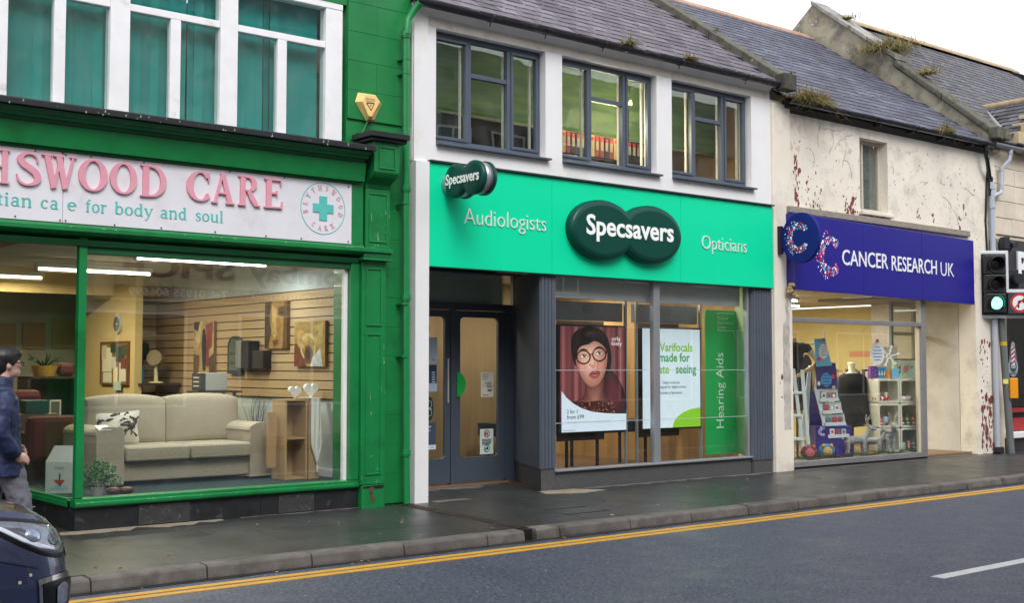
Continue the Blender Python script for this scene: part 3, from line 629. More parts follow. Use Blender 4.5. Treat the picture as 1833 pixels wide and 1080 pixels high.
def arcpt(a, r, rx=.262, rz=.265): return (cx + r * rx * math.cos(a), cz + r * rz * math.sin(a))
M0 = frame((0, 10.994, 0), (1, 0, 0), (0, 0, 1))
stroke(b, [(cx + .262 * math.cos(R(i * 7.5)), cz + .268 * math.sin(R(i * 7.5)), .007) for i in range(49)], M0, tealt, 0, .003)
for (x0, x1, z0, z1) in ((-.045, .045, -.125, .125), (-.122, -.0452, -.045, .045), (.0452, .122, -.045, .045)): b.box(cx + x0, cx + x1, 10.986, 10.993, cz + z0, cz + z1, tealt)
for s, a0, a1, inv in (('BLYTHSWOOD', 192, -14, 0), ('CARE', 237, 303, 1)):
    for i, ch in enumerate(s):
        a = R(lerp(a0, a1, i / (len(s) - 1))); hh = .052; r = .188 if not inv else .232
        up = (math.cos(a), 0, math.sin(a)) if not inv else (-math.cos(a), 0, -math.sin(a)); right = (math.sin(a), 0, -math.cos(a)) if not inv else (-math.sin(a), 0, math.cos(a))
        wv = G[ch][0] * hh; o = Vector((cx + r * math.cos(a), 10.993, cz + r * math.sin(a))) - Vector(right) * wv / 2
        serif(b, ch, o, hh, pink, 1, right, up, .003)
b.build('round_emblem', sg)
b = MB()
for x, z in ((3.62, 3.555), (4.12, 3.556), (4.62, 3.556), (5.5, 3.56), (6.1, 3.56), (3.86, 3.56), (3.89, 3.55), (3.46, 2.96), (3.85, 2.955), (3.9, 2.955), (4.35, 2.95), (4.8, 2.955), (5.35, 2.955), (5.9, 2.955), (6.3, 2.955), (6.86, 3.54), (6.86, 2.96)): b.tube([(x, 10.996, z), (x, 10.985, z)], .007, flat(70, 50, 40), 8)
b.build('screw_heads', sg)
# pipe, alarm
GP = mat('green painted iron pipe', (.008, .22, .06), .3, var=.1, vs=8, coat=.3, col2=(.25, .2, .15), mask=(.76, .78), ms=18)
dp = thing('downpipe', 'green cast iron downpipe running down the edge of the white wall beside the green pier', 'drainpipe', (7.7, 11.05, .16))
MB().tube([(7.73, 10.93, 5.66), (7.70, 10.99, 5.60), (7.61, 11.0, 5.46), (7.60, 11.0, 5.30)], .042, GP, 12).build('swan_neck', dp)
for a, c, e in ((5.30, 3.60, 0), (3.60, 2.40, .01), (2.40, .72, .02), (.72, .17, .03)):
    MB().tube([(7.60 + e, 11.02, a), (7.61 + e, 11.02, c)], .040, GP, 12).build('pipe_section', dp)
    MB().tube([(7.60 + e, 11.02, a + .03), (7.60 + e, 11.02, a - .04)], .052, GP, 12).build('collar', dp, bev=.004)
    MB().tube([(7.60 + e, 11.02, a - .02), (7.60 + e, 11.02, a - .01)], .058, GP, 12).build('collar_rim', dp)
for z in (5.02, 4.86, 3.42, 2.32, 1.75): b = MB(); b.tube([(7.605, 11.02, z), (7.605, 11.02, z + .022)], .046, GP, 12); b.box(7.565, 7.65, 11.05, 11.137, z, z + .018, GP); b.build('pipe_bracket', dp)
al = thing('burglar_alarm', 'yellow pointed alarm box fixed high on the green stone pier', 'alarm box', (7.15, 11.1, 4.3))
yl = mat('faded yellow plastic', (.92, .62, .24), .4, var=.06, vs=9)
fo = [(7.02, 4.49), (7.055, 4.595), (7.28, 4.60), (7.36, 4.51), (7.25, 4.29), (7.17, 4.285)]; fi = [(7.07, 4.49), (7.10, 4.565), (7.225, 4.575), (7.29, 4.51), (7.19, 4.34), (7.15, 4.34)]
b = MB(); vs = [(x, 11.13, z) for x, z in fo] + [(x, 11.06, z) for x, z in fi]
b.add(vs, [tuple(range(6, 12))] + [(i, (i + 1) % 6, 6 + (i + 1) % 6, 6 + i) for i in range(6)] , yl); b.build('case', al, bev=.004)
bx('sounder_grille', al, flat(60, 35, 12), 7.155, 7.20, 11.03, 11.12, 4.275, 4.30)
bk = flat(60, 45, 25); p = Print((7.07, 11.0585, 4.37), (1, 0, 0), (0, 0, 1), .20, .19, 0, 0, 24, 21)
for a, c in (((6, 9), (18, 8)), ((18, 8), (13, 17)), ((13, 17), (6, 9))): p.line(*a, *c, .9, bk)
p.text('PROTECTED', 5, 5, 2.0, bk, 14); p.text('SECURITY', 6, 7.6, 1.6, bk, 12); p.disc(12.3, 11.3, .8, .8, bk); p.done('print', al)
MB().tube([(7.17, 11.10, 4.31), (7.13, 11.12, 4.20), (7.08, 11.12, 4.14), (6.95, 11.0, 4.13)], .010, GRNW, 6).build('cable', al)

# chips and scuffs in the green paint
b = MB(); random.seed(61); chip = mat('pale chipped paint', (.42, .45, .36), .8)
for _ in range(46):
    x, z = random.choice([(random.uniform(7.07, 7.36), random.uniform(.4, 2.7)), (random.uniform(7.08, 7.38), random.uniform(2.9, 3.5))]); y = 11.0285 if z < 2.8 else 10.983
    h = random.uniform(.004, .03) * random.choice([.5, 1, 1.6]); w_ = random.uniform(.0015, .004); b.prism([(x - w_, y, z - h), (x + w_ * .4, y, z - h * .8), (x + w_, y, z + h * .3), (x, y, z + h)], (0, .0012, 0), chip)
for _ in range(26):
    x = random.uniform(3.4, 7.0); z = random.choice([.417, .45, 2.90]); y = {.417: 11.047, .45: 11.072, 2.90: 10.957}[z]; w_ = random.uniform(.004, .02); b.prism([(x - w_, y, z - .004), (x + w_, y, z - .003), (x + w_ * .6, y, z + .002), (x - w_ * .7, y, z + .003)], (0, .002, 0), chip)
for _ in range(30):
    x = random.uniform(3.3, 7.0); z = random.uniform(3.905, 3.945); w_ = random.uniform(.002, .008); b.prism([(x - w_, 10.738, z - w_ * 2), (x + w_, 10.738, z - w_), (x, 10.738, z + w_ * 2)], (0, .0015, 0), chip)
b.build('paint_chips', A, kind='stuff')
# ---------------- inside shop A
def tube_lamp(x0, x1, y, z, power, col, label, along='x', s=9):
    t = thing('strip_light', label, 'ceiling light', ((x0 + x1) / 2, y, z), group=None)
    bx('housing', t, flat(225, 225, 220), x0 - .03, x1 + .03, y - .035, y + .035, z + .02, z + .07, bev=.004)
    lm = lamp_mat('tube glow %s' % label[:12], col, s)
    MB().tube([(x0, y, z), (x1, y, z)], .016, lm, 10).build('tube', t)
    for x in (x0 - .02, x1): bx('end_cap', t, flat(200, 200, 195), x, x + .02, y - .02, y + .02, z - .02, z + .02)
    area_light('lamp', t, ((x0 + x1) / 2, y, z - .03), x1 - x0, .06, power, col); return t
tube_lamp(5.21, 6.73, 12.55, 2.80, 24, (.97, 1, .93), 'bright white strip light just behind the shop window, nearest the fascia', s=7)
t2 = tube_lamp(4.80, 6.15, 14.4, 2.78, 26, (1, .88, .60), 'warm strip light further back, crossing behind the green corner post', s=6)
t3 = tube_lamp(4.45, 5.35, 15.9, 2.78, 34, (1, .85, .55), 'warm strip light at the far left of the furniture shop ceiling', s=6)
# sofa
lin = mat('beige linen upholstery', (.43, .38, .29), .9, var=.05, vs=4, bump=.004, bs=90, col2=(.37, .32, .24), mask=(.40, .64), ms=80)
sf_ = thing('sofa', 'large beige fabric two seater sofa in the window with plump cushions', 'sofa', (5.75, 12.7, .42))
def soft(nm, x0, x1, y0, y1, z0, z1, bev=.05, par=None, puff=.02):
    b = MB(); nx, nz = 6, 6
    b.box(x0, x1, y0, y1, z0, z1, lin); o = b.build(nm, par or sf_)
    q = o.modifiers.new('b', 'BEVEL'); q.width = bev; q.segments = 4; q.limit_method = 'NONE'
    for p in o.data.polygons: p.use_smooth = True
    return o
soft('base', 4.95, 6.63, 12.32, 13.15, .46, .66, .02)
for x0, x1 in ((4.71, 5.0), (6.42, 6.71)):
    b = MB(); pr = [(x0, .44), (x1, .44), (x1, .96)] + [((x0 + x1) / 2 + (x1 - x0) * .54 * math.cos(R(a)), .95 + .085 * math.sin(R(a))) for a in range(0, 181, 20)] + [(x0, .94)]
    b.prism([(x, 12.27, z) for x, z in pr], (0, .95, 0), lin); o = b.build('arm', sf_, bev=.018)
soft('seat_cushion', 5.01, 5.705, 12.22, 12.9, .665, .825, .035); soft('seat_cushion', 5.715, 6.415, 12.22, 12.9, .665, .825, .035)
pip = mat('dark piping', (.12, .10, .07), .8)
for x0, x1 in ((5.01, 5.705), (5.715, 6.415)):
    for z in (.80, .69): MB().tube([(x0 + .02, 12.225, z), (x1 - .02, 12.225, z)], .006, lin, 6).build('piping', sf_)
for x0, x1, s_ in ((4.86, 5.72, -1), (5.735, 6.60, 1)):
    b = MB()
    def cu(u, v, x0=x0, x1=x1, s_=s_):
        a = 2 * math.pi * v; px = abs(2 * u - 1); ex = (1 - px ** 5) ; th = .06 + .07 * ex
        zc = 1.06; hh = .27 * (1 - .03 * px ** 4) ; ca, sa = math.cos(a), math.sin(a)
        yy = (abs(ca) ** .75) * (1 if ca > 0 else -1) * th; zz = (abs(sa) ** .28) * (1 if sa > 0 else -1) * hh
        return (lerp(x0, x1, u) + .015 * math.sin(3 * v * 6.28) * px, 12.93 + yy + (zz + .27) * .16, zc + zz + .02 * math.sin(3.1 * u) - .012 * abs(px) ** 3)
    b.grid(cu, 18, 24, lin); b.add([cu(0, j / 24) for j in range(24)], [tuple(range(24))], lin); b.add([cu(1, j / 24) for j in range(24)], [tuple(range(24))[::-1]], lin)
    b.build('back_cushion', sf_)
soft('back', 4.9, 6.66, 13.05, 13.25, .6, 1.22, .05)
for x in (4.74, 6.62): bx('foot', sf_, flat(50, 35, 25), x, x + .06, 12.3, 12.36, .42, .46)
b = MB(); b.prism([(4.73, 12.262, 1.0), (4.86, 12.262, 1.0), (4.86, 12.40, 1.045), (4.73, 12.40, 1.045)], (0, 0, .004), flat(235, 235, 240)); b.build('price_label', None, 'small white paper label lying on the left arm of the sofa', 'label')
# patterned cushion
pc_ = thing('scatter_cushion', 'white scatter cushion with black branch pattern on the left end of the sofa', 'cushion', (5.08, 12.7, .83))
cw = flat(215, 210, 195, .9)
def cush(u, v):
    x, z = 2 * u - 1, 2 * v - 1; e = (1 - abs(x) ** 3) * (1 - abs(z) ** 3); pin = 1 - .10 * (1 - abs(z)) * abs(x) - .10 * (1 - abs(x)) * abs(z)
    return x * .24 * pin, z * .18 * pin, e * .07
ct = lambda x, z, n: (5.08 + x + .12 * z, 12.66 + z * .30 - n, 1.0 + z * .95 + x * .05)
b = MB(); b.grid(lambda u, v: ct(*cush(u, v)), 14, 12, cw); b.grid(lambda u, v: ct(cush(u, v)[0], cush(u, v)[1], -cush(u, v)[2]), 14, 12, cw); b.build('cover', pc_)
b = MB(); random.seed(8)
for k in range(34):
    u, v = random.uniform(.1, .9), random.uniform(.1, .9); a = random.uniform(0, 6.3); pts = []
    for j in range(5):
        u += .05 * math.cos(a); v += .05 * math.sin(a); a += random.uniform(-.6, .6); q = cush(min(max(u, .03), .97), min(max(v, .03), .97)); pts.append(ct(q[0], q[1], q[2] + .003))
    b.tube(pts, [random.choice([.004, .010, .016]) for _ in pts], flat(25, 22, 25), 5)
b.build('printed_branches', pc_)
# shelf unit with runner and hearts
wood_l = mat('light beech veneer', (.46, .30, .15), .5, var=.08, vs=3, stretch=(8, 8, .8))
su = thing('shelf_unit', 'tall narrow open beech shelf unit standing in the right of the furniture window', 'shelf unit', (6.93, 11.95, .42))
for (x0, x1, y0, y1, z0, z1) in ((6.62, 6.64, 11.85, 12.15, .42, 1.27), (6.87, 6.89, 11.85, 12.15, .42, 1.27), (6.62, 6.89, 11.85, 12.15, 1.27, 1.29), (6.64, 6.87, 11.86, 12.14, .42, .44), (6.64, 6.87, 11.86, 12.14, .855, .875)): bx('panel', su, wood_l, x0, x1, y0, y1, z0, z1, bev=.002)
bx('back_panel', su, wood_l, 6.64, 6.87, 12.135, 12.15, .44, 1.27)
sb = MB(); sb.box(6.50, 6.60, 12.02, 12.05, .55, 1.15, wood_l); sb.build('loose_board', None, 'plain beech board leaning beside the tall shelf unit', 'wooden board')
wh = flat(228, 226, 222, .8)
rn = thing('table_runner', 'white satin table runner with pointed tasselled end hanging from the shelf unit', 'cloth', (6.9, 11.83, .5))
b = MB()
def rr(u, v): # hanging strip with folds, pointed
    z = 1.30 - v * .72; hw = .062 * (1 if v < .72 else max(.02, (1 - v) / .28)); x = 6.965 + (2 * u - 1) * hw + .02 * v
    return (x, 11.80 + .008 * math.sin(u * 14 + v * 3), z)
b.grid(rr, 14, 30, wh); b.grid(lambda u, v: tuple(Vector(rr(u, v)) + Vector((0, .004, 0))), 14, 30, wh); b.box(6.90, 7.03, 11.80, 12.1, 1.30, 1.306, wh); b.build('cloth', rn)
MB().tube([(6.99, 11.80, .58), (6.99, 11.80, .545), (6.99, 11.80, .49)], [.004, .014, .008], wh, 8).build('tassel', rn)
bx('runner_stand', None, wood_l, 6.905, 7.03, 11.84, 12.1, .42, 1.298, label='beech box column behind the hanging white runner', cat='shelf unit')
def heart(x, y, z, r, lab):
    pts = [(16 * math.sin(t) ** 3, 13 * math.cos(t) - 5 * math.cos(2 * t) - 2 * math.cos(3 * t) - math.cos(4 * t)) for t in [i * math.pi / 12 for i in range(24)]]
    MB().prism([(x + p[0] * r / 16, y, z + r + p[1] * r / 16) for p in pts], (0, .05, 0), flat(235, 235, 232)).build('heart_ornament', None, lab, 'ornament', 'white hearts on top of the shelf unit', bev=.012)
heart(6.80, 11.95, 1.30, .075, 'fat white heart ornament, the left one on the shelf unit'); heart(6.99, 11.93, 1.31, .085, 'tall white heart ornament, the right one above the white runner')
# pictures on the slat wall (X plane, facing -X)
def picture(y0, y1, z0, z1, lab, paint):
    o = thing('wall_picture', lab, 'picture', (7.1, (y0 + y1) / 2, z0), group='canvas pictures on the slat wall')
    bx('canvas', o, flat(120, 90, 55), 7.095, 7.133, y1, y0, z0, z1, bev=.004)
    HH = 13.33 * (z1 - z0) / (y0 - y1); p = Print((7.0945, y0, z0), (0, -1, 0), (0, 0, 1), y0 - y1, z1 - z0, 0, 0, 10, HH); paint(p, HH); p.done('painting', o)
def pt1(p, H):
    p.poly([(0, 0), (10, 0), (10, H), (0, H)], art(190, 160, 105)); p.poly([(1, 0), (4, 0), (3, H * .4), (1, H * .4)], art(225, 205, 150)); p.poly([(6, 1), (9.5, 0), (9, H * .5), (7, H * .55)], art(150, 60, 60)); p.poly([(0, 0), (3, 0), (2, 3), (0, 2)], art(70, 30, 40))
    p.poly([(4.2, 4), (6, 3.4), (6.6, 7), (6.2, 14), (6.0, H - 1), (5.1, H - 1), (4.6, 14), (4, 8)], art(25, 18, 22)); p.disc(5.1, 3.2, .7, 1, art(30, 20, 22)); p.disc(6.9, 4.3, .6, .9, art(150, 40, 40)); p.poly([(6.3, 5.3), (7.6, 5.4), (7.8, 13), (7, H - 2), (6.4, 13)], art(140, 40, 40))
    p.poly([(0, H * .6), (3, H * .65), (2.5, H), (0, H)], art(110, 75, 35)); p.poly([(7.5, H * .7), (10, H * .6), (10, H), (8, H)], art(90, 60, 30))
def pt2(p, H):
    p.poly([(0, 0), (10, 0), (10, H), (0, H)], art(160, 120, 60)); p.poly([(0, 0), (3, 0), (2.2, 5), (3, 9), (1.5, H), (0, H)], art(70, 45, 22)); p.poly([(3.4, 1), (5.4, 2), (5, 8), (6, 9.6), (4.6, 10.6), (3, 9.4)], art(200, 160, 95))
    p.poly([(6, 2), (9.5, 1.2), (9.8, 4), (7.5, 4.6), (6.1, 4)], art(90, 60, 30)); p.poly([(6.6, 3.2), (9, 2.9), (8.6, 3.6), (7, 3.9)], art(30, 20, 12)); p.poly([(3.4, 11.6), (6, 11), (6.3, 12.4), (4.4, 13.2)], art(110, 60, 35)); p.poly([(8.6, 0), (10, 0), (10, H), (8, H), (8.4, 8)], art(95, 65, 30)); p.poly([(.8, 3), (2.6, 2.5), (2.6, 3.4), (1, 3.8)], art(30, 20, 12))
def pt3(p, H):
    p.poly([(0, 0), (10, 0), (10, H), (0, H)], art(170, 140, 75)); p.poly([(0, H * .5), (2.5, H * .45), (4, H), (0, H)], art(120, 55, 35)); p.disc(2.6, 4, 1.8, 2.1, art(200, 160, 90)); p.ring(4.6, 5.6, 2.6, 3, .6, art(205, 180, 120)); p.disc(4.8, 7.4, 1.5, 2, art(110, 70, 40)); p.disc(4.6, 7.3, .8, 1.2, art(60, 40, 30)); p.poly([(6, 8), (8.5, 6), (9.4, H), (5.5, H), (5.4, 10)], art(200, 205, 200)); p.poly([(6.5, 1), (9.5, .6), (9.3, 5), (7, 5.5)], art(190, 165, 90))
picture(15.15, 14.57, 1.55, 2.235, 'narrow painting of a dark standing couple on the slat wall', pt1)
picture(13.22, 12.68, 1.86, 2.42, 'golden brown painting of a face, the uppermost on the slat wall', pt2)
picture(12.51, 11.83, 1.65, 2.16, 'square abstract painting of circles, nearest the window frame', pt3)
# arched mirror and black box shelf
mi = thing('arched_mirror', 'small arched black framed mirror standing against the slat wall', 'mirror', (7.1, 14, 1.6))
b = MB(); pts = [(14.16, 1.56)] + [(13.99 + .17 * math.cos(R(a)), 1.90 + .13 * math.sin(R(a))) for a in range(0, 181, 20)] + [(13.82, 1.56)]
b.prism([(7.08, y, z) for y, z in pts], (.05, 0, 0), flat(15, 18, 16)); b.build('frame', mi)
b = MB(); b.prism([(7.076, 13.99 + (y - 13.99) * .72, 1.60 + (z - 1.56) * .84) for y, z in pts], (.003, 0, 0), mat('mirror glass', (.30, .36, .30), .1, metal=.8)); b.build('mirror_glass', mi)
for z in (1.70, 1.82): bx('small_shelf', mi, flat(60, 80, 60), 7.05, 7.078, 13.87, 14.1, z, z + .012)
sp = thing('wall_speaker', 'grey and black box hung on the slat wall beside the arched mirror', 'speaker', (7.1, 13.6, 1.6))
bx('case', sp, flat(110, 112, 108), 7.0, 7.134, 13.62, 13.79, 1.63, 1.97, bev=.008); bx('black_grille', sp, flat(22, 22, 26), 6.98, 7.134, 13.42, 13.615, 1.62, 1.96, bev=.008); bx('small_black_box', sp, flat(28, 22, 28), 7.02, 7.134, 13.12, 13.40, 1.62, 1.84, bev=.006)
tv = thing('small_monitor', 'small grey cube shaped radio on a black stand behind the sofa', 'radio', (6.6, 13.6, 1.3))
bx('case', tv, flat(165, 168, 165), 6.50, 6.78, 13.55, 13.80, 1.36, 1.575, bev=.01); bx('front_dial', tv, flat(40, 42, 42), 6.44, 6.499, 13.55, 13.80, 1.365, 1.57, bev=.004)
for z in (1.41, 1.46, 1.51): bx('dial_slot', tv, flat(200, 200, 190), 6.436, 6.439, 13.60, 13.75, z, z + .015)
st = thing('display_stand', 'black stand carrying the small grey radio behind the sofa', 'stand', (6.7, 13.6, .42))
bx('stand_top', st, flat(25, 25, 25), 6.40, 6.95, 13.5, 13.85, 1.335, 1.358); [bx('leg', st, flat(40, 42, 45), x, x + .03, y, y + .03, .42, 1.334) for x in (6.42, 6.85) for y in (13.52, 13.8)]
br = MB(); random.seed(21)
for k in range(16):
    p = Vector((6.92, 13.1, .43)); d = Vector((random.uniform(-.10, .12), random.uniform(-.12, .12), 1)); pts = [p]
    for j in range(7): p = p + d * random.uniform(.11, .14); d = (d + Vector((random.uniform(-.3, .3), random.uniform(-.3, .3), .1))).normalized(); pts.append(p.copy())
    br.tube(pts, [.007 - .0008 * i for i in range(len(pts))], flat(50, 28, 20), 5)
br.build('dried_branches', None, 'bunch of dark dried branches standing behind the right end of the sofa', 'branches')
# clock, notice board, first aid box, fan, shelf
ck = thing('wall_clock', 'round silver rimmed clock on the cream wall', 'clock', (6.49, 16.2, 2.1))
MB().tube([(6.499, 16.2, 2.225), (6.46, 16.2, 2.225)], .125, flat(190, 190, 185, .3), 28).build('rim', ck); MB().tube([(6.459, 16.2, 2.225), (6.457, 16.2, 2.225)], .105, flat(95, 98, 92), 28).build('dial', ck)
b = MB(); b.box(6.454, 6.4565, 16.195, 16.205, 2.225, 2.30, flat(20, 20, 20)); b.box(6.451, 6.4535, 16.14, 16.2, 2.22, 2.23, flat(230, 230, 230)); b.build('hands', ck)
nb = thing('notice_board', 'cork notice board crowded with pinned papers on the cream wall', 'notice board', (6.49, 16.2, 1.4))
bx('cork', nb, flat(128, 98, 62), 6.47, 6.499, 15.83, 16.75, 1.42, 1.97)
b = MB()
for (a, c, d, e) in ((15.81, 16.77, 1.40, 1.42), (15.81, 16.77, 1.97, 1.99), (15.81, 15.83, 1.42, 1.97), (16.75, 16.77, 1.42, 1.97)): b.box(6.462, 6.4995, a, c, d, e, flat(105, 60, 35))
b.build('frame', nb); random.seed(4)
for (y, z, w_, h, c) in ((16.52, 1.58, .32, .33, (215, 210, 190)), (16.5, 1.43, .3, .14, (205, 205, 190)), (16.08, 1.72, .26, .2, (60, 75, 60)), (15.98, 1.45, .22, .25, (215, 210, 195)), (16.22, 1.44, .14, .2, (225, 215, 170)), (16.3, 1.84, .2, .12, (40, 60, 45)), (15.95, 1.62, .16, .14, (120, 60, 70)), (16.15, 1.33, .26, .12, (170, 195, 185)), (16.62, 1.76, .16, .18, (190, 185, 165)), (16.3, 1.62, .18, .16, (200, 196, 180)), (15.93, 1.80, .14, .14, (70, 80, 70))):
    bx('pinned_paper', nb, flat(*c), 6.464 - random.uniform(0, .004), 6.4695, y - w_ / 2, y + w_ / 2, z, z + h)
fa = thing('first_aid_box', 'green first aid bag with white cross hanging by the slat wall', 'first aid box', (6.75, 16.4, 1.7))
b = MB(); b.box(6.55, 6.98, 16.30, 16.46, 1.75, 1.98, flat(12, 60, 42)); b.build('bag', fa, bev=.03); bx('pocket', fa, flat(10, 48, 36), 6.66, 6.86, 16.22, 16.30, 1.62, 1.90, bev=.02)
b = MB(); b.box(6.735, 6.755, 16.21, 16.219, 1.77, 1.85, flat(235, 240, 235)); b.box(6.705, 6.734, 16.21, 16.219, 1.80, 1.82, flat(235, 240, 235)); b.box(6.756, 6.785, 16.21, 16.219, 1.80, 1.82, flat(235, 240, 235)); b.build('white_cross', fa)
sh = thing('wall_shelf', 'dark wooden shelf in the corner holding the fan', 'shelf', (6.9, 16, 1.4)); bx('board', sh, flat(60, 40, 30), 6.55, 7.13, 15.6, 16.2, 1.40, 1.43); bx('bracket_left', sh, flat(45, 30, 22), 6.60, 6.63, 15.7, 16.1, 1.28, 1.399)
fn = thing('desk_fan', 'cream desk fan tilted on the corner shelf', 'fan', (6.9, 15.8, 1.43))
MB().tube([(6.86, 15.8, 1.431), (6.86, 15.8, 1.45)], [.10, .09], flat(225, 215, 185), 16).build('base', fn); MB().tube([(6.86, 15.8, 1.45), (6.85, 15.8, 1.68)], [.03, .02], flat(225, 215, 185), 10).build('stem', fn)
MB().tube([(6.89, 15.83, 1.74), (6.80, 15.74, 1.77)], [.09, .105], flat(150, 138, 105), 20).build('cage', fn); MB().tube([(6.95, 15.87, 1.72), (6.89, 15.83, 1.74)], [.05, .06], flat(200, 185, 150), 12).build('motor', fn)
for (x, z0, c) in ((6.62, 1.70, (190, 40, 30)), (6.70, 1.66, (30, 120, 170))): MB().tube([(x, 15.9, 1.431), (x, 15.9, z0 - .05), (x, 15.9, z0)], [.035, .035, .015], flat(*c), 10).build('spray_bottle', None, 'red' * (c[0] > 100) + 'blue' * (c[0] < 100) + ' bottle standing on the corner shelf beside the fan', 'bottle')
# left part of the shop seen through the lobby glass
bm1 = flat(185, 155, 105)
for (x, z, w_, h, lab) in ((5.85, 2.10, .33, .40, 'left brown hardboard panel on the back wall'), (6.28, 2.12, .33, .40, 'middle brown hardboard panel on the back wall'), (6.74, 2.16, .38, .46, 'right brown hardboard panel with a hook on the back wall')):
    MB().box(x - w_ / 2, x + w_ / 2, 18.94, 18.98, z - h / 2, z + h / 2, bm1).build('wall_panel', None, lab, 'wall panel', bev=.004)
cs = thing('dark_shelves', 'dark wooden shelf stand holding a basket and a small photo frame', 'shelves', (5.2, 15.5, .42))
dk = flat(48, 30, 24)
for z in (.5, 1.0, 1.5): bx('shelf', cs, dk, 4.98, 5.62, 15.2, 15.6, z, z + .03)
for x in (4.98, 5.59): bx('side', cs, dk, x, x + .03, 15.2, 15.6, .42, 1.52)
bx('back_board', cs, flat(40, 34, 28), 5.0, 5.6, 15.58, 15.6, .5, 1.52)
bk_ = thing('wicker_basket', 'yellow wicker basket with dark green sprigs on the dark shelves', 'basket', (5.22, 15.4, 1.53))
MB().tube([(5.24, 15.4, 1.531), (5.24, 15.4, 1.66)], [.12, .16], mat('wicker', (.40, .24, .04), .7, var=.3, vs=40, bump=.004, bs=60), 12, cap=True).build('weave', bk_)
b = MB(); random.seed(2)
for k in range(26): a = random.uniform(0, 6.3); b.tube([(5.24, 15.4, 1.64), (5.24 + .12 * math.cos(a), 15.4 + .1 * math.sin(a), 1.72), (5.24 + .2 * math.cos(a), 15.4 + .16 * math.sin(a), 1.70 + random.uniform(0, .12))], [.012, .01, .002], flat(25, 50, 28), 4)
b.build('sprigs', bk_)
bx('handbag', None, flat(75, 20, 28), 5.40, 5.60, 15.3, 15.5, 1.531, 1.70, bev=.05, label='small dark red bag beside the wicker basket', cat='bag')
pf = thing('photo_frame', 'small silver photo frame standing on the middle dark shelf', 'photo frame', (5.3, 15.3, 1.03)); bx('frame', pf, flat(190, 190, 185), 5.26, 5.40, 15.25, 15.27, 1.031, 1.24); bx('photo', pf, flat(90, 85, 80), 5.28, 5.38, 15.244, 15.249, 1.05, 1.22)
mrn = mat('dark red upholstery', (.10, .018, .016), .85, var=.15, vs=6)
def armchair(x, y, lab, w_=.62, h=1.12):
    o = thing('armchair', lab, 'armchair', (x, y, .42))
    MB().box(x - w_ / 2, x + w_ / 2, y, y + .16, .62, h, mrn).build('backrest', o, bev=.07); MB().box(x - w_ / 2, x + w_ / 2, y + .161, y + .65, .55, .80, mrn).build('seat', o, bev=.05)
    for s_ in (-1, 1): MB().box(x + s_ * w_ / 2 - .06, x + s_ * w_ / 2 + .06, y + .14, y + .62, .55, .95, mrn).build('arm', o, bev=.05)
    for s_ in (-1, 1): bx('foot', o, dk, x + s_ * .22 - .02, x + s_ * .22 + .02, y + .05, y + .1, .42, .63)
armchair(4.66, 13.35, 'dark red armchair with its back to the lobby window', .55); armchair(4.62, 14.5, 'second dark red armchair behind, with rounded winged back', .60, 1.38)
bx('storage_box', None, flat(15, 85, 80), 4.58, 4.84, 14.05, 14.25, 1.12, 1.27, bev=.01, label='teal box resting between the red armchairs', cat='box')
bx('side_table', None, flat(95, 80, 60), 4.45, 4.95, 14.02, 14.3, .42, 1.119, bev=.01, label='small table under the teal box', cat='table')
# gift box, plant
gb = thing('gift_box', 'white cardboard box with open lid and red printed picture behind the green corner post', 'box', (4.2, 11.6, .42))
cb = flat(205, 208, 205, .6)
gx, gy = 4.20, 11.95
fr = Vector((.62, -.5, 0)).normalized(); sd = Vector((.5, .62, 0)).normalized(); o3 = Vector((4.13, 12.05, .425))
def GB(a, c, z): q = o3 + fr * a + sd * c; return (q.x, q.y, q.z + z)
b = MB(); b.hexa([GB(0, 0, 0), GB(.27, 0, 0), GB(.27, .2, 0), GB(0, .2, 0), GB(0, 0, .30), GB(.27, 0, .30), GB(.27, .2, .30), GB(0, .2, .30)], cb); b.build('carton', gb)
b = MB(); b.prism([GB(0, .0, .302), GB(.27, 0, .302), GB(.25, .09, .45), GB(.05, .09, .45)], (0, 0, .004), cb); b.build('lid', gb)
p = Print(GB(0, -.001, 0), fr, (0, 0, 1), .27, .30, 0, 0, 27, 30)
p.text('STAND', 9, 7, 2.4, flat(30, 60, 40), 9, align='l'); p.poly([(13, 11), (14.5, 11), (14.5, 17), (13, 17)], flat(40, 25, 20)); p.poly([(8, 17), (19, 17), (17, 20), (14, 22), (10, 20)], flat(190, 30, 25)); p.poly([(12, 21), (16, 21), (15, 24), (13, 24)], flat(40, 90, 140)); p.poly([(6, 24), (12, 22), (16, 24), (20, 22), (22, 26), (6, 26)], flat(165, 195, 215)); p.done('front_print', gb)
p = Print(GB(.271, 0, 0), sd, (0, 0, 1), .20, .30, 0, 0, 20, 30)
p.poly([(0, 0), (20, 0), (20, 30), (0, 30)], flat(120, 150, 160)); p.poly([(3, 3), (17, 0), (20, 6), (6, 9)], flat(190, 60, 20)); p.poly([(8, 6), (15, 8), (13, 17), (5, 24), (3, 22), (9, 14)], flat(50, 25, 15)); p.poly([(0, 24), (20, 20), (20, 30), (0, 30)], flat(60, 80, 90)); p.done('side_print', gb)
pl = thing('leafy_plant', 'bushy small leaved plant behind the glass beside the green corner post', 'plant', (4.42, 11.6, .43))
b = MB(); random.seed(9); lf = [mat('leaf pale green', (.24, .42, .22), .6, var=.15), mat('leaf mid green', (.06, .20, .07), .6, var=.15)]
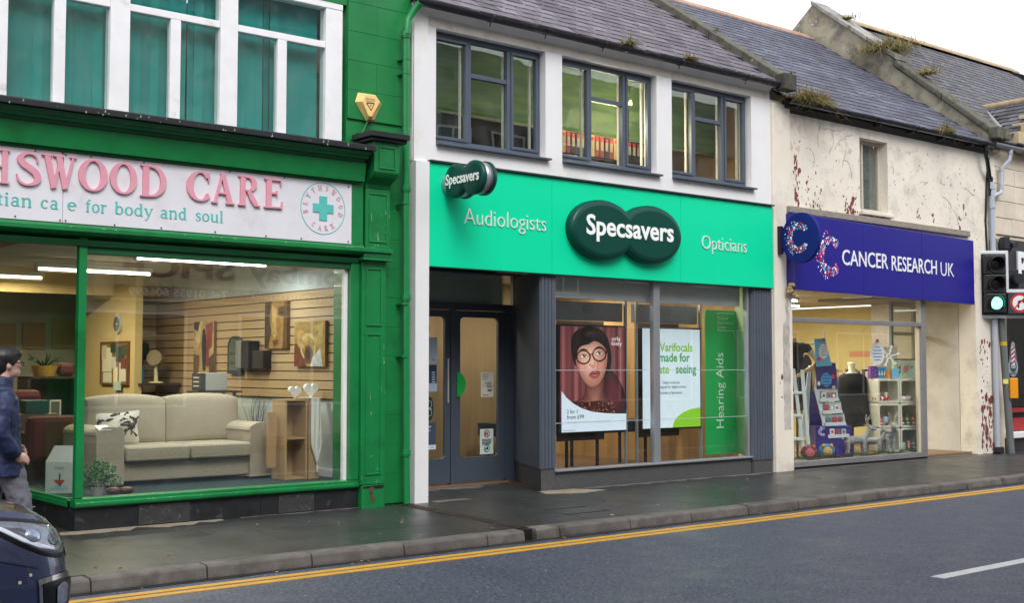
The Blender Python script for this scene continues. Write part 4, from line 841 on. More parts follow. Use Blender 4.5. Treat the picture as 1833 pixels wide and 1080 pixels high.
for k in range(560):
    th, ph, r = random.uniform(0, 6.28), random.uniform(-.5, 1.5), random.uniform(.05, .20)
    c = Vector((4.46 + 1.0 * r * math.cos(th) * math.cos(ph), 11.55 + r * math.sin(th) * math.cos(ph), .58 + .9 * r * math.sin(ph))); a = random.uniform(0, 6.28); t = random.uniform(-.8, .8)
    d = Vector((math.cos(a), math.sin(a), t)).normalized() * .017; e = d.cross(Vector((.3, .9, .4))).normalized() * .011
    b.add([c - d, c + e, c + d, c - e], [(0, 1, 2, 3)], random.choice(lf))
b.build('leaves', pl)
b = MB()
for k in range(12): a = k * .52; b.tube([(4.45, 11.55, .45), (4.45 + .06 * math.cos(a), 11.55 + .06 * math.sin(a), .55), (4.45 + .13 * math.cos(a), 11.55 + .12 * math.sin(a), .62)], .003, flat(50, 80, 40), 5)
b.build('stems', pl); MB().tube([(4.45, 11.55, .421), (4.45, 11.55, .50)], [.05, .065], flat(150, 150, 145), 14).build('pot', pl)
for k, (x, y, c) in enumerate(((4.62, 11.58, (95, 55, 40)), (4.74, 11.56, (80, 35, 30)), (4.68, 11.68, (60, 30, 30)))): MB().ell((x, y, .455 + .03 * (k == 2)), (.075, .05, .036), flat(*c, .4)).build('clay_ornament', None, ['left rounded brown ornament on the window bed', 'right reddish round ornament on the window bed', 'small dark ornament behind the two round ones'][k], 'ornament')
# ================================================================ building B: the optician
WHT = mat('white masonry paint', (.80, .79, .80), .6, var=.04, vs=1.5, bump=.003, bs=12, col2=(.66, .62, .55), mask=(.56, .80), ms=1.3)
GREY = mat('slate grey window paint', (.075, .095, .130), .42, var=.08, vs=5)
GREYD = mat('slate grey door paint', (.066, .084, .112), .38, var=.08, vs=3)
RIB = mat('grey ribbed cladding', (.080, .097, .125), .5, var=.12, vs=2.5, bump=.001, bs=30)
GRANT = mat('grey granite base', (.10, .098, .10), .5, var=.2, vs=50, bs=80, bump=.001, col2=(.05, .05, .052), mask=(.45, .6), ms=140)
ALU = mat('satin aluminium', (.42, .44, .47), .35, metal=.6, var=.06)
B = thing('shop_building', 'white two storey building with dark grey windows and a slate roof over the opticians', 'shop building', (11, F0, .16))
ops = [(8.09, 9.735), (10.005, 11.68), (11.965, 13.60)]
wall('wall', B, WHT, 7.765, 14.02, 3.935, 5.72, 11.13, 11.36, [(a, c, 4.17, 5.485) for a, c in ops])
bx('white_pillar', B, WHT, 7.77, 7.955, 11.055, 11.60, .12, 3.934, bev=.008)
bx('pillar_head', B, WHT, 7.77, 7.955, 11.10, 11.129, 3.935, 5.70)
MB().prof([(11.129, 5.60), (11.06, 5.66), (11.0, 5.66), (11.0, 5.73), (11.129, 5.73)], 7.80, 14.0, WHT).build('eaves_board', B)
rev = mat('weathered lintel render', (.72, .66, .58), .8, var=.08, vs=4, col2=(.5, .44, .36), mask=(.5, .8), ms=5)
MB().box(8.0, 13.95, 11.1255, 11.1295, 5.495, 5.59, rev).build('lintel_band', B)
for n, (a, c) in enumerate(ops):
    W = thing('window', None, None, (a, 11.3, 4.17)); W.parent = B; W.location = Vector((a, 11.3, 4.17)) - wloc(B); WL[W.name] = Vector((a, 11.3, 4.17))
    w_ = c - a; m1, m2 = a + w_ * .335, a + w_ * .70; y0, y1 = 11.235, 11.30; z0, z1 = 4.19, 5.484
    b = MB()
    b.box(a + .001, c - .001, y0, y1, z1 - .06, z1, GREY); b.box(a + .001, c - .001, y0, y1, z0, z0 + .055, GREY)
    b.box(a + .001, a + .042, y0, y1, z0 + .0555, z1 - .0605, GREY); b.box(c - .042, c - .001, y0, y1, z0 + .0555, z1 - .0605, GREY)
    for m_ in (m1, m2): b.box(m_ - .028, m_ + .028, y0 - .004, y1, z0 + .0555, z1 - .0605, GREY)
    b.build('frame', W, bev=.006)
    MB().box(m1 + .0285, m2 - .0285, y0 + .005, y1, 5.02, 5.075, GREY).build('transom', W, bev=.006)
    for (p, q) in ((a + .0425, m1 - .0285), (m2 + .0285, c - .0425)):
        b = MB(); t = .034; zz, ze = z0 + .056, z1 - .061
        for (r, s_, d, e) in ((p, q, zz, zz + t), (p, q, ze - t, ze), (p, p + t, zz + t, ze - t), (q - t, q, zz + t, ze - t)): b.box(r, s_, y0 - .018, y0 + .04, d, e, GREY)
        b.build('casement', W, bev=.006)
        MB().box(p + t, q - t, y0 + .02, y0 + .026, zz + t, ze - t, GLASSU).build('pane', W)
    for (d, e) in ((z0 + .056, 5.0195), (5.0755, z1 - .061)): MB().box(m1 + .0285, m2 - .0285, y0 + .03, y0 + .036, d, e, GLASSU).build('pane', W)
    MB().box(a - .0, c + .045, 11.06, 11.234, 4.145, 4.169, GREY).build('sill', W, bev=.004)
    for x in (m1 - .09, m2 - .045, c - .12): MB().box(x + .01, x + .03, y0 + .07, y0 + .10, z0 + .06, z1 - .07, rev).build('inner_reveal', W)
# upstairs room
tanw = mat('tan office wall', (.50, .30, .13), .8, var=.08); lightw = mat('pale office wall', (.60, .57, .48), .8)
bx('upper_floor', B, flat(120, 110, 95), 7.8, 14.0, 11.37, 15.6, 3.6, 3.66); bx('upper_wall', B, tanw, 7.8, 14.0, 14.8, 14.9, 3.66, 5.8); bx('upper_wall', B, mat('dark office wall', (.10, .10, .09), .8), 7.80, 13.95, 14.6, 14.79, 3.66, 5.7)
bx('upper_wall', B, tanw, 13.96, 14.015, 11.4, 14.6, 3.66, 5.7); bx('upper_ceiling', B, lightw, 7.8, 14.0, 11.37, 14.9, 5.70, 5.715)
gr = mat('green upholstered panel', (.26, .44, .12), .6, var=.35, vs=1.2, stretch=(.6, 1, 5), col2=(.15, .30, .13), mask=(.4, .7), ms=1.6)
MB().prism([(7.85, 12.15, 4.82), (7.85, 12.19, 4.82), (7.85, 11.85, 5.70), (7.85, 11.81, 5.70)], (6.1, 0, 0), gr).build('sloping_green_ceiling', B)
MB().box(7.85, 13.95, 12.13, 12.18, 4.79, 4.82, lightw).build('picture_rail', B)
bs = thing('binder_shelf', 'dark shelf full of lever arch binders upstairs behind the middle window', 'shelf', (12.2, 13, 3.7))
bx('shelf', bs, flat(45, 35, 32), 10.55, 12.5, 12.0, 12.25, 4.46, 4.485); bx('shelf', bs, flat(45, 35, 32), 10.55, 12.5, 12.0, 12.25, 4.16, 4.18); bx('backing', bs, flat(38, 30, 30), 10.55, 12.5, 12.25, 12.27, 3.9, 4.80)
random.seed(6)
for k in range(20):
    x = 10.57 + k * .088; c = random.choice([(30, 30, 38), (30, 30, 38), (120, 45, 40), (175, 145, 95), (28, 28, 34)])
    o = thing('ring_binder', '%s lever arch binder, number %s along the upstairs shelf' % ({30: 'black', 120: 'dark red', 175: 'tan', 28: 'charcoal'}[c[0]], 'first second third fourth fifth sixth seventh eighth ninth tenth eleventh twelfth thirteenth fourteenth fifteenth sixteenth seventeenth eighteenth nineteenth twentieth'.split()[k]), 'binder', (x, 13.05, 4.486), group='lever arch binders on the upstairs shelf')
    bx('spine', o, flat(*c), x, x + .075, 11.97, 12.2, 4.486, 4.77); bx('label', o, flat(150, 138, 115), x + .015, x + .06, 11.966, 11.9695, 4.58, 4.70); bx('red_tab', o, flat(170, 50, 45), x + .015, x + .06, 11.966, 11.9695, 4.705, 4.75)
for (x0, x1, y, z0, z1, c, lab) in ((11.42, 11.75, 12.4, 4.2, 4.50, (165, 170, 175), 'pale grey archive box in the lower left of the middle upstairs window'), (9.25, 9.65, 11.9, 4.15, 4.36, (185, 190, 190), 'pale storage box in the right light of the left upstairs window'), (13.35, 13.62, 12.3, 4.1, 4.47, (150, 150, 150), 'left grey white carton in the right upstairs window'), (13.66, 13.95, 12.3, 4.1, 4.49, (195, 200, 200), 'white lidded carton in the right upstairs window'), (8.95, 9.2, 12.2, 4.1, 5.0, (45, 60, 70), 'tall dark cabinet in the left upstairs window')):
    bx('storage_box', None, flat(*c), x0, x1, y, y + .3, z0, z1, bev=.006, label=lab, cat='box')
gs = thing('green_screen', 'bright green office screen in the lower left of the first upstairs window', 'screen', (8.8, 12, 4))
bx('panel', gs, flat(90, 190, 120), 8.55, 8.78, 12.2, 12.23, 4.0, 4.72); bx('panel', gs, flat(70, 170, 100), 8.30, 8.549, 12.2, 12.23, 4.0, 4.60)
pn = thing('pendant_lamp', 'tall glowing warm lamp upstairs seen in the middle window', 'lamp', (12.85, 12.8, 5.1))
MB().tube([(12.02, 12.0, 5.28), (12.02, 12.0, 5.62)], .055, lamp_mat('warm lamp', (1, .75, .35), 3.0), 12).build('shade', pn); area_light('lamp', pn, (11.4, 11.9, 4.95), 1.2, .3, 30, (1, .85, .6), (R(-50), 0, 0)); MB().tube([(12.02, 12.0, 3.7), (12.02, 12.0, 5.28)], .012, flat(30, 30, 30), 6).build('stem', pn)  # area light is added, set apart from the shade, to brighten the green room
# roof
slB = slate_mats('purple', (.145, .126, .152), (.20, .18, .16)); slC = slate_mats('blue', (.105, .108, .150), (.16, .155, .15)); slD = slate_mats('grey', (.095, .092, .108), (.28, .26, .22))
slates(B, 7.72, 14.05, 10.99, 5.735, R(35), 4.6, slB)
IRON = mat('black iron gutter', (.018, .018, .021), .35, var=.3, vs=8, col2=(.10, .095, .08), mask=(.58, .72), ms=9, coat=.2)
gutter(B, 7.70, 14.02, 10.965, 5.70, .062, IRON, [8.75, 10.55, 11.95, 13.3, 9.6])
skew = mat('mossy coping stone', (.13, .12, .10), .9, var=.4, vs=5, bump=.012, bs=14, col2=(.06, .06, .035), mask=(.5, .6), ms=5, col3=(.30, .28, .24), mask3=(.64, .70), ms3=8)
def coping(par, nm, x0, x1, ya, za, yb, zb, th, mt, bev=.015):
    MB().prism([(x0, ya, za), (x0, yb, zb), (x0, yb, zb - th), (x0, ya, za - th)], (x1 - x0, 0, 0), mt).build(nm, par, bev=bev)
for i in range(6):
    d0, d1 = i * .8, i * .8 + .793; c, s_ = math.cos(R(35)), math.sin(R(35)); coping(B, 'coping_stone', 14.02, 14.30, 10.98 + d0 * c, 5.86 + d0 * s_, 10.98 + d1 * c, 5.86 + d1 * s_, .20, skew)
bx('skew_corbel', B, mat('sooty corbel stone', (.06, .055, .045), .9, var=.4, vs=6, bump=.012, bs=14), 14.0, 14.28, 10.84, 11.02, 5.60, 5.84, bev=.02)
# ground floor interior first
gold = mat('warm wood panelling', (.36, .22, .08), .45, var=.3, vs=2, stretch=(3, 3, .25), rnd=.1)
tanb = mat('tan roller blind', (.40, .30, .17), .7, var=.14, vs=2.4, stretch=(5, 5, .3))
brf = mat('brown timber floor', (.085, .05, .025), .35, var=.2, vs=3)
bx('shop_floor', B, brf, 8.0, 14.03, 12.42, 17.6, .10, .172); bx('shop_floor', B, brf, 9.9, 14.03, 11.24, 12.42, .10, .1718); bx('shop_ceiling', B, flat(215, 212, 205), 7.97, 14.05, 11.15, 17.6, 2.86, 2.93); bx('shop_wall', B, gold, 7.97, 14.05, 17.5, 17.6, .172, 2.86)
bx('shop_wall', B, tanb, 7.97, 11.5, 13.9, 13.95, .172, 2.86); bx('skirting', B, flat(45, 30, 25), 7.97, 14.0, 17.46, 17.4995, .172, .32)
bx('party_wall', B, gold, 14.0, 14.04, 11.78, 17.5, .172, 2.86)
bx('dark_partition', B, flat(60, 50, 42), 9.42, 9.62, 13.6, 13.65, .35, 2.3)
# entrance recess
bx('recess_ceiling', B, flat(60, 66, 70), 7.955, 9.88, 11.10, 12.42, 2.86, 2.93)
bx('recess_wall', B, WHT, 7.957, 7.99, 11.601, 12.4, .12, 2.86)
D = thing('entrance_doors', 'pair of grey glazed entrance doors with rounded panes and a green half round push plate', 'doors', (9.3, 12.3, .17))
b = MB(); b.box(7.995, 10.20, 12.30, 12.37, 2.36, 2.45, GREYD); b.box(10.075, 10.20, 12.30, 12.37, .13, 2.3595, GREYD); b.box(9.185, 9.262, 12.285, 12.37, .13, 2.3595, GREYD); b.box(8.36, 8.43, 12.30, 12.37, .13, 2.3595, GREYD); b.box(7.995, 10.20, 12.30, 12.37, 2.83, 2.86, GREYD)
b.build('door_frame', D, bev=.006); bx('side_panel', D, GREYD, 10.203, 10.75, 12.31, 12.37, .13, 2.86)
def rrect(x0, x1, z0, z1, r, n=5):
    P = []
    for cx, cz, a0 in ((x1 - r, z1 - r, 0), (x0 + r, z1 - r, 90), (x0 + r, z0 + r, 180), (x1 - r, z0 + r, 270)):
        P += [(cx + r * math.cos(R(a0 + 90 * i / n)), cz + r * math.sin(R(a0 + 90 * i / n))) for i in range(n + 1)]
    return P
def ringface(b, outer, inner, y0, y1, mt):
    n = len(outer); k = [(x, y0, z) for x, z in outer] + [(x, y0, z) for x, z in inner] + [(x, y1, z) for x, z in outer] + [(x, y1, z) for x, z in inner]; F = []
    for i in range(n):
        j = (i + 1) % n; F += [(i, j, n + j, n + i), (2 * n + j, 2 * n + i, 3 * n + i, 3 * n + j), (i, 2 * n + i, 2 * n + j, j), (n + i, n + j, 3 * n + j, 3 * n + i)]
    b.add(k, F, mt)
for x0, x1 in ((8.435, 9.18), (9.267, 10.07)):
    b = MB(); ringface(b, rrect(x0, x1, .20, 2.355, .004), rrect(x0 + .07, x1 - .12 if x0 > 9 else x1 - .08, .51, 2.27, .055), 12.305, 12.35, GREYD); b.build('door_leaf', D, bev=.004)
    bx('pane', D, GLASS2, x0 + .06, x1 - .07, 12.325, 12.331, .50, 2.28)
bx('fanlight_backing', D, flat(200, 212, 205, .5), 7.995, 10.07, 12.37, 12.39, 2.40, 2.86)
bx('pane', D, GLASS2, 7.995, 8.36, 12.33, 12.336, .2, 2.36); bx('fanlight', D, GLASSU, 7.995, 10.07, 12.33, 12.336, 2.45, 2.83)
bx('threshold', D, flat(120, 95, 80), 8.43, 10.07, 12.20, 12.299, .13, .185, bev=.006)
bx('door_closer', D, flat(190, 185, 170), 9.135, 9.15, 12.29, 12.304, 1.2, 1.75)
g_ = flat(35, 165, 75, .4); MB().prism([(9.275 + .135 * math.cos(R(a)), 12.285, 1.425 + .155 * math.sin(R(a))) for a in range(-90, 91, 12)], (0, .02, 0), g_).build('push_plate', D)
ink = flat(40, 42, 46); blu = flat(45, 62, 90)
def notice(lab, x, z, w_, h, base, paint, cat='notice', y=12.322):
    o = thing('door_notice', lab, cat, (x, y, z)); bx('sheet', o, flat(*base), x, x + w_, y - .001, y + .001, z, z + h)
    p = Print((x, y - .0015, z), (1, 0, 0), (0, 0, 1), w_, h, 0, 0, 100, 100 * h / w_); paint(p, 100 * h / w_); p.done('print', o)
def rows_(p, x, y, n, dy, wds, col, h=4):
    for i in range(n): p.line(x, y + i * dy, x + wds[i % len(wds)], y + i * dy, h, col)
def n1(p, H):
    p.text('science', 10, 20, 9, ink, 42); p.text('through', 10, 34, 9, ink, 42); p.text('vision', 10, 48, 9, ink, 34); p.line(12, 92, 36, 62, 2, ink); rows_(p, 40, 66, 4, 9, (48, 40, 50), flat(120, 122, 125), 4); rows_(p, 50, H - 45, 2, 8, (36, 30), ink, 4); p.line(10, H - 14, 60, H - 14, 5, flat(150, 150, 150))
notice('white notice sheet taped inside the right door pane at eye height', 9.68, 1.26, .205, .32, (225, 222, 210), n1)
def n2(p, H):
    p.ring(50, 28, 22, 22, 6, flat(170, 40, 50)); p.poly([(36, 26), (48, 26), (52, 20), (60, 22), (58, 30), (58, 40), (54, 40), (53, 33), (44, 33), (43, 40), (39, 40)], ink); p.line(36, 16, 64, 42, 5, flat(170, 40, 50))
    rows_(p, 14, 62, 4, 9, (72, 66, 70, 60), flat(90, 90, 92), 5); p.ring(50, H - 34, 22, 22, 4, flat(30, 120, 80)); p.poly([(38, H - 36), (48, H - 38), (52, H - 46), (60, H - 44), (58, H - 36), (60, H - 24), (56, H - 24), (53, H - 30), (44, H - 30), (42, H - 23), (38, H - 23)], ink)
notice('small white sticker with a red no dogs circle and a green assistance dog circle', 9.665, .535, .215, .32, (205, 222, 215), n2, 'sticker')
notice('pale blue white sheet at the top of the left door pane', 8.62, 1.70, .37, .31, (190, 205, 225), lambda p, H: (p.line(20, 14, 60, 14, 3, blu), p.text('NHS', 78, H - 6, 6, flat(40, 110, 80), 14)))
notice('opening hours panel on the left door with a dark table of hours', 8.62, 1.34, .37, .34, (180, 195, 215), lambda p, H: (p.poly([(0, 2), (98, 2), (98, H - 28), (0, H - 28)], blu), p.text('Opening hours', 8, 16, 6, flat(200, 210, 225), 50), rows_(p, 8, 28, 5, 8, (20, 24, 18), flat(190, 200, 215), 4), rows_(p, 52, 28, 5, 8, (14,), flat(190, 200, 215), 4), rows_(p, 76, 28, 5, 8, (14,), flat(190, 200, 215), 4)))
notice('oval dark green logo sticker on the left door pane', 8.80, .98, .14, .30, (120, 110, 70), lambda p, H: (p.disc(50, H / 2, 46, H / 2 - 2, flat(15, 45, 38)), p.ring(50, H * .32, 28, 34, 5, flat(190, 200, 190)), p.ring(50, H * .66, 28, 34, 5, flat(190, 200, 190)), p.line(20, H / 2, 80, H / 2, 5, flat(200, 205, 200))), 'sticker')
notice('dark slate coloured information sheet low on the left door pane', 8.62, .63, .35, .33, (62, 78, 100), lambda p, H: (rows_(p, 10, 14, 3, 7, (70, 60, 66), flat(190, 200, 215), 4), p.poly([(0, H - 16), (100, H - 16), (100, H), (0, H)], flat(215, 225, 235)), p.text('info', 76, H - 5, 6, blu, 16)))
notice('tiny yellow number sticker at the top of the left door', 8.80, 2.08, .07, .07, (60, 52, 35), lambda p, H: p.text('3', 30, H - 14, 60, flat(220, 190, 40)), 'sticker')
# ribbed splayed columns
def ribbed(nm, lab, pts, zb, par, n_per=.055):
    o = thing(nm, lab, 'column', (pts[0][0], pts[0][1], .13))
    cx = sum(p[0] for p in pts) / len(pts); cy = sum(p[1] for p in pts) / len(pts)
    MB().prism([(x, y, .12) for x, y in pts], (0, 0, zb - .12), GRANT).build('granite_base', o, bev=.006)
    P = []
    for (x0, y0), (x1, y1) in zip(pts, pts[1:]):
        l = math.hypot(x1 - x0, y1 - y0); n = max(1, round(l / n_per)); nx, ny = (y1 - y0) / l, -(x1 - x0) / l
        if nx * (x0 - cx) + ny * (y0 - cy) < 0: nx, ny = -nx, -ny
        for i in range(n):
            for t, d in ((.0, .0), (.10, .014), (.78, .014), (.90, .0)):
                q = (i + t) / n; P.append((lerp(x0, x1, q) + nx * d, lerp(y0, y1, q) + ny * d))
    P.append(pts[-1]); MB().prism([(x, y, zb + .002) for x, y in P], (0, 0, 2.80 - zb), RIB).build('ribbed_cladding', o)
    return o
ribbed('ribbed_column', 'grey ribbed splayed column between the entrance doors and the optician window', [(10.22, 12.29), (9.655, 11.13), (9.875, 11.13), (9.92, 11.25), (10.34, 12.29)], .425, None)
ribbed('ribbed_column', 'grey ribbed column at the right end of the optician window', [(13.565, 11.24), (13.60, 11.13), (14.0, 11.13), (14.0, 11.5), (13.9, 11.5)], .34, None)
# shop window
W = thing('shop_window', 'wide optician display window with aluminium posts on a low granite wall', 'shop window', (11.7, 11.2, .17))
bx('granite_upstand', W, GRANT, 9.885, 13.56, 11.16, 11.30, .12, .375, bev=.004); bx('sill', W, ALU, 9.88, 13.565, 11.12, 11.30, .377, .402, bev=.005)
b = MB(); b.box(9.885, 9.93, 11.17, 11.24, .403, 2.76, ALU); b.box(11.635, 11.745, 11.16, 11.24, .403, 2.76, ALU); b.box(13.525, 13.56, 11.17, 11.24, .403, 2.76, ALU); b.build('frame_post', W, bev=.005)
bx('pane', W, GLASS2, 9.93, 11.635, 11.20, 11.206, .40, 2.77); bx('pane', W, GLASS2, 11.745, 13.525, 11.20, 11.206, .40, 2.77)
bx('display_bed', W, mat('pale window bed', (.30, .25, .18), .6), 9.93, 13.55, 11.25, 11.27, .17, .40)
for zl in (1.60, .955): bx('pale_line', W, flat(175, 185, 190), 9.935, 11.63, 11.1985, 11.1995, zl, zl + .007); bx('pale_line', W, flat(175, 185, 190), 11.75, 13.52, 11.1985, 11.1995, zl, zl + .007)  # thin pale horizontal strips across both panes
hg = thing('display_rails', 'slim vertical steel poles holding the two display screens', 'display poles', (11.8, 11.7, .17))
for x in (10.40, 11.68, 11.885, 13.17): bx('pole', hg, ALU, x - .018, x + .018, 11.72, 11.75, .172, 2.60)
hdr = flat(150, 157, 170, .5)
bx('bulkhead', B, flat(185, 190, 192, .35), 9.94, 13.54, 11.32, 11.40, 2.50, 2.86)
def screen(x0, x1, lab, paint, hd):
    o = thing('display_screen', lab, 'poster screen', ((x0 + x1) / 2, 11.7, .8)); bx('bezel', o, flat(18, 18, 20, .3), x0 - .025, x1 + .025, 11.70, 11.76, .785, 2.195, bev=.004)
    p = Print((x0, 11.699, .81), (1, 0, 0), (0, 0, 1), x1 - x0, 1.36, 68, 280, 372, 787); paint(p); p.done('picture', o)
    bx('header', o, hdr, x0 - .05, x1 + .06, 11.80, 11.86, 2.25, 2.50)
    b = MB(); ringface(b, rrect((x0 + x1) / 2 - .09, (x0 + x1) / 2 + .09, 2.37, 2.45, .03), rrect((x0 + x1) / 2 - .083, (x0 + x1) / 2 + .083, 2.377, 2.443, .025), 11.795, 11.799, flat(120, 128, 138)); text(b, 'Specsavers', ((x0 + x1) / 2 - .07, 11.797, 2.40), .022, flat(130, 138, 148), .14); b.build('header_logo', o)
em = lambda r, g, bb, e=.22: flat(r, g, bb, .3, emit=e)
def posterA(p):
    sm = lambda pts: [q[:2] for q in smoothpath([(a, c, 0) for a, c in pts + pts[:1]], 4)]
    def shade(pts, c0, c1, n, sx, sy, k=.6, e=.22):
        P = sm(pts); cx, cy = sum(q[0] for q in P) / len(P), sum(q[1] for q in P) / len(P)
        for i in range(n):
            t = i / (n - 1); s_ = 1 - k * t; p.poly([(cx + (x - cx) * s_ + sx * t, cy + (y - cy) * s_ + sy * t) for x, y in P], em(*[int(lerp(a, c, t)) for a, c in zip(c0, c1)], e), step=False); p.z += .0002
    for i in range(38): x = 68 + i * 8; v = .5 + .5 * math.sin(i * 1.3) * math.cos(i * .37); c = [int(lerp(a, q, v)) for a, q in zip((78, 36, 42), (158, 92, 92))]; p.poly([(x, 280), (x + 8, 280), (x + 8, 720), (x, 720)], em(*c), step=False)
    p.z += .0004
    shade([(286, 470), (330, 520), (368, 600), (371, 705), (250, 700), (255, 600)], (46, 20, 24), (92, 40, 46), 6, 10, 6)
    shade([(122, 420), (116, 350), (140, 302), (190, 279), (240, 284), (282, 320), (302, 390), (306, 450), (292, 500), (262, 510), (160, 480), (132, 462)], (20, 14, 16), (30, 22, 24), 3, 0, 0, .3)
    shade([(178, 540), (262, 512), (270, 612), (312, 690), (136, 655), (176, 612)], (84, 46, 42), (158, 104, 90), 9, 4, 46, .8)
    shade([(138, 390), (150, 350), (205, 336), (256, 344), (284, 390), (284, 455), (270, 515), (242, 560), (208, 572), (178, 548), (152, 500), (137, 445)], (164, 108, 92), (226, 178, 158), 12, -8, -12, .62)
    shade([(236, 450), (262, 440), (268, 470), (252, 500), (236, 488)], (190, 130, 114), (212, 140, 124), 4, 0, 0, .7); shade([(152, 456), (172, 450), (184, 476), (176, 500), (158, 490)], (206, 152, 134), (222, 150, 134), 4, 0, 0, .7)
    p.poly(sm([(122, 430), (128, 350), (160, 298), (220, 286), (276, 330), (300, 440), (288, 414), (266, 372), (226, 350), (196, 366), (166, 374), (146, 396), (134, 450)]), em(24, 16, 18))
    shade([(160, 318), (200, 296), (244, 306), (230, 330), (186, 336)], (28, 20, 22), (62, 48, 50), 5, 0, -4, .7)
    shade([(212, 404), (220, 430), (228, 458), (222, 472), (206, 473), (199, 464), (207, 440)], (196, 140, 122), (232, 188, 168), 5, -2, 0, .6); p.poly(sm([(203, 470), (214, 477), (226, 471), (216, 480)]), em(128, 74, 64))
    for cx, cy in ((172, 424), (243, 410)):
        shade([(cx - 20, cy + 2), (cx, cy - 13), (cx + 19, cy - 2), (cx, cy + 12)], (176, 120, 106), (190, 136, 122), 3, 0, 0, .3)
        p.poly(sm([(cx - 16, cy + 3), (cx, cy - 8), (cx + 15, cy - 1), (cx, cy + 8)]), em(232, 226, 224)); p.disc(cx + 3, cy - 2, 7, 7.6, em(58, 42, 38)); p.disc(cx + 3, cy - 2, 3.6, 4, em(16, 12, 12)); p.disc(cx + 5, cy - 5, 1.8, 1.8, em(240, 240, 240)); p.poly(sm([(cx - 18, cy + 2), (cx - 2, cy - 10), (cx + 16, cy - 3), (cx - 1, cy - 7)]), em(40, 24, 24))
    p.poly(sm([(146, 398), (170, 387), (194, 395), (170, 393)]), em(52, 34, 32)); p.poly(sm([(222, 386), (244, 374), (266, 386), (244, 380)]), em(52, 34, 32))
    for cx, cy in ((170, 428), (245, 414)): p.ring(cx, cy, 34, 35, 6, em(26, 20, 22))
    p.line(201, 416, 214, 412, 5, em(30, 24, 26)); p.line(277, 404, 294, 398, 7, em(30, 24, 26)); p.line(126, 440, 138, 434, 7, em(30, 24, 26))
    shade([(194, 512), (212, 496), (222, 499), (232, 493), (248, 504), (237, 524), (214, 529)], (132, 60, 62), (196, 100, 98), 5, -1, 4, .6); p.poly(sm([(200, 511), (222, 507), (244, 505), (222, 513)]), em(84, 30, 34))
    p.poly(sm([(122, 640), (180, 646), (240, 640), (280, 656), (330, 700), (200, 702), (136, 670)]), em(50, 22, 22)); random.seed(12)
    for _ in range(110): p.disc(random.uniform(134, 316), random.uniform(648, 698), random.uniform(1.4, 3.6), random.uniform(1.4, 3), em(*random.choice([(180, 100, 60), (140, 60, 44), (205, 150, 110), (96, 40, 34)])), n=6, step=False)
    p.z += .0004
    cv = [(68, 590), (90, 622), (120, 650), (160, 675), (210, 693), (270, 702), (330, 706), (372, 707)]; p.poly(cv + [(372, 787), (68, 787)], em(200, 214, 228, .28))
    t = em(40, 46, 56); p.text('2 for 1', 92, 698, 18, t, 48, .01); p.text('from £99', 92, 724, 18, t, 78, .01); p.text('with single vision lenses to the same prescription', 92, 744, 7, t, 200); p.line(74, 779, 132, 779, 1.5, t)
    w2 = em(230, 220, 222); p.text('orla', 302, 346, 19, w2, 42, .015); p.text('kiely', 302, 369, 19, w2, 50, .015)
def posterB(p):
    p.poly([(68, 280), (372, 280), (372, 787), (68, 787)], em(196, 212, 222, .30)); g1, g2 = em(125, 185, 45), em(60, 150, 70); t = em(70, 76, 84)
    for s_, y, x1, g_c in (('Varifocals', 395, 331, g1), ('made for', 448, 316, g2), ('seeing', 508, 351, g2), ('late', 508, 205, g1)): p.text(s_, x1, y, 43, g_c, None, .024, 'r')
    for s_, y, x1 in (('Digital varifocals', 562, 256), ('Designed for digital screens', 584, 290), ('Exclusively at Specsavers', 614, 270)): p.text(s_, x1 + 4, y, 13, t, None, .01, 'r')
    p.poly([(372, 787)] + [(372 + 150 * math.cos(R(a)), 787 - 98 * math.sin(R(a))) for a in range(90, 181, 9)], em(122, 182, 36, .3))
screen(10.475, 11.63, 'left display screen showing a woman in round black glasses against a dusty red curtain', posterA, 0)
screen(11.965, 13.12, 'right display screen, pale blue with green lettering about varifocals', posterB, 1)
ha = thing('hearing_aids_panel', 'tall bright green panel with white sideways lettering at the right of the optician window', 'window panel', (13.6, 11.7, .4))
hag = flat(20, 150, 75, .4, emit=.12); bx('panel', ha, hag, 13.27, 13.95, 11.72, 11.74, .40, 2.46)
b = MB(); text(b, 'Hearing Aids', (13.52, 11.717, 1.66), .155, flat(225, 240, 230), 1.08, right=(0, 0, 1), up=(-1, 0, 0), align='c', bold=.0)
b.v = [(x + 0.12, y, z - .35) for x, y, z in b.v]
ws = flat(225, 240, 230)
for i, s_ in enumerate(('Book an', 'appointment', 'online')): text(b, s_, (13.55, 11.717, 2.33 - i * .065), .042, ws, [.20, .33, .16][i])
pts = [(13.53, 2.42), (13.93, 2.42), (13.93, 1.98), (13.88, 2.17), (13.53, 2.17)]
for (a, c) in zip(pts, pts[1:] + pts[:1]): stroke(b, [(a[0], a[1], .009), (c[0], c[1], .009)], frame((0, 11.717, 0), (1, 0, 0), (0, 0, 1)), ws, 0, .002)
b.build('lettering', ha)
MB().prism([(13.955, 11.76, .40), (13.57, 11.28, .40), (13.585, 11.27, .40), (13.97, 11.75, .40)], (0, 0, 2.40), flat(175, 205, 165, .4)).build('pale_side_panel', ha)
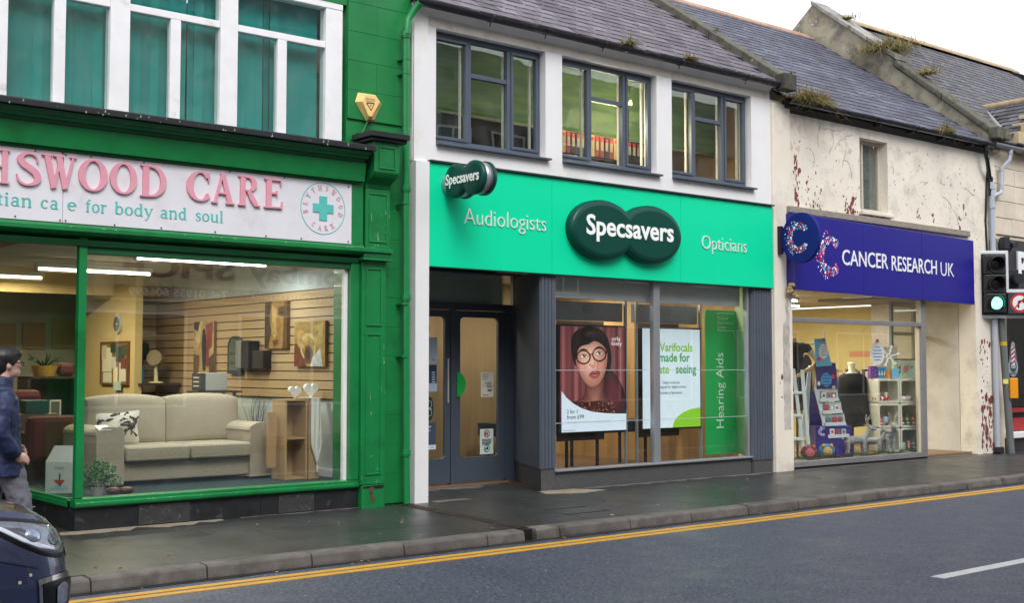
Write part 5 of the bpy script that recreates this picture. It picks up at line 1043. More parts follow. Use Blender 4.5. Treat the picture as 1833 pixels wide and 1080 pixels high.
# furniture and glasses racks behind
for k, (x, y) in enumerate(((11.5, 12.9), (13.08, 12.9), (10.25, 14.5), (12.3, 15.5))):
    rk = thing('glasses_rack', ['dark rack of spectacles glittering between the two display screens', 'dark rack of spectacles to the right of the right hand screen', 'dark spectacle rack at the left behind the woman poster', 'spectacle rack deep inside behind the green panel'][k], 'display rack', (x, y, .17))
    bx('rack_panel', rk, flat(40, 30, 28), x, x + .9, y, y + .03, .6, 2.3); random.seed(k + 30)
    gm = [mat('gold rim', (.75, .42, .10), .3, metal=.7), flat(190, 130, 60), flat(60, 40, 30)]
    b = MB()
    for r_ in range(16):
        for c in range(6): X, Z = x + .08 + c * .145, .70 + r_ * .098; b.box(X, X + .11, y - .03, y - .001, Z, Z + random.uniform(.02, .04), random.choice(gm))
    b.build('spectacles', rk, kind='stuff')
for k, x in enumerate((10.7, 12.3)):
    dt = thing('desk', ['dark blue topped desk under the left display screen', 'dark blue topped desk under the right display screen'][k], 'desk', (x, 13.2, .17))
    bx('apron', dt, flat(48, 62, 82), x, x + 1.25, 13.0, 13.7, .68, .86, bev=.01); [bx('leg', dt, flat(35, 35, 38), x + a, x + a + .035, 13.05 + c, 13.085 + c, .172, .68) for a in (.1, 1.1) for c in (0, .55)]
def downlight(x, y, z, p, lab, col=(1, .86, .64)):
    p *= .55
    o = thing('ceiling_spotlight', lab, 'spotlight', (x, y, z)); MB().tube([(x, y, z - .001), (x, y, z - .02)], .07, lamp_mat('spot glow', (1, .9, .7), 8), 14).build('glowing_lens', o); MB().tube([(x, y, z), (x, y, z - .012)], .09, flat(230, 230, 225), 16).build('ring', o)
    area_light('lamp', o, (x, y, z - .05), .35, .35, p, col)
for k, (x, y) in enumerate(((12.6, 13.6), (10.9, 12.6), (13.0, 15.6), (13.4, 14.6), (11.2, 15.8), (8.9, 13.2), (12.9, 12.2), (10.4, 16.9), (13.6, 16.9))):
    downlight(x, y, 2.858, 26 if k > 1 else 18, 'round ceiling spotlight in the optician shop, %s' % ['just right of the woman poster', 'hidden above the woman poster', 'in the middle of the shop', 'near the party wall', 'in the middle left', 'behind the entrance doors', 'above the right screen', 'at the back left', 'at the back right'][k])
# fascia sign
SG = mat('bright mint green sign', (.003, .72, .37), .45, spec=.15, var=.02, vs=1.2, coat=.1)
sg = thing('shop_sign', 'long bright mint green fascia sign with Audiologists, Specsavers and Opticians lettering', 'shop sign', (11, 11.05, 2.76))
for a, c in ((7.957, 9.777), (9.781, 12.047), (12.051, 13.975)): bx('sign_panel', sg, SG, a, c, 11.065, 11.128, 2.765, 3.93, bev=.003)
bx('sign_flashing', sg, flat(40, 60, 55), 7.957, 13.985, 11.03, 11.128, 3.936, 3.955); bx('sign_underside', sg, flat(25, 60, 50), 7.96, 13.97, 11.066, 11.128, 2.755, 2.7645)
slv = mat('pale grey raised letter', (.74, .78, .78), .35, var=.03)
letters('letter', sg, 'Audiologists', (8.44, 11.064, 3.272), .185, slv, 1.235, depth=.010, bold=-.012)
letters('letter', sg, 'Opticians', (12.46, 11.064, 3.235), .185, slv, .93, depth=.010, bold=-.012)
def lobes(d, a, b_, o=0, n=26):
    a -= o; b_ -= o; th = math.acos(min(1, d / a)); P = []
    P += [(d + a * math.cos(t), b_ * math.sin(t)) for t in [lerp(-(math.pi - th), math.pi - th, i / n) for i in range(n + 1)]]
    P += [(-d + a * math.cos(t), b_ * math.sin(t)) for t in [lerp(th, 2 * math.pi - th, i / n) for i in range(1, n)]]
    return P
LOGO = mat('deep bottle green acrylic', (.003, .060, .045), .34, var=.02, spec=.3)
def pad(b, F_, d, a, b_, T, mt):
    rings = [(0, 0), (0, T * .62), (.012, T * .82), (.035, T * .95), (.075, T)]; L = []
    for o, z in rings: L.append([F_ @ Vector((x, y, z)) for x, y in lobes(d, a, b_, o)])
    n = len(L[0]); vs = [p for r_ in L for p in r_]; b.add(vs, [(k * n + i, k * n + (i + 1) % n, (k + 1) * n + (i + 1) % n, (k + 1) * n + i) for k in range(len(L) - 1) for i in range(n)], mt, True)
    b.add(L[-1], [tuple(range(n))], mt); b.add(L[0], [tuple(range(n))[::-1]], mt)
b = MB(); pad(b, frame((10.975, 11.063, 3.345), (1, 0, 0), (0, 0, 1)), .43, .555, .375, .125, LOGO); b.build('double_oval_logo', sg)
wl = mat('white logo lettering', (.85, .88, .86), .4, var=.01, emit=.05)
b = MB(); text(b, 'Specsavers', (10.225, 10.937, 3.275), .235, wl, 1.55, bold=.022, depth=.006); b.build('logo_lettering', sg)
ps = thing('hanging_sign', 'small dark green double oval projecting sign at the left end of the mint fascia', 'projecting sign', (8.25, 10.7, 3.5))
b = MB(); Fp = frame((8.20, 10.70, 3.715), (0, -1, 0), (0, 0, 1)); pad(b, Fp, .165, .20, .19, .06, LOGO); b.build('sign_face', ps)
b = MB(); P = lobes(.165, .188, .178); b.prism([(8.201, 10.70 - x, 3.715 + z) for x, z in P], (.10, 0, 0), ALU, True); b.build('side_band', ps)
b = MB(); pad(b, frame((8.302, 10.70, 3.715), (0, 1, 0), (0, 0, 1)), .165, .20, .19, .06, LOGO); b.build('sign_face', ps)
b = MB(); text(b, 'Specsavers', (8.136, 10.70 + .30, 3.675), .115, wl, .60, right=(0, -1, 0), bold=.02, depth=.003); b.build('sign_lettering', ps)
MB().tube([(8.25, 11.064, 3.70), (8.25, 11.0, 3.70)], .13, ALU, 20).build('wall_plate', ps); bx('arm', ps, ALU, 8.22, 8.28, 10.85, 11.0, 3.67, 3.73)
# ================================================================ building C: the charity shop with the blue sign
CRM = mat('peeling cream masonry paint', (.78, .72, .62), .75, var=.08, vs=1.2, bump=.008, bs=8, col2=(.58, .52, .45), mask=(.55, .74), ms=1.5, col3=(.30, .24, .20), mask3=(.72, .74), ms3=8)
CRW = mat('old cream paint, weathered', (.80, .74, .64), .75, var=.07, vs=2.0, bump=.010, bs=9, col2=(.60, .54, .47), mask=(.52, .72), ms=3.2, col3=(.36, .32, .30), mask3=(.66, .70), ms3=11)
REDP = mat('exposed old red paint', (.20, .045, .045), .8, var=.3, vs=20)
C_ = thing('shop_building', 'cream painted old building with flaking walls above a blue signed charity shop', 'shop building', (17, F0, .16))
wall('wall', C_, CRW, 14.022, 20.23, .0, 5.50, 11.131, 11.45, [(14.44, 19.5, .0, 2.78), (16.20, 16.95, 4.06, 5.21)])
bx('pillar', C_, CRM, 14.03, 14.435, 11.085, 11.16, .12, 5.46, bev=.02)
# flakes and scars of old paint
random.seed(15)
def flakes(n, x0, x1, z0, z1, y, smin, smax, mt, vert=1.6):
    b = MB()
    for _ in range(n):
        x = random.uniform(x0, x1); z = random.uniform(z0, z1); s_ = random.uniform(smin, smax) * random.choice([.4, .6, 1]); m_ = random.randint(6, 9); a0 = random.uniform(0, 6)
        b.prism([(x + s_ * random.uniform(.35, 1) * math.cos(a0 + 6.283 * i / m_), y - .0001 * _ / 3, z + vert * s_ * random.uniform(.2, 1) * math.sin(a0 + 6.283 * i / m_)) for i in range(m_)], (0, .003, 0), mt)
    b.build('paint_flakes', C_, kind='stuff')
peach = mat('peach undercoat', (.74, .56, .44), .8, var=.1); greyc = mat('grey cement repair', (.42, .40, .37), .85, var=.12, vs=6, bump=.004, bs=20)
flakes(34, 14.55, 14.70, 3.95, 4.75, 11.1275, .012, .045, REDP, 2.6); flakes(30, 14.72, 15.25, 4.0, 4.55, 11.1265, .006, .030, REDP, 1.8); flakes(40, 15.75, 16.12, 3.93, 4.28, 11.1255, .012, .055, REDP); flakes(6, 16.3, 16.9, 3.92, 4.02, 11.1245, .03, .09, REDP)
flakes(4, 14.5, 14.75, 4.7, 5.2, 11.1285, .08, .16, peach, 2); flakes(3, 15.4, 15.7, 4.1, 4.8, 11.128, .06, .13, peach); [flakes(9, x_, x_ + .16, z_, z_ + .2, 11.127 - .0004 * k_, .008, .04, REDP, 2) for k_, (x_, z_) in enumerate(((17.7, 4.05), (18.15, 4.02), (18.95, 3.98), (19.1, 4.2)))]; flakes(240, 14.6, 19.6, 3.95, 5.2, 11.1225, .004, .018, mat('grey scars', (.33, .28, .26), .8)); flakes(10, 14.8, 19.4, 4.2, 5.2, 11.1215, .03, .10, mat('worn pinkish undercoat', (.68, .58, .50), .8), 1.2)
flakes(90, 19.62, 19.98, .2, 1.15, 11.1265, .012, .06, REDP, 2.2); flakes(26, 19.6, 19.95, 1.2, 2.1, 11.1255, .015, .06, REDP); flakes(5, 14.12, 14.22, 1.1, 1.7, 11.083, .02, .05, REDP)
flakes(2, 19.7, 19.95, .3, .7, 11.1275, .08, .14, greyc)
b = MB(); random.seed(77); ckm = mat('crack shadow', (.20, .17, .15), .9)
for _ in range(26):
    x, z_ = random.uniform(14.6, 19.5), random.uniform(4.1, 5.3); a = random.uniform(-.5, .5) + random.choice([0, 0, 1.4]); pp = []
    for j in range(random.randint(4, 10)): pp.append((x, z_, random.uniform(.002, .007))); x += .07 * math.cos(a); z_ += .07 * math.sin(a); a += random.uniform(-.6, .6)
    if all(14.5 < q[0] < 20.1 and 3.99 < q[1] < 5.38 and not (16.1 < q[0] < 17.05) for q in pp): stroke(b, pp, frame((0, 11.1265 - _ * .00008, 0), (1, 0, 0), (0, 0, 1)), ckm, 0, .001)
b.build('cracks', C_, kind='stuff')
random.seed(19); zz_ = [.75 + i * .075 for i in range(26)]; lft = [(14.205 + random.uniform(-.012, .018) + (.06 if z_ > 2.3 else 0), 11.082, z_) for z_ in zz_]; rgt = [(14.36 + random.uniform(-.02, .015) - (.03 if z_ > 2.4 else 0), 11.082, z_) for z_ in zz_]
MB().prism(lft[::-1] + rgt, (0, .003, 0), mat('pale cement repair', (.52, .49, .45), .85, var=.15, vs=5, bump=.006, bs=16, col2=(.38, .35, .31), mask=(.5, .65), ms=6)).build('cement_repair', C_)
# window upstairs
Wc = thing('window', None, None, (16.2, 11.3, 4.06)); Wc.parent = C_; Wc.location = Vector((16.2, 11.3, 4.06)) - wloc(C_); WL[Wc.name] = Vector((16.2, 11.3, 4.06))
bx('reveal', Wc, CRW, 16.951, 17.0, 11.16, 11.44, 4.06, 5.2); oldw = mat('old off white sash paint', (.55, .50, .42), .6, var=.1)
b = MB(); b.box(16.201, 16.245, 11.27, 11.33, 4.08, 5.209, oldw); b.box(16.90, 16.949, 11.27, 11.33, 4.08, 5.209, oldw); b.box(16.2455, 16.8995, 11.27, 11.33, 5.16, 5.209, oldw); b.box(16.2455, 16.8995, 11.27, 11.33, 4.08, 4.13, oldw); b.build('frame', Wc, bev=.006)
bx('sash_bar', Wc, oldw, 16.43, 16.475, 11.26, 11.33, 4.131, 5.159, bev=.005); bx('pane', Wc, GLASSU, 16.2455, 16.43, 11.30, 11.306, 4.13, 5.16); bx('pane', Wc, GLASSU, 16.475, 16.90, 11.30, 11.306, 4.13, 5.16)
bx('window_ledge', Wc, CRM, 16.15, 17.0, 11.05, 11.27, 4.0, 4.059, bev=.012)
bx('blind', Wc, mat('grey slatted blind', (.16, .17, .17), .7, var=.3, vs=3, stretch=(1, 1, 12)), 16.24, 16.9, 11.36, 11.37, 4.1, 5.2)
# roof
slates(C_, 14.28, 19.98, 10.99, 5.53, R(35), 4.75, slC, .31, .19)
gutter(C_, 14.22, 19.88, 10.95, 5.50, .058, mat('black plastic gutter', (.012, .014, .022), .25, coat=.3, var=.1), [15.3, 16.4, 17.5, 18.6, 19.6])
MB().prof([(11.13, 5.36), (11.05, 5.44), (11.05, 5.52), (11.13, 5.52)], 14.3, 20.0, flat(40, 38, 40)).build('soffit_board', C_)
for x in (14.7, 15.6, 16.5, 17.4, 18.3, 19.2): bx('rafter_bracket', C_, flat(30, 30, 34), x, x + .05, 10.96, 11.13, 5.40, 5.43)
terra = mat('weathered terracotta ridge', (.42, .26, .18), .8, var=.25, vs=4, rnd=.15, col2=(.30, .25, .2), mask=(.55, .65), ms=8)
for i in range(12):
    x = 14.35 + i * .46; MB().prof([(14.66, 8.14), (14.86, 8.27), (15.06, 8.14), (15.06, 8.11), (14.86, 8.235), (14.66, 8.11)], x, x + .452, terra).build('ridge_tile', C_, bev=.01)
MB().prism([(14.3, 14.86, 8.2), (19.95, 14.86, 8.2), (19.95, 18.7, 5.5), (14.3, 18.7, 5.5)], (0, -.02, -.03), flat(70, 66, 74)).build('rear_roof', C_)
MB().prism([(7.7, 14.76, 8.36), (14.02, 14.76, 8.36), (14.02, 18.6, 5.6), (7.7, 18.6, 5.6)], (0, -.02, -.03), flat(70, 66, 74)).build('rear_roof', B)
# the shop front
ALB = mat('anodised window metal', (.33, .32, .33), .4, metal=.5, var=.12, vs=3)
b = MB(); b.box(14.44, 17.99, 11.15, 11.24, .19, .27, ALB); b.box(14.44, 14.475, 11.15, 11.24, .2705, 2.78, ALB); b.box(17.86, 17.99, 11.15, 11.24, .2705, 2.78, ALB); b.box(14.4755, 17.8595, 11.15, 11.24, 2.30, 2.37, ALB)
b.build('window_frame', C_, bev=.006)
bx('window_bead', C_, flat(205, 195, 170), 17.80, 17.8595, 11.19, 11.235, .2705, 2.2995)
bx('window_pane', C_, GLASS2, 14.4755, 17.80, 11.20, 11.206, .27, 2.30); bx('window_pane', C_, GLASS2, 14.4755, 17.8595, 11.20, 11.206, 2.37, 2.78)
bx('base_strip', C_, flat(40, 36, 34), 14.44, 18.0, 11.17, 11.24, .12, .1895)
MB().prism([(17.99, 11.24, .20), (18.74, 12.24, .20), (18.735, 12.25, .20), (17.985, 11.25, .20)], (0, 0, 2.6), GLASS2).build('window_pane', C_)
MB().prism([(17.98, 11.235, .17), (18.76, 12.24, .17), (18.71, 12.28, .17), (17.93, 11.275, .17)], (0, 0, .10), ALB).build('return_rail', C_)
bx('return_wall', C_, mat('stained cream return wall', (.60, .57, .53), .8, var=.18, vs=1.1, bump=.006, bs=9, col2=(.26, .22, .18), mask=(.50, .80), ms=1.1, col3=(.30, .24, .18), mask3=(.68, .72), ms3=5), 19.50, 19.58, 11.46, 13.2, .0, 2.85)
bx('lobby_ceiling', C_, flat(90, 82, 70), 14.44, 19.5, 11.14, 11.24, 2.785, 2.83); bx('lobby_ceiling', C_, flat(120, 110, 95), 17.9, 19.5, 11.241, 13.2, 2.785, 2.83)
dr = thing('shop_door', 'grey blue glazed door inside the charity shop entrance', 'door', (19.1, 12.3, .17)); b = MB()
for (a, c, d, e) in ((18.74, 18.80, .17, 2.78), (19.42, 19.49, .17, 2.78), (18.80, 19.42, 2.2, 2.26), (18.80, 19.42, 2.70, 2.78), (18.80, 19.42, .17, .30)): b.box(a, c, 12.28, 12.33, d, e, flat(110, 120, 128))
b.build('door_frame', dr, bev=.004); bx('pane', dr, GLASS2, 18.80, 19.42, 12.30, 12.306, .3, 2.70)
# interior
yw = mat('yellow shop wall', (.64, .54, .24), .8, var=.05)
bx('shop_floor', C_, flat(120, 100, 75), 14.44, 20.2, 11.25, 17.5, .10, .20); bx('shop_wall', C_, yw, 14.4, 20.2, 16.5, 16.6, .2, 2.8); bx('shop_wall', C_, yw, 20.10, 20.19, 13.21, 16.5, .2, 2.8); bx('shop_wall', C_, yw, 14.07, 14.12, 14.0, 16.5, .2, 2.8)
bx('shop_ceiling', C_, flat(190, 178, 150), 14.1, 20.2, 13.201, 16.5, 2.832, 2.88); bx('shop_ceiling', C_, flat(190, 178, 150), 14.1, 17.9, 11.241, 13.2, 2.832, 2.88)
for k, (x0, x1, y) in enumerate(((15.4, 16.9, 12.9), (16.9, 18.4, 14.0), (15.2, 16.7, 15.2))):
    tube_lamp(x0, x1, y, 2.76, 48, (1, .92, .72), ['strip light nearest the window of the blue signed charity shop', 'middle strip light of the blue signed charity shop', 'rear strip light of the blue signed charity shop'][k])
CFR = R(-37)
def cf(nm, lab, cat, x, y, z=.20, rz=CFR, group=None): return thing(nm, lab, cat, (x, y, z), rz, group)
def lb(nm, par, mt, *a, bev=0): return MB().box(*a, mt).build(nm, par, bev=bev, local=True)
# cube shelves
cu_ = cf('cube_shelves', 'white cube display shelves, two wide and three high, filled with Christmas gifts', 'shelves', 17.76, 11.62, .26, R(-22))
cm = mat('ivory laminate', (.66, .66, .56), .45, var=.04)
for r_ in range(3):
    for c in range(2):
        x0, z0 = -.41 + c * .415, r_ * .40; b = MB(); ringface(b, rrect(x0, x0 + .405, z0, z0 + .39, .03), rrect(x0 + .03, x0 + .375, z0 + .03, z0 + .36, .03), -.17, .17, cm); b.box(x0 + .02, x0 + .385, .171, .18, z0 + .02, z0 + .37, flat(200, 195, 175)); b.build('cube', cu_, local=True)
items = [('striped_sock', 0, 2, (170, 30, 40)), ('red_toy', 0, 1, (200, 40, 35)), ('snow_globe', 0, 1, (150, 165, 200)), ('santa_figure', 1, 1, (200, 60, 60)), ('green_tree', 1, 1, (40, 140, 90)), ('brown_figure', 1, 1, (160, 90, 60)), ('mint_mug', 1, 0, (150, 205, 185)), ('red_box', 1, 0, (180, 70, 60)), ('green_elf', 1, 0, (50, 150, 110)), ('red_parcel', 0, 0, (150, 40, 40)), ('candle', 0, 2, (150, 130, 95)), ('white_slippers', 1, 2, (225, 205, 210))]
slot = {}
for nm, c, r_, col in items:
    k = slot.get((c, r_), 0); slot[(c, r_)] = k + 1; q = Matrix.Rotation(R(-22), 4, 'Z') @ Vector((-.41 + c * .415 + .09 + k * .11, -.06, 0)); z = .26 + r_ * .40 + .031
    o = thing(nm, '%s in the %s %s cube of the white shelves, %s from the left' % (nm.replace('_', ' '), ['bottom', 'middle', 'top'][r_], ['left', 'right'][c], ['first', 'second', 'third'][k]), 'gift', (17.76 + q.x, 11.62 + q.y, z), R(-22)); b = MB(); m1 = flat(*col)
    if 'box' in nm or 'parcel' in nm or 'candle' in nm: b.box(-.04, .04, -.04, .04, 0, .14, m1); b.box(-.012, .012, -.042, .042, 0, .142, flat(230, 225, 210))
    elif 'slipper' in nm or 'sock' in nm:
        for s_ in (-.02, .05): b.tube([(-.09, s_, .03), (0, s_ - .02, .04), (.12, s_, .03), (.17, s_, .07)], [.03, .035, .035, .02], m1, 8); b.tube([(0, s_ - .02, .04), (.03, s_ - .02, .04)], .038, flat(240, 235, 235), 8)
    elif 'mug' in nm: b.tube([(0, 0, 0), (0, 0, .12)], .06, m1, 14); b.tube([(.05, 0, .03), (.09, 0, .04), (.09, 0, .09), (.05, 0, .10)], .01, m1, 6)
    elif 'globe' in nm: b.ell((0, 0, .09), (.055, .055, .06), m1); b.tube([(0, 0, 0), (0, 0, .04)], [.05, .045], flat(120, 40, 40), 12)
    else: b.tube([(0, 0, 0), (0, 0, .07)], [.042, .032], m1, 10); b.ell((0, 0, .10), (.03, .03, .035), flat(225, 195, 170)); b.tube([(0, 0, .12), (.01, 0, .20)], [.032, .004], m1, 10); b.box(-.03, .03, -.046, -.03, .03, .045, flat(240, 240, 240))
    b.build('shape', o, local=True)
# things on top of the cubes
def boxitem(nm, lab, lx, ly, w_, d, h, col, paint=None, z=1.46, cat='gift'):
    q = Matrix.Rotation(R(-22), 4, 'Z') @ Vector((lx, ly, 0)); o = thing(nm, lab, cat, (17.76 + q.x, 11.62 + q.y, z), R(-22)); lb('body', o, flat(*col), -w_ / 2, w_ / 2, -d / 2, d / 2, 0, h, bev=.004)
    if paint: p = Print((-w_ / 2, -d / 2 - .001, 0), (1, 0, 0), (0, 0, 1), w_, h, 0, 0, 10, 10 * h / w_); paint(p, 10 * h / w_); p.done('print', o, local=True)
def floral(p, H):
    random.seed(3)
    p.poly([(0, 0), (10, 0), (10, .5), (0, .5)], flat(120, 30, 35))
    for _ in range(26): p.disc(random.uniform(.5, 9.5) if random.random() < .5 else random.uniform(.3, 3), random.uniform(.8, H - .5), random.uniform(.2, .6), random.uniform(.2, .5), flat(*random.choice([(190, 90, 100), (60, 110, 80), (230, 190, 190), (120, 40, 60)])), n=7, step=False)
    p.z += .001; p.disc(5.4, H * .55, 1.2, 1.1, flat(205, 120, 120))
boxitem('floral_tin', 'pale green floral patterned tray with a dark red rim, rightmost on the cube shelves', .20, 0, .42, .06, .32, (170, 195, 170), floral)
boxitem('purple_gift_bag', 'purple glitter gift bag at the left end on top of the cube shelves', -.38, .02, .13, .08, .20, (120, 70, 160), lambda p, H: [p.disc(3 + 4 * (i % 2), 3 + i * 2.5, 1, 1, flat(170, 130, 200)) for i in range(4)])
boxitem('blue_christmas_box', 'blue and white tree patterned box second from the left on top of the cube shelves', -.24, 0, .16, .08, .18, (60, 140, 200), lambda p, H: [p.poly([(x, 8), (x + 1.2, 3), (x + 2.4, 8)], flat(235, 240, 245)) for x in (.6, 3.6, 6.6)])
boxitem('orange_reindeer_card', 'orange reindeer ornament between the blue boxes on top of the cube shelves', -.13, -.04, .12, .03, .13, (200, 130, 60))
boxitem('pale_blue_card', 'small pale blue card standing on the front edge of the cube shelves', -.02, -.08, .13, .02, .16, (110, 180, 220))
boxitem('cream_board', 'plain cream board standing behind the snowflake above the cube shelves', .02, .22, .42, .02, .52, (205, 200, 180), cat='board')
sn = cf('snowflake', 'white wire snowflake ornament hanging in the charity shop window', 'ornament', 17.38, 11.45, 1.60); b = MB()
for k in range(6):
    a = k * math.pi / 3 + .2; c, s_ = math.cos(a), math.sin(a); b.tube([(.035 * c, 0, .22 + .035 * s_), (.16 * c, 0, .22 + .16 * s_)], .011, flat(235, 238, 240), 6); b.ell((.16 * c, 0, .22 + .16 * s_), (.022, .02, .022), flat(235, 238, 240), 8, 6)
    a2 = a + math.pi / 3; b.tube([(.035 * c, 0, .22 + .035 * s_), (.035 * math.cos(a2), 0, .22 + .035 * math.sin(a2))], .009, flat(235, 238, 240), 6)
b.build('flake', sn, local=True); MB().tube([(0, 0, .40), (0, 0, .70)], .002, wh, 4).build('thread', sn, local=True)
ba = cf('hanging_bauble_card', 'oval white printed bauble card with a red top hanging over the black dress', 'hanging card', 17.02, 11.42, 1.66)
b = MB(); b.prism([(.115 * math.cos(R(a)), 0, .20 + .19 * math.sin(R(a))) for a in range(0, 360, 15)], (0, .006, 0), flat(225, 230, 240)); b.build('card', ba, local=True); MB().tube([(0, 0, .39), (0, 0, .43)], [.035, .02], flat(190, 60, 80), 10).build('red_cap', ba, local=True)
p = Print((-.115, -.001, .01), (1, 0, 0), (0, 0, 1), .23, .38, 0, 0, 23, 38); [p.line(11.5 - w_, 9 + i * 5, 11.5 + w_, 9 + i * 5, 1.3, flat(90, 110, 190)) for i, w_ in enumerate((4, 7, 8, 7, 5))]; p.done('print', ba, local=True)
# A frame card stand
sd_ = cf('card_stand', 'white A frame card stand with a blue printed header and four racks of greeting cards', 'card stand', 16.45, 11.95, .20)
wp = flat(200, 215, 225, .5); cr_b = flat(42, 28, 120, .5); sky_b = flat(110, 190, 235, .5)
def sheet(nm, pts, th, mt): return MB().prism(pts, (0, th, 0), mt).build(nm, sd_, local=True, bev=.003)
z = lambda y: (658 - y) / 111.8 + 1.64 - .20
lx = lambda x: (x - 1484) / 111.8
sheet('side_panel', [(lx(1458), 0, z(697)), (lx(1466), 0, z(655)), (lx(1488), 0, z(783)), (lx(1479), 0, z(785))], .02, wp)
sheet('rear_leg', [(lx(1458), .3, z(655)), (lx(1464), .3, z(655)), (lx(1457), .36, z(783)), (lx(1444), .36, z(785))], .02, wp)
sheet('rear_panel', [(lx(1461), .31, z(700)), (lx(1480), .31, z(700)), (lx(1484), .35, z(783)), (lx(1459), .35, z(783))], .01, cr_b)
sheet('header', [(lx(1463), -.01, z(697)), (lx(1460), -.01, z(650)), (lx(1497), -.01, z(650)), (lx(1501), -.01, z(695))], .02, cr_b)
sheet('top_poster', [(lx(1461), -.03, z(657)), (lx(1458), -.03, z(607)), (lx(1478), -.03, z(606)), (lx(1490), -.03, z(655))], .012, sky_b)
p = Print((lx(1460), -.031, z(697)), (1, 0, 0), (0, 0, 1), .37, .82, 0, 0, 37, 82); p.disc(17, 67, 9, 11, flat(60, 150, 220)); [p.line(11, 60 + i * 5, 23, 60 + i * 5, 1.2, flat(25, 40, 110)) for i in range(4)]; p.disc(28, 62, 3, 4, flat(200, 50, 80)); p.disc(5, 73, 2.6, 3.6, flat(225, 230, 240)); p.ring(29, 79, 2.4, 2.4, 1.1, flat(235, 235, 240))
p.disc(13, 22, 7.5, 12, flat(225, 232, 240)); [p.line(9, 15 + i * 4, 18, 15 + i * 4, 1, flat(90, 120, 180)) for i in range(4)]; p.text('THANK YOU', 3, 6, 3, flat(30, 70, 130), 13); p.disc(6, 34, 3.4, 3.4, flat(210, 90, 140)); p.disc(14, 2.4, 3, 2, flat(200, 60, 90)); p.done('print', sd_, local=True)
random.seed(40)
for k in range(4):
    xa, xb = 1467 + k * 4.6, 1501 + k * 6.0; yt = 700 + k * 21.5; yd = yt + 14
    sheet('card_shelf', [(lx(xa), -.03, z(yd)), (lx(xb), -.03, z(yd - 2)), (lx(xb + 2), -.03, z(yd + 4)), (lx(xa + 1), -.03, z(yd + 6))], .05, wp)
    sheet('rack_back', [(lx(xa), 0, z(yt)), (lx(xb - 1), 0, z(yt - 2)), (lx(xb + 1), 0, z(yd)), (lx(xa + 1), 0, z(yd + 1))], .01, flat(175, 190, 200))
    for c in range(3):
        xc = lerp(xa + 3, xb - 4, (c + .5) / 3); q = random.choice([(190, 215, 225), (170, 80, 90), (150, 200, 205), (225, 225, 220), (120, 150, 160)]); b = MB(); b.box(lx(xc - 4.5), lx(xc + 4), -.028, -.022, z(yd), z(yt + 3), flat(*q)); b.box(lx(xc - 2), lx(xc + 2), -.032, -.0285, z(yd - 3), z(yt + 6), flat(*random.choice([(200, 60, 60), (240, 240, 235), (60, 110, 120)]))); b.build('greeting_card', sd_, local=True)
MB().box(-.22, .36, -.02, .32, .02, .50, cr_b).build('base_box', sd_, local=True, bev=.004); lb('blue_front_box', sd_, flat(50, 40, 160), .08, .36, -.08, -.021, .02, .13, bev=.003)
b = MB()
for i in range(70): a = random.uniform(70, 290); r_ = random.gauss(.06, .012); b.ell((-.10 + r_ * math.cos(R(a)), -.023, .42 + r_ * math.sin(R(a))), (.008, .003, .008), flat(190, 195, 230), 6, 4)
b.build('printed_logo', sd_, local=True)
# white ladder shelf at the left
ld = cf('ladder_shelf', 'white painted ladder shelf at the left edge of the charity shop window', 'shelf', 15.36, 11.8, .20)
for (a, c) in (((-.02, 1.42), (.14, .0)), ((.12, 1.40), (.20, .25)), ((-.32, 1.2), (-.36, .0))): MB().prism([(a[0], 0, a[1]), (a[0] + .05, 0, a[1]), (c[0] + .05, 0, c[1]), (c[0], 0, c[1])], (0, .04, 0), wp).build('upright', ld, local=True, bev=.004)
for zz in (1.03, .68, .32): lb('shelf_board', ld, wp, -.38, .13, -.02, .26, zz, zz + .035, bev=.003)
for k, (zz, c, nm) in enumerate(((1.066, (170, 165, 150), 'grey knitted toy'), (.716, (130, 30, 35), 'dark red cushion'), (.356, (150, 145, 130), 'beige knitted toy'))):
    q = Matrix.Rotation(CFR, 4, 'Z') @ Vector((-.14, .08, 0)); o = thing('soft_toy', nm + ' on the %s board of the white ladder shelf' % ['top', 'middle', 'bottom'][k], 'toy', (15.36 + q.x, 11.8 + q.y, .20 + zz), CFR)
    MB().ell((0, 0, .08), (.10, .07, .08), flat(*c, .9)).ell((.02, -.02, .18), (.06, .06, .06), flat(*c, .9)).ell((-.03, -.02, .235), (.02, .015, .025), flat(*c, .9)).ell((.065, -.02, .235), (.02, .015, .025), flat(*c, .9)).build('body', o, local=True)
# mannequins
blackc = mat('black fabric', (.004, .004, .005), .85, var=.3, vs=8, bump=.004, bs=14); skinm = flat(205, 170, 130, .4); ivorym = flat(232, 225, 200, .4)
mn = cf('mannequin', 'headless mannequin in a black top with its beige hand on its hip', 'mannequin', 16.16, 12.35, .20)
MB().tube([(0, 0, 0), (0, 0, 1.3)], .02, flat(60, 60, 62), 8).build('pole', mn, local=True)
b = MB(); [b.ell((x, 0, zz), r_, blackc) for x, zz, r_ in ((-.06, 1.72, (.21, .12, .14)), (-.07, 1.55, (.19, .12, .18)), (-.07, 1.36, (.17, .11, .16)), (-.07, 1.18, (.20, .13, .16)), (-.07, 1.0, (.21, .14, .18)))]; b.tube([(.06, 0, 1.78), (.17, 0, 1.76), (.22, 0, 1.70)], [.07, .075, .065], blackc, 12); b.tube([(-.2, 0, 1.78), (-.33, 0, 1.66), (-.36, .0, 1.4)], [.08, .07, .06], blackc, 12); b.build('top', mn, local=True, rem=.02)
b = MB(); b.tube([(.20, 0, 1.73), (.28, -.02, 1.62), (.335, -.04, 1.52), (.22, -.10, 1.43), (.06, -.14, 1.36), (.02, -.15, 1.33)], [.058, .05, .042, .040, .030, .028], skinm, 12)
b.ell((-.01, -.15, 1.315), (.045, .03, .035), skinm)
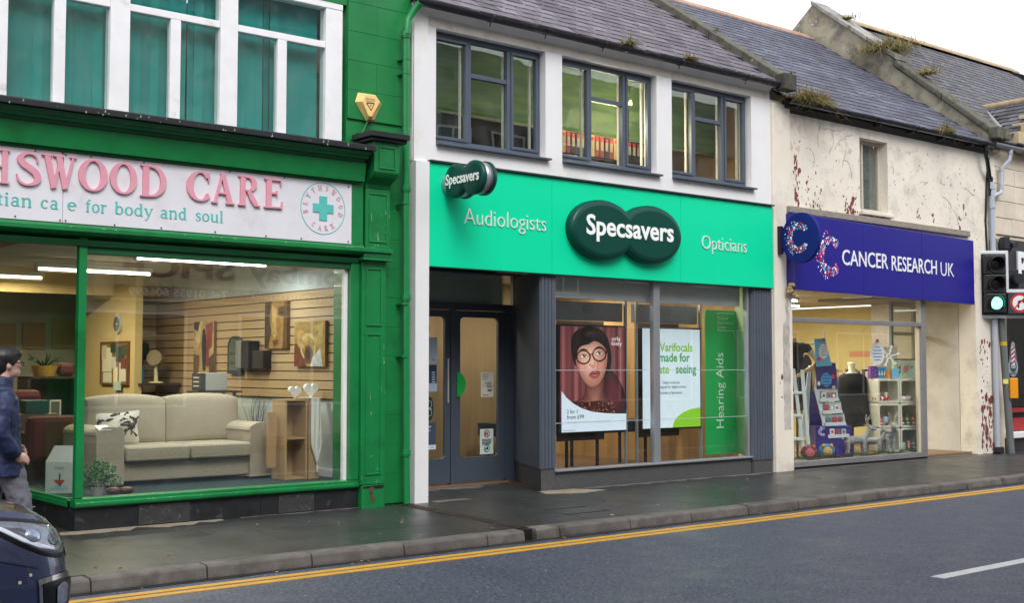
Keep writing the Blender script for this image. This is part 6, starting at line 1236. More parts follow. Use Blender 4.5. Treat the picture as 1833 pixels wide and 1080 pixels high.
for i in range(4): b.tube([(-.02 - .012 * i, -.16, 1.31), (-.05 - .008 * i, -.165, 1.28 - .008 * i), (-.06 - .004 * i, -.165, 1.23 - .006 * (3 - i))], [.013, .012, .009], skinm, 8)
b.tube([(.01, -.165, 1.33), (.03, -.17, 1.28)], [.013, .009], skinm, 8); b.tube([(-.05, 0, 1.80), (-.05, 0, 1.92)], [.06, .05], flat(90, 75, 55), 12); b.build('body', mn, local=True, rem=.012)
m2 = cf('mannequin', 'headless ivory mannequin wearing a long black sleeveless dress in the charity window', 'mannequin', 17.30, 12.1, .20)
MB().tube([(0, 0, 0), (0, 0, .6)], .02, flat(60, 60, 62), 8).build('pole', m2, local=True)
b = MB(); b.tube([(.0, 0, 1.28), (.0, 0, 1.40), (0, 0, 1.50)], [.07, .055, .06], ivorym, 16); b.ell((0, 0, 1.50), (.075, .06, .03), ivorym); b.ell((.0, 0, 1.30), (.14, .08, .07), ivorym); b.build('body', m2, local=True, rem=.012)
b = MB(); b.tube([(0, 0, 1.34), (0, 0, 1.28), (0, 0, 1.12), (0, 0, .95), (0, 0, .72), (.03, 0, .47)], [.15, .24, .27, .27, .33, .40], blackc, 20); b.v = [(x, y * .62, z_) for x, y, z_ in b.v]; b.build('dress', m2, local=True, bev=.01)
o_ = MB(); o_.box(-.06, .12, -.19, -.18, .68, .80, flat(50, 40, 20)).build('waist_label', m2, local=True)
# clothes rail and garments behind
rl = cf('clothes_rail', 'steel clothes rail behind the card stand in the charity shop', 'clothes rail', 17.5, 13.3, .20); MB().tube([(-.75, 0, 0), (-.75, 0, 1.85), (.45, 0, 1.85), (.45, 0, 2.1), (.45, 0, 0)], .014, flat(120, 122, 125), 8).build('rail', rl, local=True)
for k, (xx, c, lab) in enumerate(((-.55, (38, 40, 48), 'charcoal coat at the left of the clothes rail'), (-.35, (95, 25, 35), 'dark red jumper hanging on the clothes rail'), (-.15, (110, 28, 38), 'second dark red jumper, nearer the black dress, on the clothes rail'), (.08, (48, 44, 46), 'dark grey coat behind the black dress'), (-.68, (120, 120, 122), 'light grey cardigan, leftmost on the clothes rail'))):
    q = Matrix.Rotation(CFR, 4, 'Z') @ Vector((xx, 0, 0)); o = thing('hanging_garment', lab, 'clothing', (17.5 + q.x, 13.3 + q.y, .9), CFR + .8)
    MB().prism([(-.22, -.05, .0), (.22, -.05, 0), (.20, -.05, .85), (.06, -.05, .97), (-.06, -.05, .97), (-.20, -.05, .85)], (0, .1, 0), flat(*c, .9)).build('cloth', o, local=True, bev=.03); MB().tube([(0, 0, .96), (0, 0, 1.10), (.03, 0, 1.14)], .006, flat(150, 150, 150), 6).build('hanger_hook', o, local=True)
bk2 = thing('book_shelf', 'rack of books along the yellow wall at the back of the charity shop', 'bookshelf', (19.9, 14.5, .2)); bx('frame', bk2, flat(110, 85, 60), 19.80, 20.08, 13.4, 16.3, 1.30, 1.34); bx('lower_board', bk2, flat(110, 85, 60), 19.80, 20.08, 13.4, 16.3, .85, .89); random.seed(17); b = MB()
for r_ in (.89, 1.34):
    y = 13.45
    while y < 16.2: w_ = random.uniform(.02, .05); b.box(19.83, 20.05, y, y + w_ - .002, r_ + .001, r_ + random.uniform(.18, .27), flat(*random.choice([(160, 60, 50), (60, 80, 110), (200, 195, 180), (120, 110, 90), (50, 50, 55), (180, 150, 90)]))); y += w_
b.build('books', bk2, kind='stuff'); bx('wall_sign', bk2, flat(205, 140, 110), 20.085, 20.099, 13.5, 14.1, 1.85, 1.95)
# reindeer
dm = mat('grey tartan wool', (.30, .31, .31), .95, var=.45, vs=28, bump=.003, bs=90)
def deer(x, y, s_, rz, lab):
    o = thing('toy_reindeer', lab, 'toy reindeer', (x, y, .262), rz, 'grey woollen reindeer on the green garland'); b = MB(); k = s_
    b.tube([(-.17 * k, 0, .23 * k), (0, 0, .25 * k), (.13 * k, 0, .26 * k)], [.068 * k, .072 * k, .066 * k], dm, 12); b.tube([(.12 * k, 0, .27 * k), (.19 * k, 0, .37 * k), (.23 * k, 0, .45 * k)], [.055 * k, .04 * k, .042 * k], dm, 10)
    b.tube([(.20 * k, 0, .455 * k), (.29 * k, 0, .43 * k), (.335 * k, 0, .42 * k)], [.05 * k, .04 * k, .025 * k], dm, 10); b.tube([(-.23 * k, 0, .25 * k), (-.26 * k, 0, .29 * k)], [.025 * k, .012 * k], dm, 8)
    for lx_, ly in ((-.17, -.04), (-.17, .04), (.11, -.04), (.11, .04)): b.tube([(lx_ * k, ly * k, .23 * k), ((lx_ + (.02 if lx_ < 0 else -.01)) * k, ly * k, .12 * k), (lx_ * k, ly * k, .012 * k)], [.04 * k, .026 * k, .024 * k], dm, 8)
    for sy in (-1, 1): b.tube([(.19 * k, sy * .04 * k, .48 * k), (.15 * k, sy * .09 * k, .50 * k)], [.02 * k, .008 * k], dm, 6)
    b.build('body', o, local=True, rem=.012)
    b = MB()
    for sy in (-1, 1): b.tube([(.19 * k, sy * .02 * k, .49 * k), (.17 * k, sy * .05 * k, .58 * k), (.20 * k, sy * .08 * k, .66 * k)], .006 * k, flat(190, 185, 175), 5); b.tube([(.17 * k, sy * .05 * k, .57 * k), (.23 * k, sy * .06 * k, .62 * k)], .005 * k, flat(190, 185, 175), 5)
    b.build('antlers', o, local=True); return o
deer(16.62, 11.55, .95, R(-35), 'toy reindeer at the left, standing side on with its head turned right'); deer(17.05, 11.52, .82, R(-75), 'middle grey toy reindeer facing the street between the other two'); deer(17.36, 11.48, 1.0, R(-120), 'largest grey toy reindeer at the right in front of the cube shelves')
random.seed(33)
def disc_toy(x, y, c, c2, lab):
    o = cf('round_toy', lab, 'toy', x, y, .26); MB().ell((0, 0, .11), (.13, .05, .11), flat(*c)).build('body', o, local=True); MB().ell((.0, -.045, .10), (.075, .02, .07), flat(*c2)).ell((-.06, -.04, .19), (.025, .02, .03), flat(*c2)).ell((.06, -.04, .19), (.025, .02, .03), flat(*c2)).build('face', o, local=True)
disc_toy(15.22, 11.42, (95, 58, 45), (190, 90, 105), 'pink faced brown round toy at the bottom left of the charity window'); disc_toy(15.66, 11.42, (60, 115, 150), (190, 165, 95), 'blue and yellow round toy beside the pink faced one')
b = MB(); tm = [mat('green tinsel', (.02, .10, .04), .6, var=.3), mat('magenta tinsel', (.30, .02, .12), .5), mat('pale green tinsel', (.08, .22, .09), .6)]
for k in range(5200):
    x = random.uniform(14.5, 17.95); r_ = abs(random.gauss(0, .04)); a = random.uniform(0, math.pi); c = Vector((x, 11.30 + r_ * math.cos(a), .275 + r_ * math.sin(a) + .02 * math.sin(x * 9))); d = Vector((random.gauss(0, 1), random.gauss(0, 1), random.gauss(0, 1))).normalized() * .028; e = d.cross(Vector((.2, .5, .8))).normalized() * .003
    mt = tm[1] if (15.4 < x < 16.1 and random.random() < .35) else random.choice([tm[0], tm[0], tm[2]]); b.add([c - d, c + e, c + d], [(0, 1, 2)], mt)
tag(b.build('garland'), 'green tinsel garland along the bottom of the charity shop window', 'garland', kind='stuff')
# blue fascia sign: turned slightly out from the wall at its left end
BL = mat('royal blue acrylic sign', (.012, .009, .25), .28, var=.03, vs=1.5, coat=.1)
bs_ = thing('shop_sign', 'long royal blue fascia sign reading CANCER RESEARCH UK with a speckled letter C', 'shop sign', (16.7, 11.0, 2.72))
ya, yb = 10.93, 11.06; xa, xb = 14.30, 19.36
def sy(x): return lerp(ya, yb, (x - xa) / (xb - xa))
MB().hexa([(xa, ya, 2.755), (xb, yb, 2.705), (xb, 11.13, 2.705), (xa, 11.13, 2.755), (xa, ya, 3.86), (xb, yb, 3.80), (xb, 11.13, 3.80), (xa, 11.13, 3.86)], BL).build('sign_board', bs_, bev=.01)
for xs_ in (16.03, 17.70): bx('panel_seam', bs_, flat(30, 26, 110), xs_, xs_ + .006, sy(xs_) - .002, sy(xs_) + .01, 2.75, 3.83)
MB().prism([(14.32, 11.02, 3.875), (19.3, 11.08, 3.86), (19.3, 11.129, 3.86), (14.32, 11.129, 3.875)], (0, 0, .10), mat('flaking timber ledge', (.30, .26, .22), .9, var=.35, vs=9, bump=.01, bs=20, stretch=(1, 6, 8))).build('timber_ledge', C_, bev=.012)
rt_ = Vector((xb - xa, yb - ya, 0)).normalized(); ww = flat(238, 240, 246, .4)
def on(x, z_, d=.003): return (x, sy(x) - d, z_)
letters('letter', bs_, 'CANCER', on(15.46, 3.175), .225, ww, 1.24, right=rt_, depth=.006, bold=.008); letters('letter', bs_, 'RESEARCH', on(16.80, 3.16), .225, ww, 1.34, right=rt_, depth=.006, bold=.008); letters('letter', bs_, 'UK', on(18.26, 3.145), .225, ww, .42, right=rt_, depth=.006, bold=-.008)
def dotsC(b, M_, rx, rz, seed):
    random.seed(seed); cols = [flat(240, 242, 248), flat(225, 80, 140), flat(205, 30, 80), flat(80, 180, 225), flat(240, 242, 248), flat(235, 150, 190)]; put = []
    for _ in range(2200):
        a = R(random.uniform(38, 322)); t = random.uniform(-1, 1); r_ = 1 + .24 * t; s_ = random.choice([.035, .05, .065, .03]); 
        if abs(math.degrees(a) - 180) < 80 and random.random() < .03: r_ = random.uniform(1.25, 1.6); s_ = .03
        x, z_ = r_ * math.cos(a) * rx, r_ * math.sin(a) * rz; s_ *= rz * 1.9
        if all((x - q[0]) ** 2 + (z_ - q[1]) ** 2 > (s_ + q[2]) ** 2 * .9 for q in put): put.append((x, z_, s_))
        if len(put) > 150: break
    for i, (x, z_, s_) in enumerate(put): b.add([M_ @ Vector((x + s_ * math.cos(k * math.pi / 4), z_ + s_ * math.sin(k * math.pi / 4), .001 + (i % 5) * .0004)) for k in range(8)], [tuple(range(8))], cols[(i * 7) % 6])
b = MB(); dotsC(b, frame((15.17, sy(15.17) - .003, 3.29), rt_, (0, 0, 1)), .23, .24, 1); b.build('speckled_letter', bs_, kind='stuff')
rs = thing('round_sign', 'round royal blue projecting sign with a speckled letter C beside the cream pillar', 'projecting sign', (14.25, 10.7, 3.2))
b = MB(); b.prism([(14.14, 10.72 + .325 * math.cos(R(a)), 3.47 + .36 * math.sin(R(a))) for a in range(0, 360, 9)], (.07, 0, 0), mat('matt royal blue disc', (.010, .020, .20), .6, var=.03, spec=.2)); b.build('disc', rs, bev=.008)
b = MB(); dotsC(b, frame((14.138, 10.74, 3.47), (0, -1, 0), (0, 0, 1)), .155, .17, 2); b.build('speckled_letter', rs, kind='stuff')
b = MB(); b.box(14.10, 14.17, 11.03, 11.084, 3.26, 3.66, flat(25, 22, 45)); b.tube([(14.175, 11.03, 3.60), (14.175, 10.98, 3.60)], .012, flat(25, 22, 45), 6); b.tube([(14.175, 11.03, 3.33), (14.175, 10.98, 3.33)], .012, flat(25, 22, 45), 6); b.build('wall_bracket', rs)
b = MB(); random.seed(3); [b.ell((14.34 + random.uniform(-.07, .07), 11.0 + random.uniform(-.03, .03), 2.76 + random.uniform(-.08, .08)), (.04, .04, .035), mat('expanding foam', (.42, .30, .14), .8, var=.4, vs=20), 8, 6) for _ in range(10)]; b.build('foam_lump', C_)

# ================================================================ building D: the barber
D_ = thing('shop_building', 'pale stone building with a black fascia at the right edge of the picture', 'shop building', (24, F0, .16))
PAL = mat('pale painted stone', (.66, .58, .47), .75, var=.12, vs=3, bump=.006, bs=10, rnd=.05, col2=(.42, .34, .26), mask=(.62, .75), ms=2.2)
wall('wall', D_, PAL, 20.232, 31, .0, 5.55, 11.165, 11.5, [(20.50, 23.5, .30, 2.75)])
random.seed(2); z_ = 2.78; k = 0
while z_ < 5.5:
    x = 20.235; h = .30
    while x < 23.4:
        l = random.uniform(.55, .8); l = min(l, 23.4 - x)
        if not (z_ < 3.95 and x > 20.28 - l): bx('stone_block', D_, PAL, x + .004, x + l - .004, 11.135 - random.uniform(0, .006), 11.164, z_ + .004, min(z_ + h, 5.5) - .004, bev=.006)
        x += l
    z_ += h; k += 1
slates(D_, 20.2, 27.5, 10.99, 5.60, R(39.5), 4.85, slD, .29, .18)
gutter(D_, 19.88, 27, 10.94, 5.53, .062, flat(135, 142, 150, .35), [20.9, 21.8, 22.9])
ridg = mat('tan stone ridge', (.42, .31, .20), .8, var=.25, vs=5, rnd=.12)
for i in range(16): x = 20.2 + i * .47; MB().prof([(14.56, 8.66), (14.75, 8.79), (14.94, 8.66), (14.94, 8.62), (14.75, 8.75), (14.56, 8.62)], x, x + .46, ridg).build('ridge_tile', D_, bev=.01)
MB().prism([(20.2, 14.75, 8.72), (31, 14.75, 8.72), (31, 18.5, 5.6), (20.2, 18.5, 5.6)], (0, -.02, -.03), flat(70, 66, 74)).build('rear_roof', D_)
harl = mat('lichened harled gable', (.40, .36, .27), .9, var=.25, vs=3, bump=.015, bs=26, col2=(.24, .21, .17), mask=(.48, .62), ms=4, col3=(.62, .60, .54), mask3=(.66, .70), ms3=8)
MB().prism([(19.96, 11.0, 5.4), (19.96, 11.05, 5.72), (19.96, 12.90, 7.22), (19.96, 12.93, 7.40), (19.96, 14.75, 8.86), (19.96, 18.5, 5.8), (19.96, 18.5, 5.4)], (.24, 0, 0), harl).build('gable_wall', D_)
cop2 = mat('grey cope slab', (.30, .29, .27), .85, var=.3, vs=4, bump=.01, bs=14, rnd=.12, col2=(.14, .12, .07), mask=(.56, .66), ms=5)
P0, P1 = Vector((0, 10.98, 5.80)), Vector((0, 12.93, 7.42)); n = 2
for i in range(n): a, c = P0.lerp(P1, i / n), P0.lerp(P1, (i + .995) / n); coping(D_, 'coping_stone', 19.90, 20.30, a.y, a.z, c.y, c.z, .15, skew, .03)
P0, P1 = Vector((0, 12.85, 7.46)), Vector((0, 14.75, 8.93)); n = 3
for i in range(n): a, c = P0.lerp(P1, i / n), P0.lerp(P1, (i + .993) / n); coping(D_, 'coping_stone', 19.88, 20.42, a.y, a.z, c.y, c.z, .09, cop2, .012)
bx('skew_corbel', D_, skew, 19.88, 20.28, 10.85, 11.05, 5.60, 5.82, bev=.03)
# stone dormer
dy0, dx0, dz = 10.99, 22.0, 6.60
b = MB(); q = [(20.55, 11.02, 5.68), (22.0, 11.02, 6.58), (22.0, 12.30, 6.58)]; b.prism(q, (0, -.0, .03), flat(66, 62, 72)); b.prism([(22.0, 11.02, 6.58), (23.45, 11.02, 5.68), (22.0, 12.30, 6.58)], (0, 0, .03), flat(66, 62, 72)); b.build('dormer_roof', D_)
e1 = (Vector(q[1]) - Vector(q[0])); cnt = 0
for r_ in range(9):
    for i in range(12):
        t = (r_ + .0) / 9; y = 11.04 + i * .2 * 1.0 + (.1 if r_ % 2 else 0); x = 20.60 + t * 1.4; z_ = 5.72 + t * .89; ylim = 11.02 + 1.28 * t
        if y > ylim: continue
        b = MB(); w_ = min(.19, ylim - y + .05); b.hexa([(x, y, z_ + .02), (x + .2, y, z_ + .125), (x + .2, y + w_, z_ + .125), (x, y + w_, z_ + .02), (x - .01, y, z_ + .035), (x + .19, y, z_ + .14), (x + .19, y + w_, z_ + .14), (x - .01, y + w_, z_ + .035)], random.choice(slD)); b.build('dormer_slate', D_)
MB().tube([(22.0, 12.36, 6.64), (22.0, 11.75, 6.64)], .075, ridg, 10).build('dormer_ridge', D_); MB().tube([(22.0, 11.74, 6.64), (22.0, 11.0, 6.64)], .078, ridg, 10).build('dormer_ridge', D_)
MB().tube([(20.52, 11.02, 5.70), (21.98, 12.3, 6.62)], [.05, .045], flat(150, 148, 142), 8).build('lead_valley', D_)
dg = mat('cream dressed dormer stone', (.55, .45, .28), .8, var=.2, vs=5, rnd=.1)
for i in range(5): t = i / 5; bx('gable_stone', D_, dg, 20.72 + 1.28 * t, 20.72 + 1.28 * t + .34, 10.93, 11.2, 5.62 + t * .98, 5.62 + t * .98 + .215, bev=.01)
MB().prism([(20.9, 11.0, 5.5), (23.1, 11.0, 5.5), (22.0, 11.0, 6.5)], (0, .16, 0), dg).build('dormer_gable', D_)
# barber fascia and window
BF = mat('black fascia paint', (.022, .023, .028), .4, var=.2, vs=3)
bf = thing('shop_sign', 'black fascia sign with large white letters at the right edge of the picture', 'shop sign', (22, 11.1, 2.76)); bx('sign_board', bf, BF, 20.30, 24.4, 11.06, 11.13, 2.76, 3.90, bev=.004)
letters('letter', bf, 'PI', (20.78, 11.058, 3.18), .50, flat(235, 235, 240), .50, depth=.03, bold=.03)
bw = thing('barber_window', 'barber shop window with a round barber pole emblem and a red painted band', 'shop window', (21.5, 11.2, .3))
b = MB(); b.box(20.50, 20.56, 11.15, 11.22, .50, 2.75, flat(150, 148, 140)); b.box(20.56, 23.5, 11.15, 11.22, 2.68, 2.75, flat(150, 148, 140)); b.build('frame', bw); bx('pane', bw, GLASS2, 20.56, 23.5, 11.18, 11.186, .51, 2.68); bx('sill', bw, flat(230, 230, 232), 20.44, 23.6, 11.02, 11.25, .40, .499, bev=.006); bx('black_plinth', D_, BF, 20.44, 31, 11.10, 11.164, .12, .399)
rd = flat(190, 30, 35); b = MB(); b.box(20.56, 23.4, 11.188, 11.192, .52, .74, rd); b.box(20.56, 23.4, 11.188, 11.192, .84, .92, rd); b.build('red_band', bw)
p = Print((20.60, 11.176, 1.38), (1, 0, 0), (0, 0, 1), .40, .74, 0, 0, 40, 74); gy_ = flat(150, 165, 180)
p.poly([(20, 0), (30, 14), (34, 34), (30, 52), (20, 56), (10, 52), (6, 34), (10, 14)], flat(95, 105, 115)); p.disc(20, 48, 17, 17, gy_); p.disc(20, 46, 12, 11, flat(60, 66, 76)); p.poly([(14, 8), (26, 8), (26, 44), (14, 44)], flat(225, 228, 232)); [p.poly([(14, y), (26, y - 6), (26, y - 2), (14, y + 4)], rd) for y in (16, 24, 32, 40)]; p.disc(20, 7, 7, 4, gy_); p.poly([(10, 44), (30, 44), (27, 50), (13, 50)], gy_); p.text('BARBER', 8, 61, 4, flat(40, 44, 50), 24); p.disc(20, 70, 3, 3, gy_); p.done('barber_emblem', bw)
bx('interior_wall', D_, flat(48, 36, 30), 24.0, 24.1, 11.25, 13.6, .2, 2.8); bx('interior_wall', D_, flat(48, 36, 30), 20.3, 24, 13.5, 13.6, .2, 2.8); bx('interior_wall', D_, flat(60, 46, 40), 20.3, 20.34, 11.51, 13.5, .2, 2.8); bx('interior_floor', D_, flat(60, 50, 45), 20.3, 24, 11.2, 13.5, .2, .3); bx('interior_ceiling', D_, flat(120, 110, 100), 20.3, 24, 11.5, 13.5, 2.8, 2.9)
bc = thing('barber_chair', 'black and red waiting chair inside the barber window', 'chair', (21.2, 12.1, .3)); bx('seat', bc, flat(150, 25, 30), 20.95, 21.5, 11.9, 12.4, .62, .72, bev=.03); bx('backrest', bc, flat(25, 22, 24), 20.95, 21.5, 12.4, 12.5, .65, 1.2, bev=.04); [bx('leg', bc, flat(150, 150, 155, .3), x, x + .03, y, y + .03, .3, .62) for x in (20.98, 21.44) for y in (11.93, 12.34)]
bx('interior_picture', None, flat(190, 150, 90), 21.2, 22.2, 13.46, 13.495, 1.9, 2.35, label='pale brown picture high on the wall inside the barber shop', cat='picture')
# pipes at the junction
bp_ = thing('downpipe', 'black cranked plastic downpipe dropping from the gutter above the blue sign', 'drainpipe', (19.8, 11, 4.8)); blk = flat(26, 28, 36, .25)
MB().tube([(19.66, 10.95, 5.46), (19.66, 10.97, 5.28), (19.72, 10.98, 5.20), (19.90, 11.05, 4.98), (19.94, 11.06, 4.92), (19.95, 11.06, 4.62)], .036, blk, 12).build('pipe', bp_); [MB().tube([(19.66, 10.96, z_), (19.66, 10.96, z_ - .08)], .046, blk, 12).build('collar', bp_) for z_ in (5.44,)]; MB().tube([(19.95, 11.06, 4.95), (19.95, 11.06, 4.87)], .045, blk, 12).build('collar', bp_)
MB().tube([(20.0, 11.11, 5.3), (19.92, 11.11, 4.9), (19.86, 11.115, 4.2), (19.90, 11.115, 3.4)], .018, flat(28, 26, 26), 6).build('cable_run', bp_)
gp = thing('downpipe', 'pale grey plastic downpipe with a branch running down the edge of the barber building', 'drainpipe', (20.1, 11.05, .16)); gpm = flat(178, 184, 194, .3)
MB().tube([(19.97, 11.05, 4.80), (19.97, 11.05, 4.60), (19.99, 11.06, 2.6), (20.02, 11.07, .25)], .050, gpm, 12).build('main_pipe', gp); MB().tube([(20.45, 10.95, 5.50), (20.45, 10.97, 5.30), (20.30, 11.03, 5.16), (20.30, 11.05, 4.78), (20.26, 11.05, 4.70), (20.0, 11.05, 4.62)], .036, gpm, 12).build('branch_pipe', gp)
for a, c in (((19.97, 11.05, 4.86), (19.97, 11.05, 4.74)), ((19.97, 11.05, 4.50), (19.97, 11.05, 4.40)), ((20.30, 11.05, 4.86), (20.30, 11.05, 4.76)), ((20.45, 10.95, 5.50), (20.45, 10.96, 5.40)), ((20.30, 11.04, 5.17), (20.30, 11.04, 5.09))): MB().tube([a, c], .060 if a[0] < 20.1 else .045, gpm, 12).build('collar', gp)
bx('pipe_shoe', gp, flat(40, 40, 42), 19.96, 20.10, 10.98, 11.12, .16, .27, bev=.02)
for loc, a in (((14.72, 10.93, 5.53), (.60, .07, .34, 900, 'long tuft of dry grass hanging over the left end of the black gutter')), ((15.02, 10.93, 5.52), (.24, .07, .30, 320, 'short green tuft beside the long grass on the black gutter')), ((18.35, 10.93, 5.53), (.28, .06, .26, 380, 'grass tuft growing near the right end of the black gutter')), ((10.98, 10.93, 5.74), (.16, .05, .20, 170, 'small green tuft in the iron gutter above the middle upstairs window')), ((12.13, 10.93, 5.74), (.18, .05, .16, 170, 'low tuft in the iron gutter above the right upstairs window')), ((20.12, 13.20, 7.62), (.50, .55, .48, 1500, 'large shaggy clump of brown grass on the stepped gable coping')), ((20.15, 12.35, 7.05), (.22, .26, .24, 320, 'small dry tuft lower down the gable coping')), ((14.2, 10.88, 5.86), (.06, .04, .06, 50, 'tiny moss tuft on the dark corbel stone')), ((20.15, 14.1, 8.46), (.24, .34, .16, 260, 'flat brown tuft high up on the gable coping')), ((14.1, 12.2, 6.75), (.05, .05, .08, 40, 'small tuft halfway up the first roof coping')), ((19.98, 10.9, 5.62), (.10, .05, .10, 60, 'little dry tuft at the foot of the gable coping'))):
    tuft(loc, *a, droop=.8)
# ---------------- traffic light
TL = thing('traffic_light', 'traffic signal showing green on a leaning grey pole, with a white bordered black backing board', 'traffic light', (20.15, 10.96, .155), R(-39.6))
pm = mat('grey green pole paint', (.135, .155, .15), .5, var=.12, vs=3)
MB().tube([(.06, 0, 0), (-.06, 0, 2.4), (-.16, 0, 3.72)], [.062, .060, .058], pm, 16).build('pole', TL, local=True)
wb = flat(215, 218, 222, .4); bb = flat(38, 42, 48, .5)
def Lpoly(o): return [(-.505 + o, 2.33 + o), (.62 - o, 2.33 + o), (.62 - o, 2.83 - o), (.03 - o, 2.83 - o), (.03 - o, 3.50 - o), (-.505 + o, 3.50 - o)]
b = MB(); b.prism([(x, -.14, z_) for x, z_ in Lpoly(0)], (0, .02, 0), wb); b.build('white_border', TL, local=True, bev=.03)
b = MB(); b.prism([(x, -.150, z_) for x, z_ in Lpoly(.055)], (0, .009, 0), bb); b.build('backing_board', TL, local=True)
for k, z_ in enumerate((3.25, 2.915, 2.585)):
    MB().box(-.43, -.06, -.26, -.151, z_ - .162, z_ + .162, flat(30, 33, 38, .45)).build('signal_housing', TL, local=True, bev=.012)
    hb = MB(); N_ = 18; r_ = .135; vs = []
    for i in range(N_ + 1):
        a = R(-35 + 250 * i / N_); 
        for (rr_, y) in ((r_, -.26), (r_ - .006, -.42 + .10 * (1 - math.sin(a)) / 2), (r_ - .014, -.42 + .10 * (1 - math.sin(a)) / 2), (r_ - .010, -.26)): vs.append((-.245 + rr_ * math.cos(a), y, z_ + rr_ * math.sin(a)))
    hb.add(vs, [(i * 4 + j, i * 4 + (j + 1) % 4, i * 4 + 4 + (j + 1) % 4, i * 4 + 4 + j) for i in range(N_) for j in range(4)], flat(24, 26, 30, .5), True); hb.build('visor', TL, local=True)
    MB().tube([(-.245, -.261, z_), (-.245, -.275, z_)], .138, flat(20, 22, 26), 28).build('bezel', TL, local=True)
    lm = lamp_mat('green signal', (.12, .95, .50), 3.2) if k == 2 else flat(24 + 10 * k, 18, 18, .25)
    MB().ell((-.245, -.268, z_), (.108, .03, .108), lm, 24, 12).build(['red_lens', 'amber_lens', 'green_lens'][k], TL, local=True)
MB().box(-.04, .40, -.26, -.151, 2.40, 2.77, flat(48, 56, 66, .5)).build('sign_housing', TL, local=True, bev=.01)
p = Print((-.01, -.261, 2.42), (1, 0, 0), (0, 0, 1), .34, .34, 0, 0, 34, 34); p.disc(17, 17, 16.5, 16.5, flat(190, 40, 35), n=36); p.disc(17, 17, 12.5, 12.5, flat(225, 228, 230), n=36)
kk = flat(22, 22, 24); p.poly([(13, 26), (13, 16), (16, 12.5), (22, 12.5), (22, 9.5), (27, 14), (22, 18.5), (22, 15.5), (17.5, 15.5), (16, 17), (16, 26)], kk); p.line(8.3, 25.7, 25.7, 8.3, 2.6, flat(190, 40, 35)); p.done('no_right_turn_sign', TL, local=True)
MB().box(-.02, .08, -.10, .10, 3.53, 3.75, flat(30, 32, 36)).build('detector_box', TL, local=True, bev=.01); MB().tube([(.15, .12, 3.66), (.17, -.12, 3.60)], .05, flat(62, 66, 72), 14).build('detector_camera', TL, local=True); MB().tube([(.16, 0, 3.60), (.10, 0, 3.50), (.02, 0, 3.45)], .018, flat(35, 36, 40), 6).build('camera_arm', TL, local=True)
b = MB(); b.box(.05, .24, -.05, .15, 2.86, 3.18, flat(30, 32, 38)); b.tube([(.17, -.051, 3.02), (.19, -.20, 3.01)], .09, flat(34, 37, 44), 18); b.build('side_signal', TL, local=True, bev=.008)
MB().box(.03, .17, -.10, .04, .95, 1.30, flat(235, 150, 20, .4)).build('push_button_box', TL, local=True, bev=.012)
MB().tube([(.028, 0, .64 * 1), (.0255, 0, .69)], .0625, pm, 16).build('pole_band', TL, local=True)
b = MB(); b.tube([(-.0325, 0, 1.86), (-.0365, 0, 1.93)], .0625, flat(200, 165, 40), 16); b.build('yellow_sticker', TL, local=True); b = MB(); b.box(-.075, .012, -.068, -.05, 1.20, 1.28, flat(225, 215, 120)); b.build('pale_sticker', TL, local=True)
# ================================================================ the passer-by
pz = zp(10.0)
pe = thing('person', 'person with short black hair and glasses walking in a navy jacket and grey trousers', 'person', (3.07, 10.0, pz))
skn = mat('skin', (.62, .38, .31), .55, var=.05); nav = mat('navy quilted jacket', (.012, .022, .075), .55, var=.04, vs=9, bump=.006, bs=14); gry = mat('grey trousers', (.16, .16, .19), .85, var=.2, vs=7, bump=.008, bs=12)
def PV(b): b.v = [(x + 3.07, y + 10.0, z_ + pz) for x, y, z_ in b.v]; return b
b = MB()
b.ell((.045, 0, 1.545), (.098, .074, .108), skn); b.ell((.068, 0, 1.485), (.070, .058, .062), skn); b.ell((.115, 0, 1.45), (.022, .026, .020), skn)      # skull, jaw, chin
b.tube([(.128, 0, 1.555), (.150, 0, 1.522), (.163, 0, 1.508)], [.010, .013, .013], skn, 8); b.ell((.134, 0, 1.478), (.014, .024, .008), skn); b.ell((.132, 0, 1.464), (.013, .022, .008), skn)
for s_ in (-1, 1): b.ell((.035, s_ * .076, 1.525), (.018, .012, .030), skn); b.ell((.115, s_ * .032, 1.545), (.016, .018, .011), skn); b.ell((.105, s_ * .04, 1.565), (.022, .024, .010), skn)
b.tube([(.02, 0, 1.47), (.0, 0, 1.38), (-.01, 0, 1.30)], [.055, .056, .075], skn, 14); b.tube([(-.01, 0, 1.33), (-.02, 0, 1.15), (-.01, 0, .95), (0, 0, .82)], [.10, .125, .11, .12], skn, 14)
b.tube([(-.02, -.17, 1.28), (-.07, -.235, 1.02), (.06, -.20, .84)], [.05, .04, .028], skn, 10); b.tube([(-.02, .17, 1.28), (.03, .22, 1.02), (.16, .19, .88)], [.05, .04, .028], skn, 10)
for s_, hx, hz in ((-1, .09, .81), (1, .19, .85)):
    b.ell((hx, s_ * .195, hz), (.045, .020, .040), skn)
    for i, l in enumerate((.062, .070, .066, .052)): b.tube([(hx + .03, s_ * .195, hz + .022 - .017 * i), (hx + .03 + l * .55, s_ * .19, hz + .012 - .018 * i), (hx + .025 + l * .8, s_ * .178, hz - .012 - .018 * i)], [.0095, .0085, .007], skn, 7)
    b.tube([(hx, s_ * .185, hz + .03), (hx + .035, s_ * .17, hz + .035), (hx + .06, s_ * .165, hz + .022)], [.012, .010, .008], skn, 7)
b.tube([(0, -.08, .84), (.13, -.09, .46), (.17, -.09, .09)], [.09, .058, .038], skn, 12); b.tube([(0, .08, .84), (-.05, .09, .46), (-.26, .09, .16)], [.09, .058, .038], skn, 12)
PV(b).build('body', pe, rem=.009)
b = MB(); hr = mat('black hair', (.012, .010, .011), .45, var=.3, vs=30, bump=.006, bs=60, stretch=(1, 1, .3))
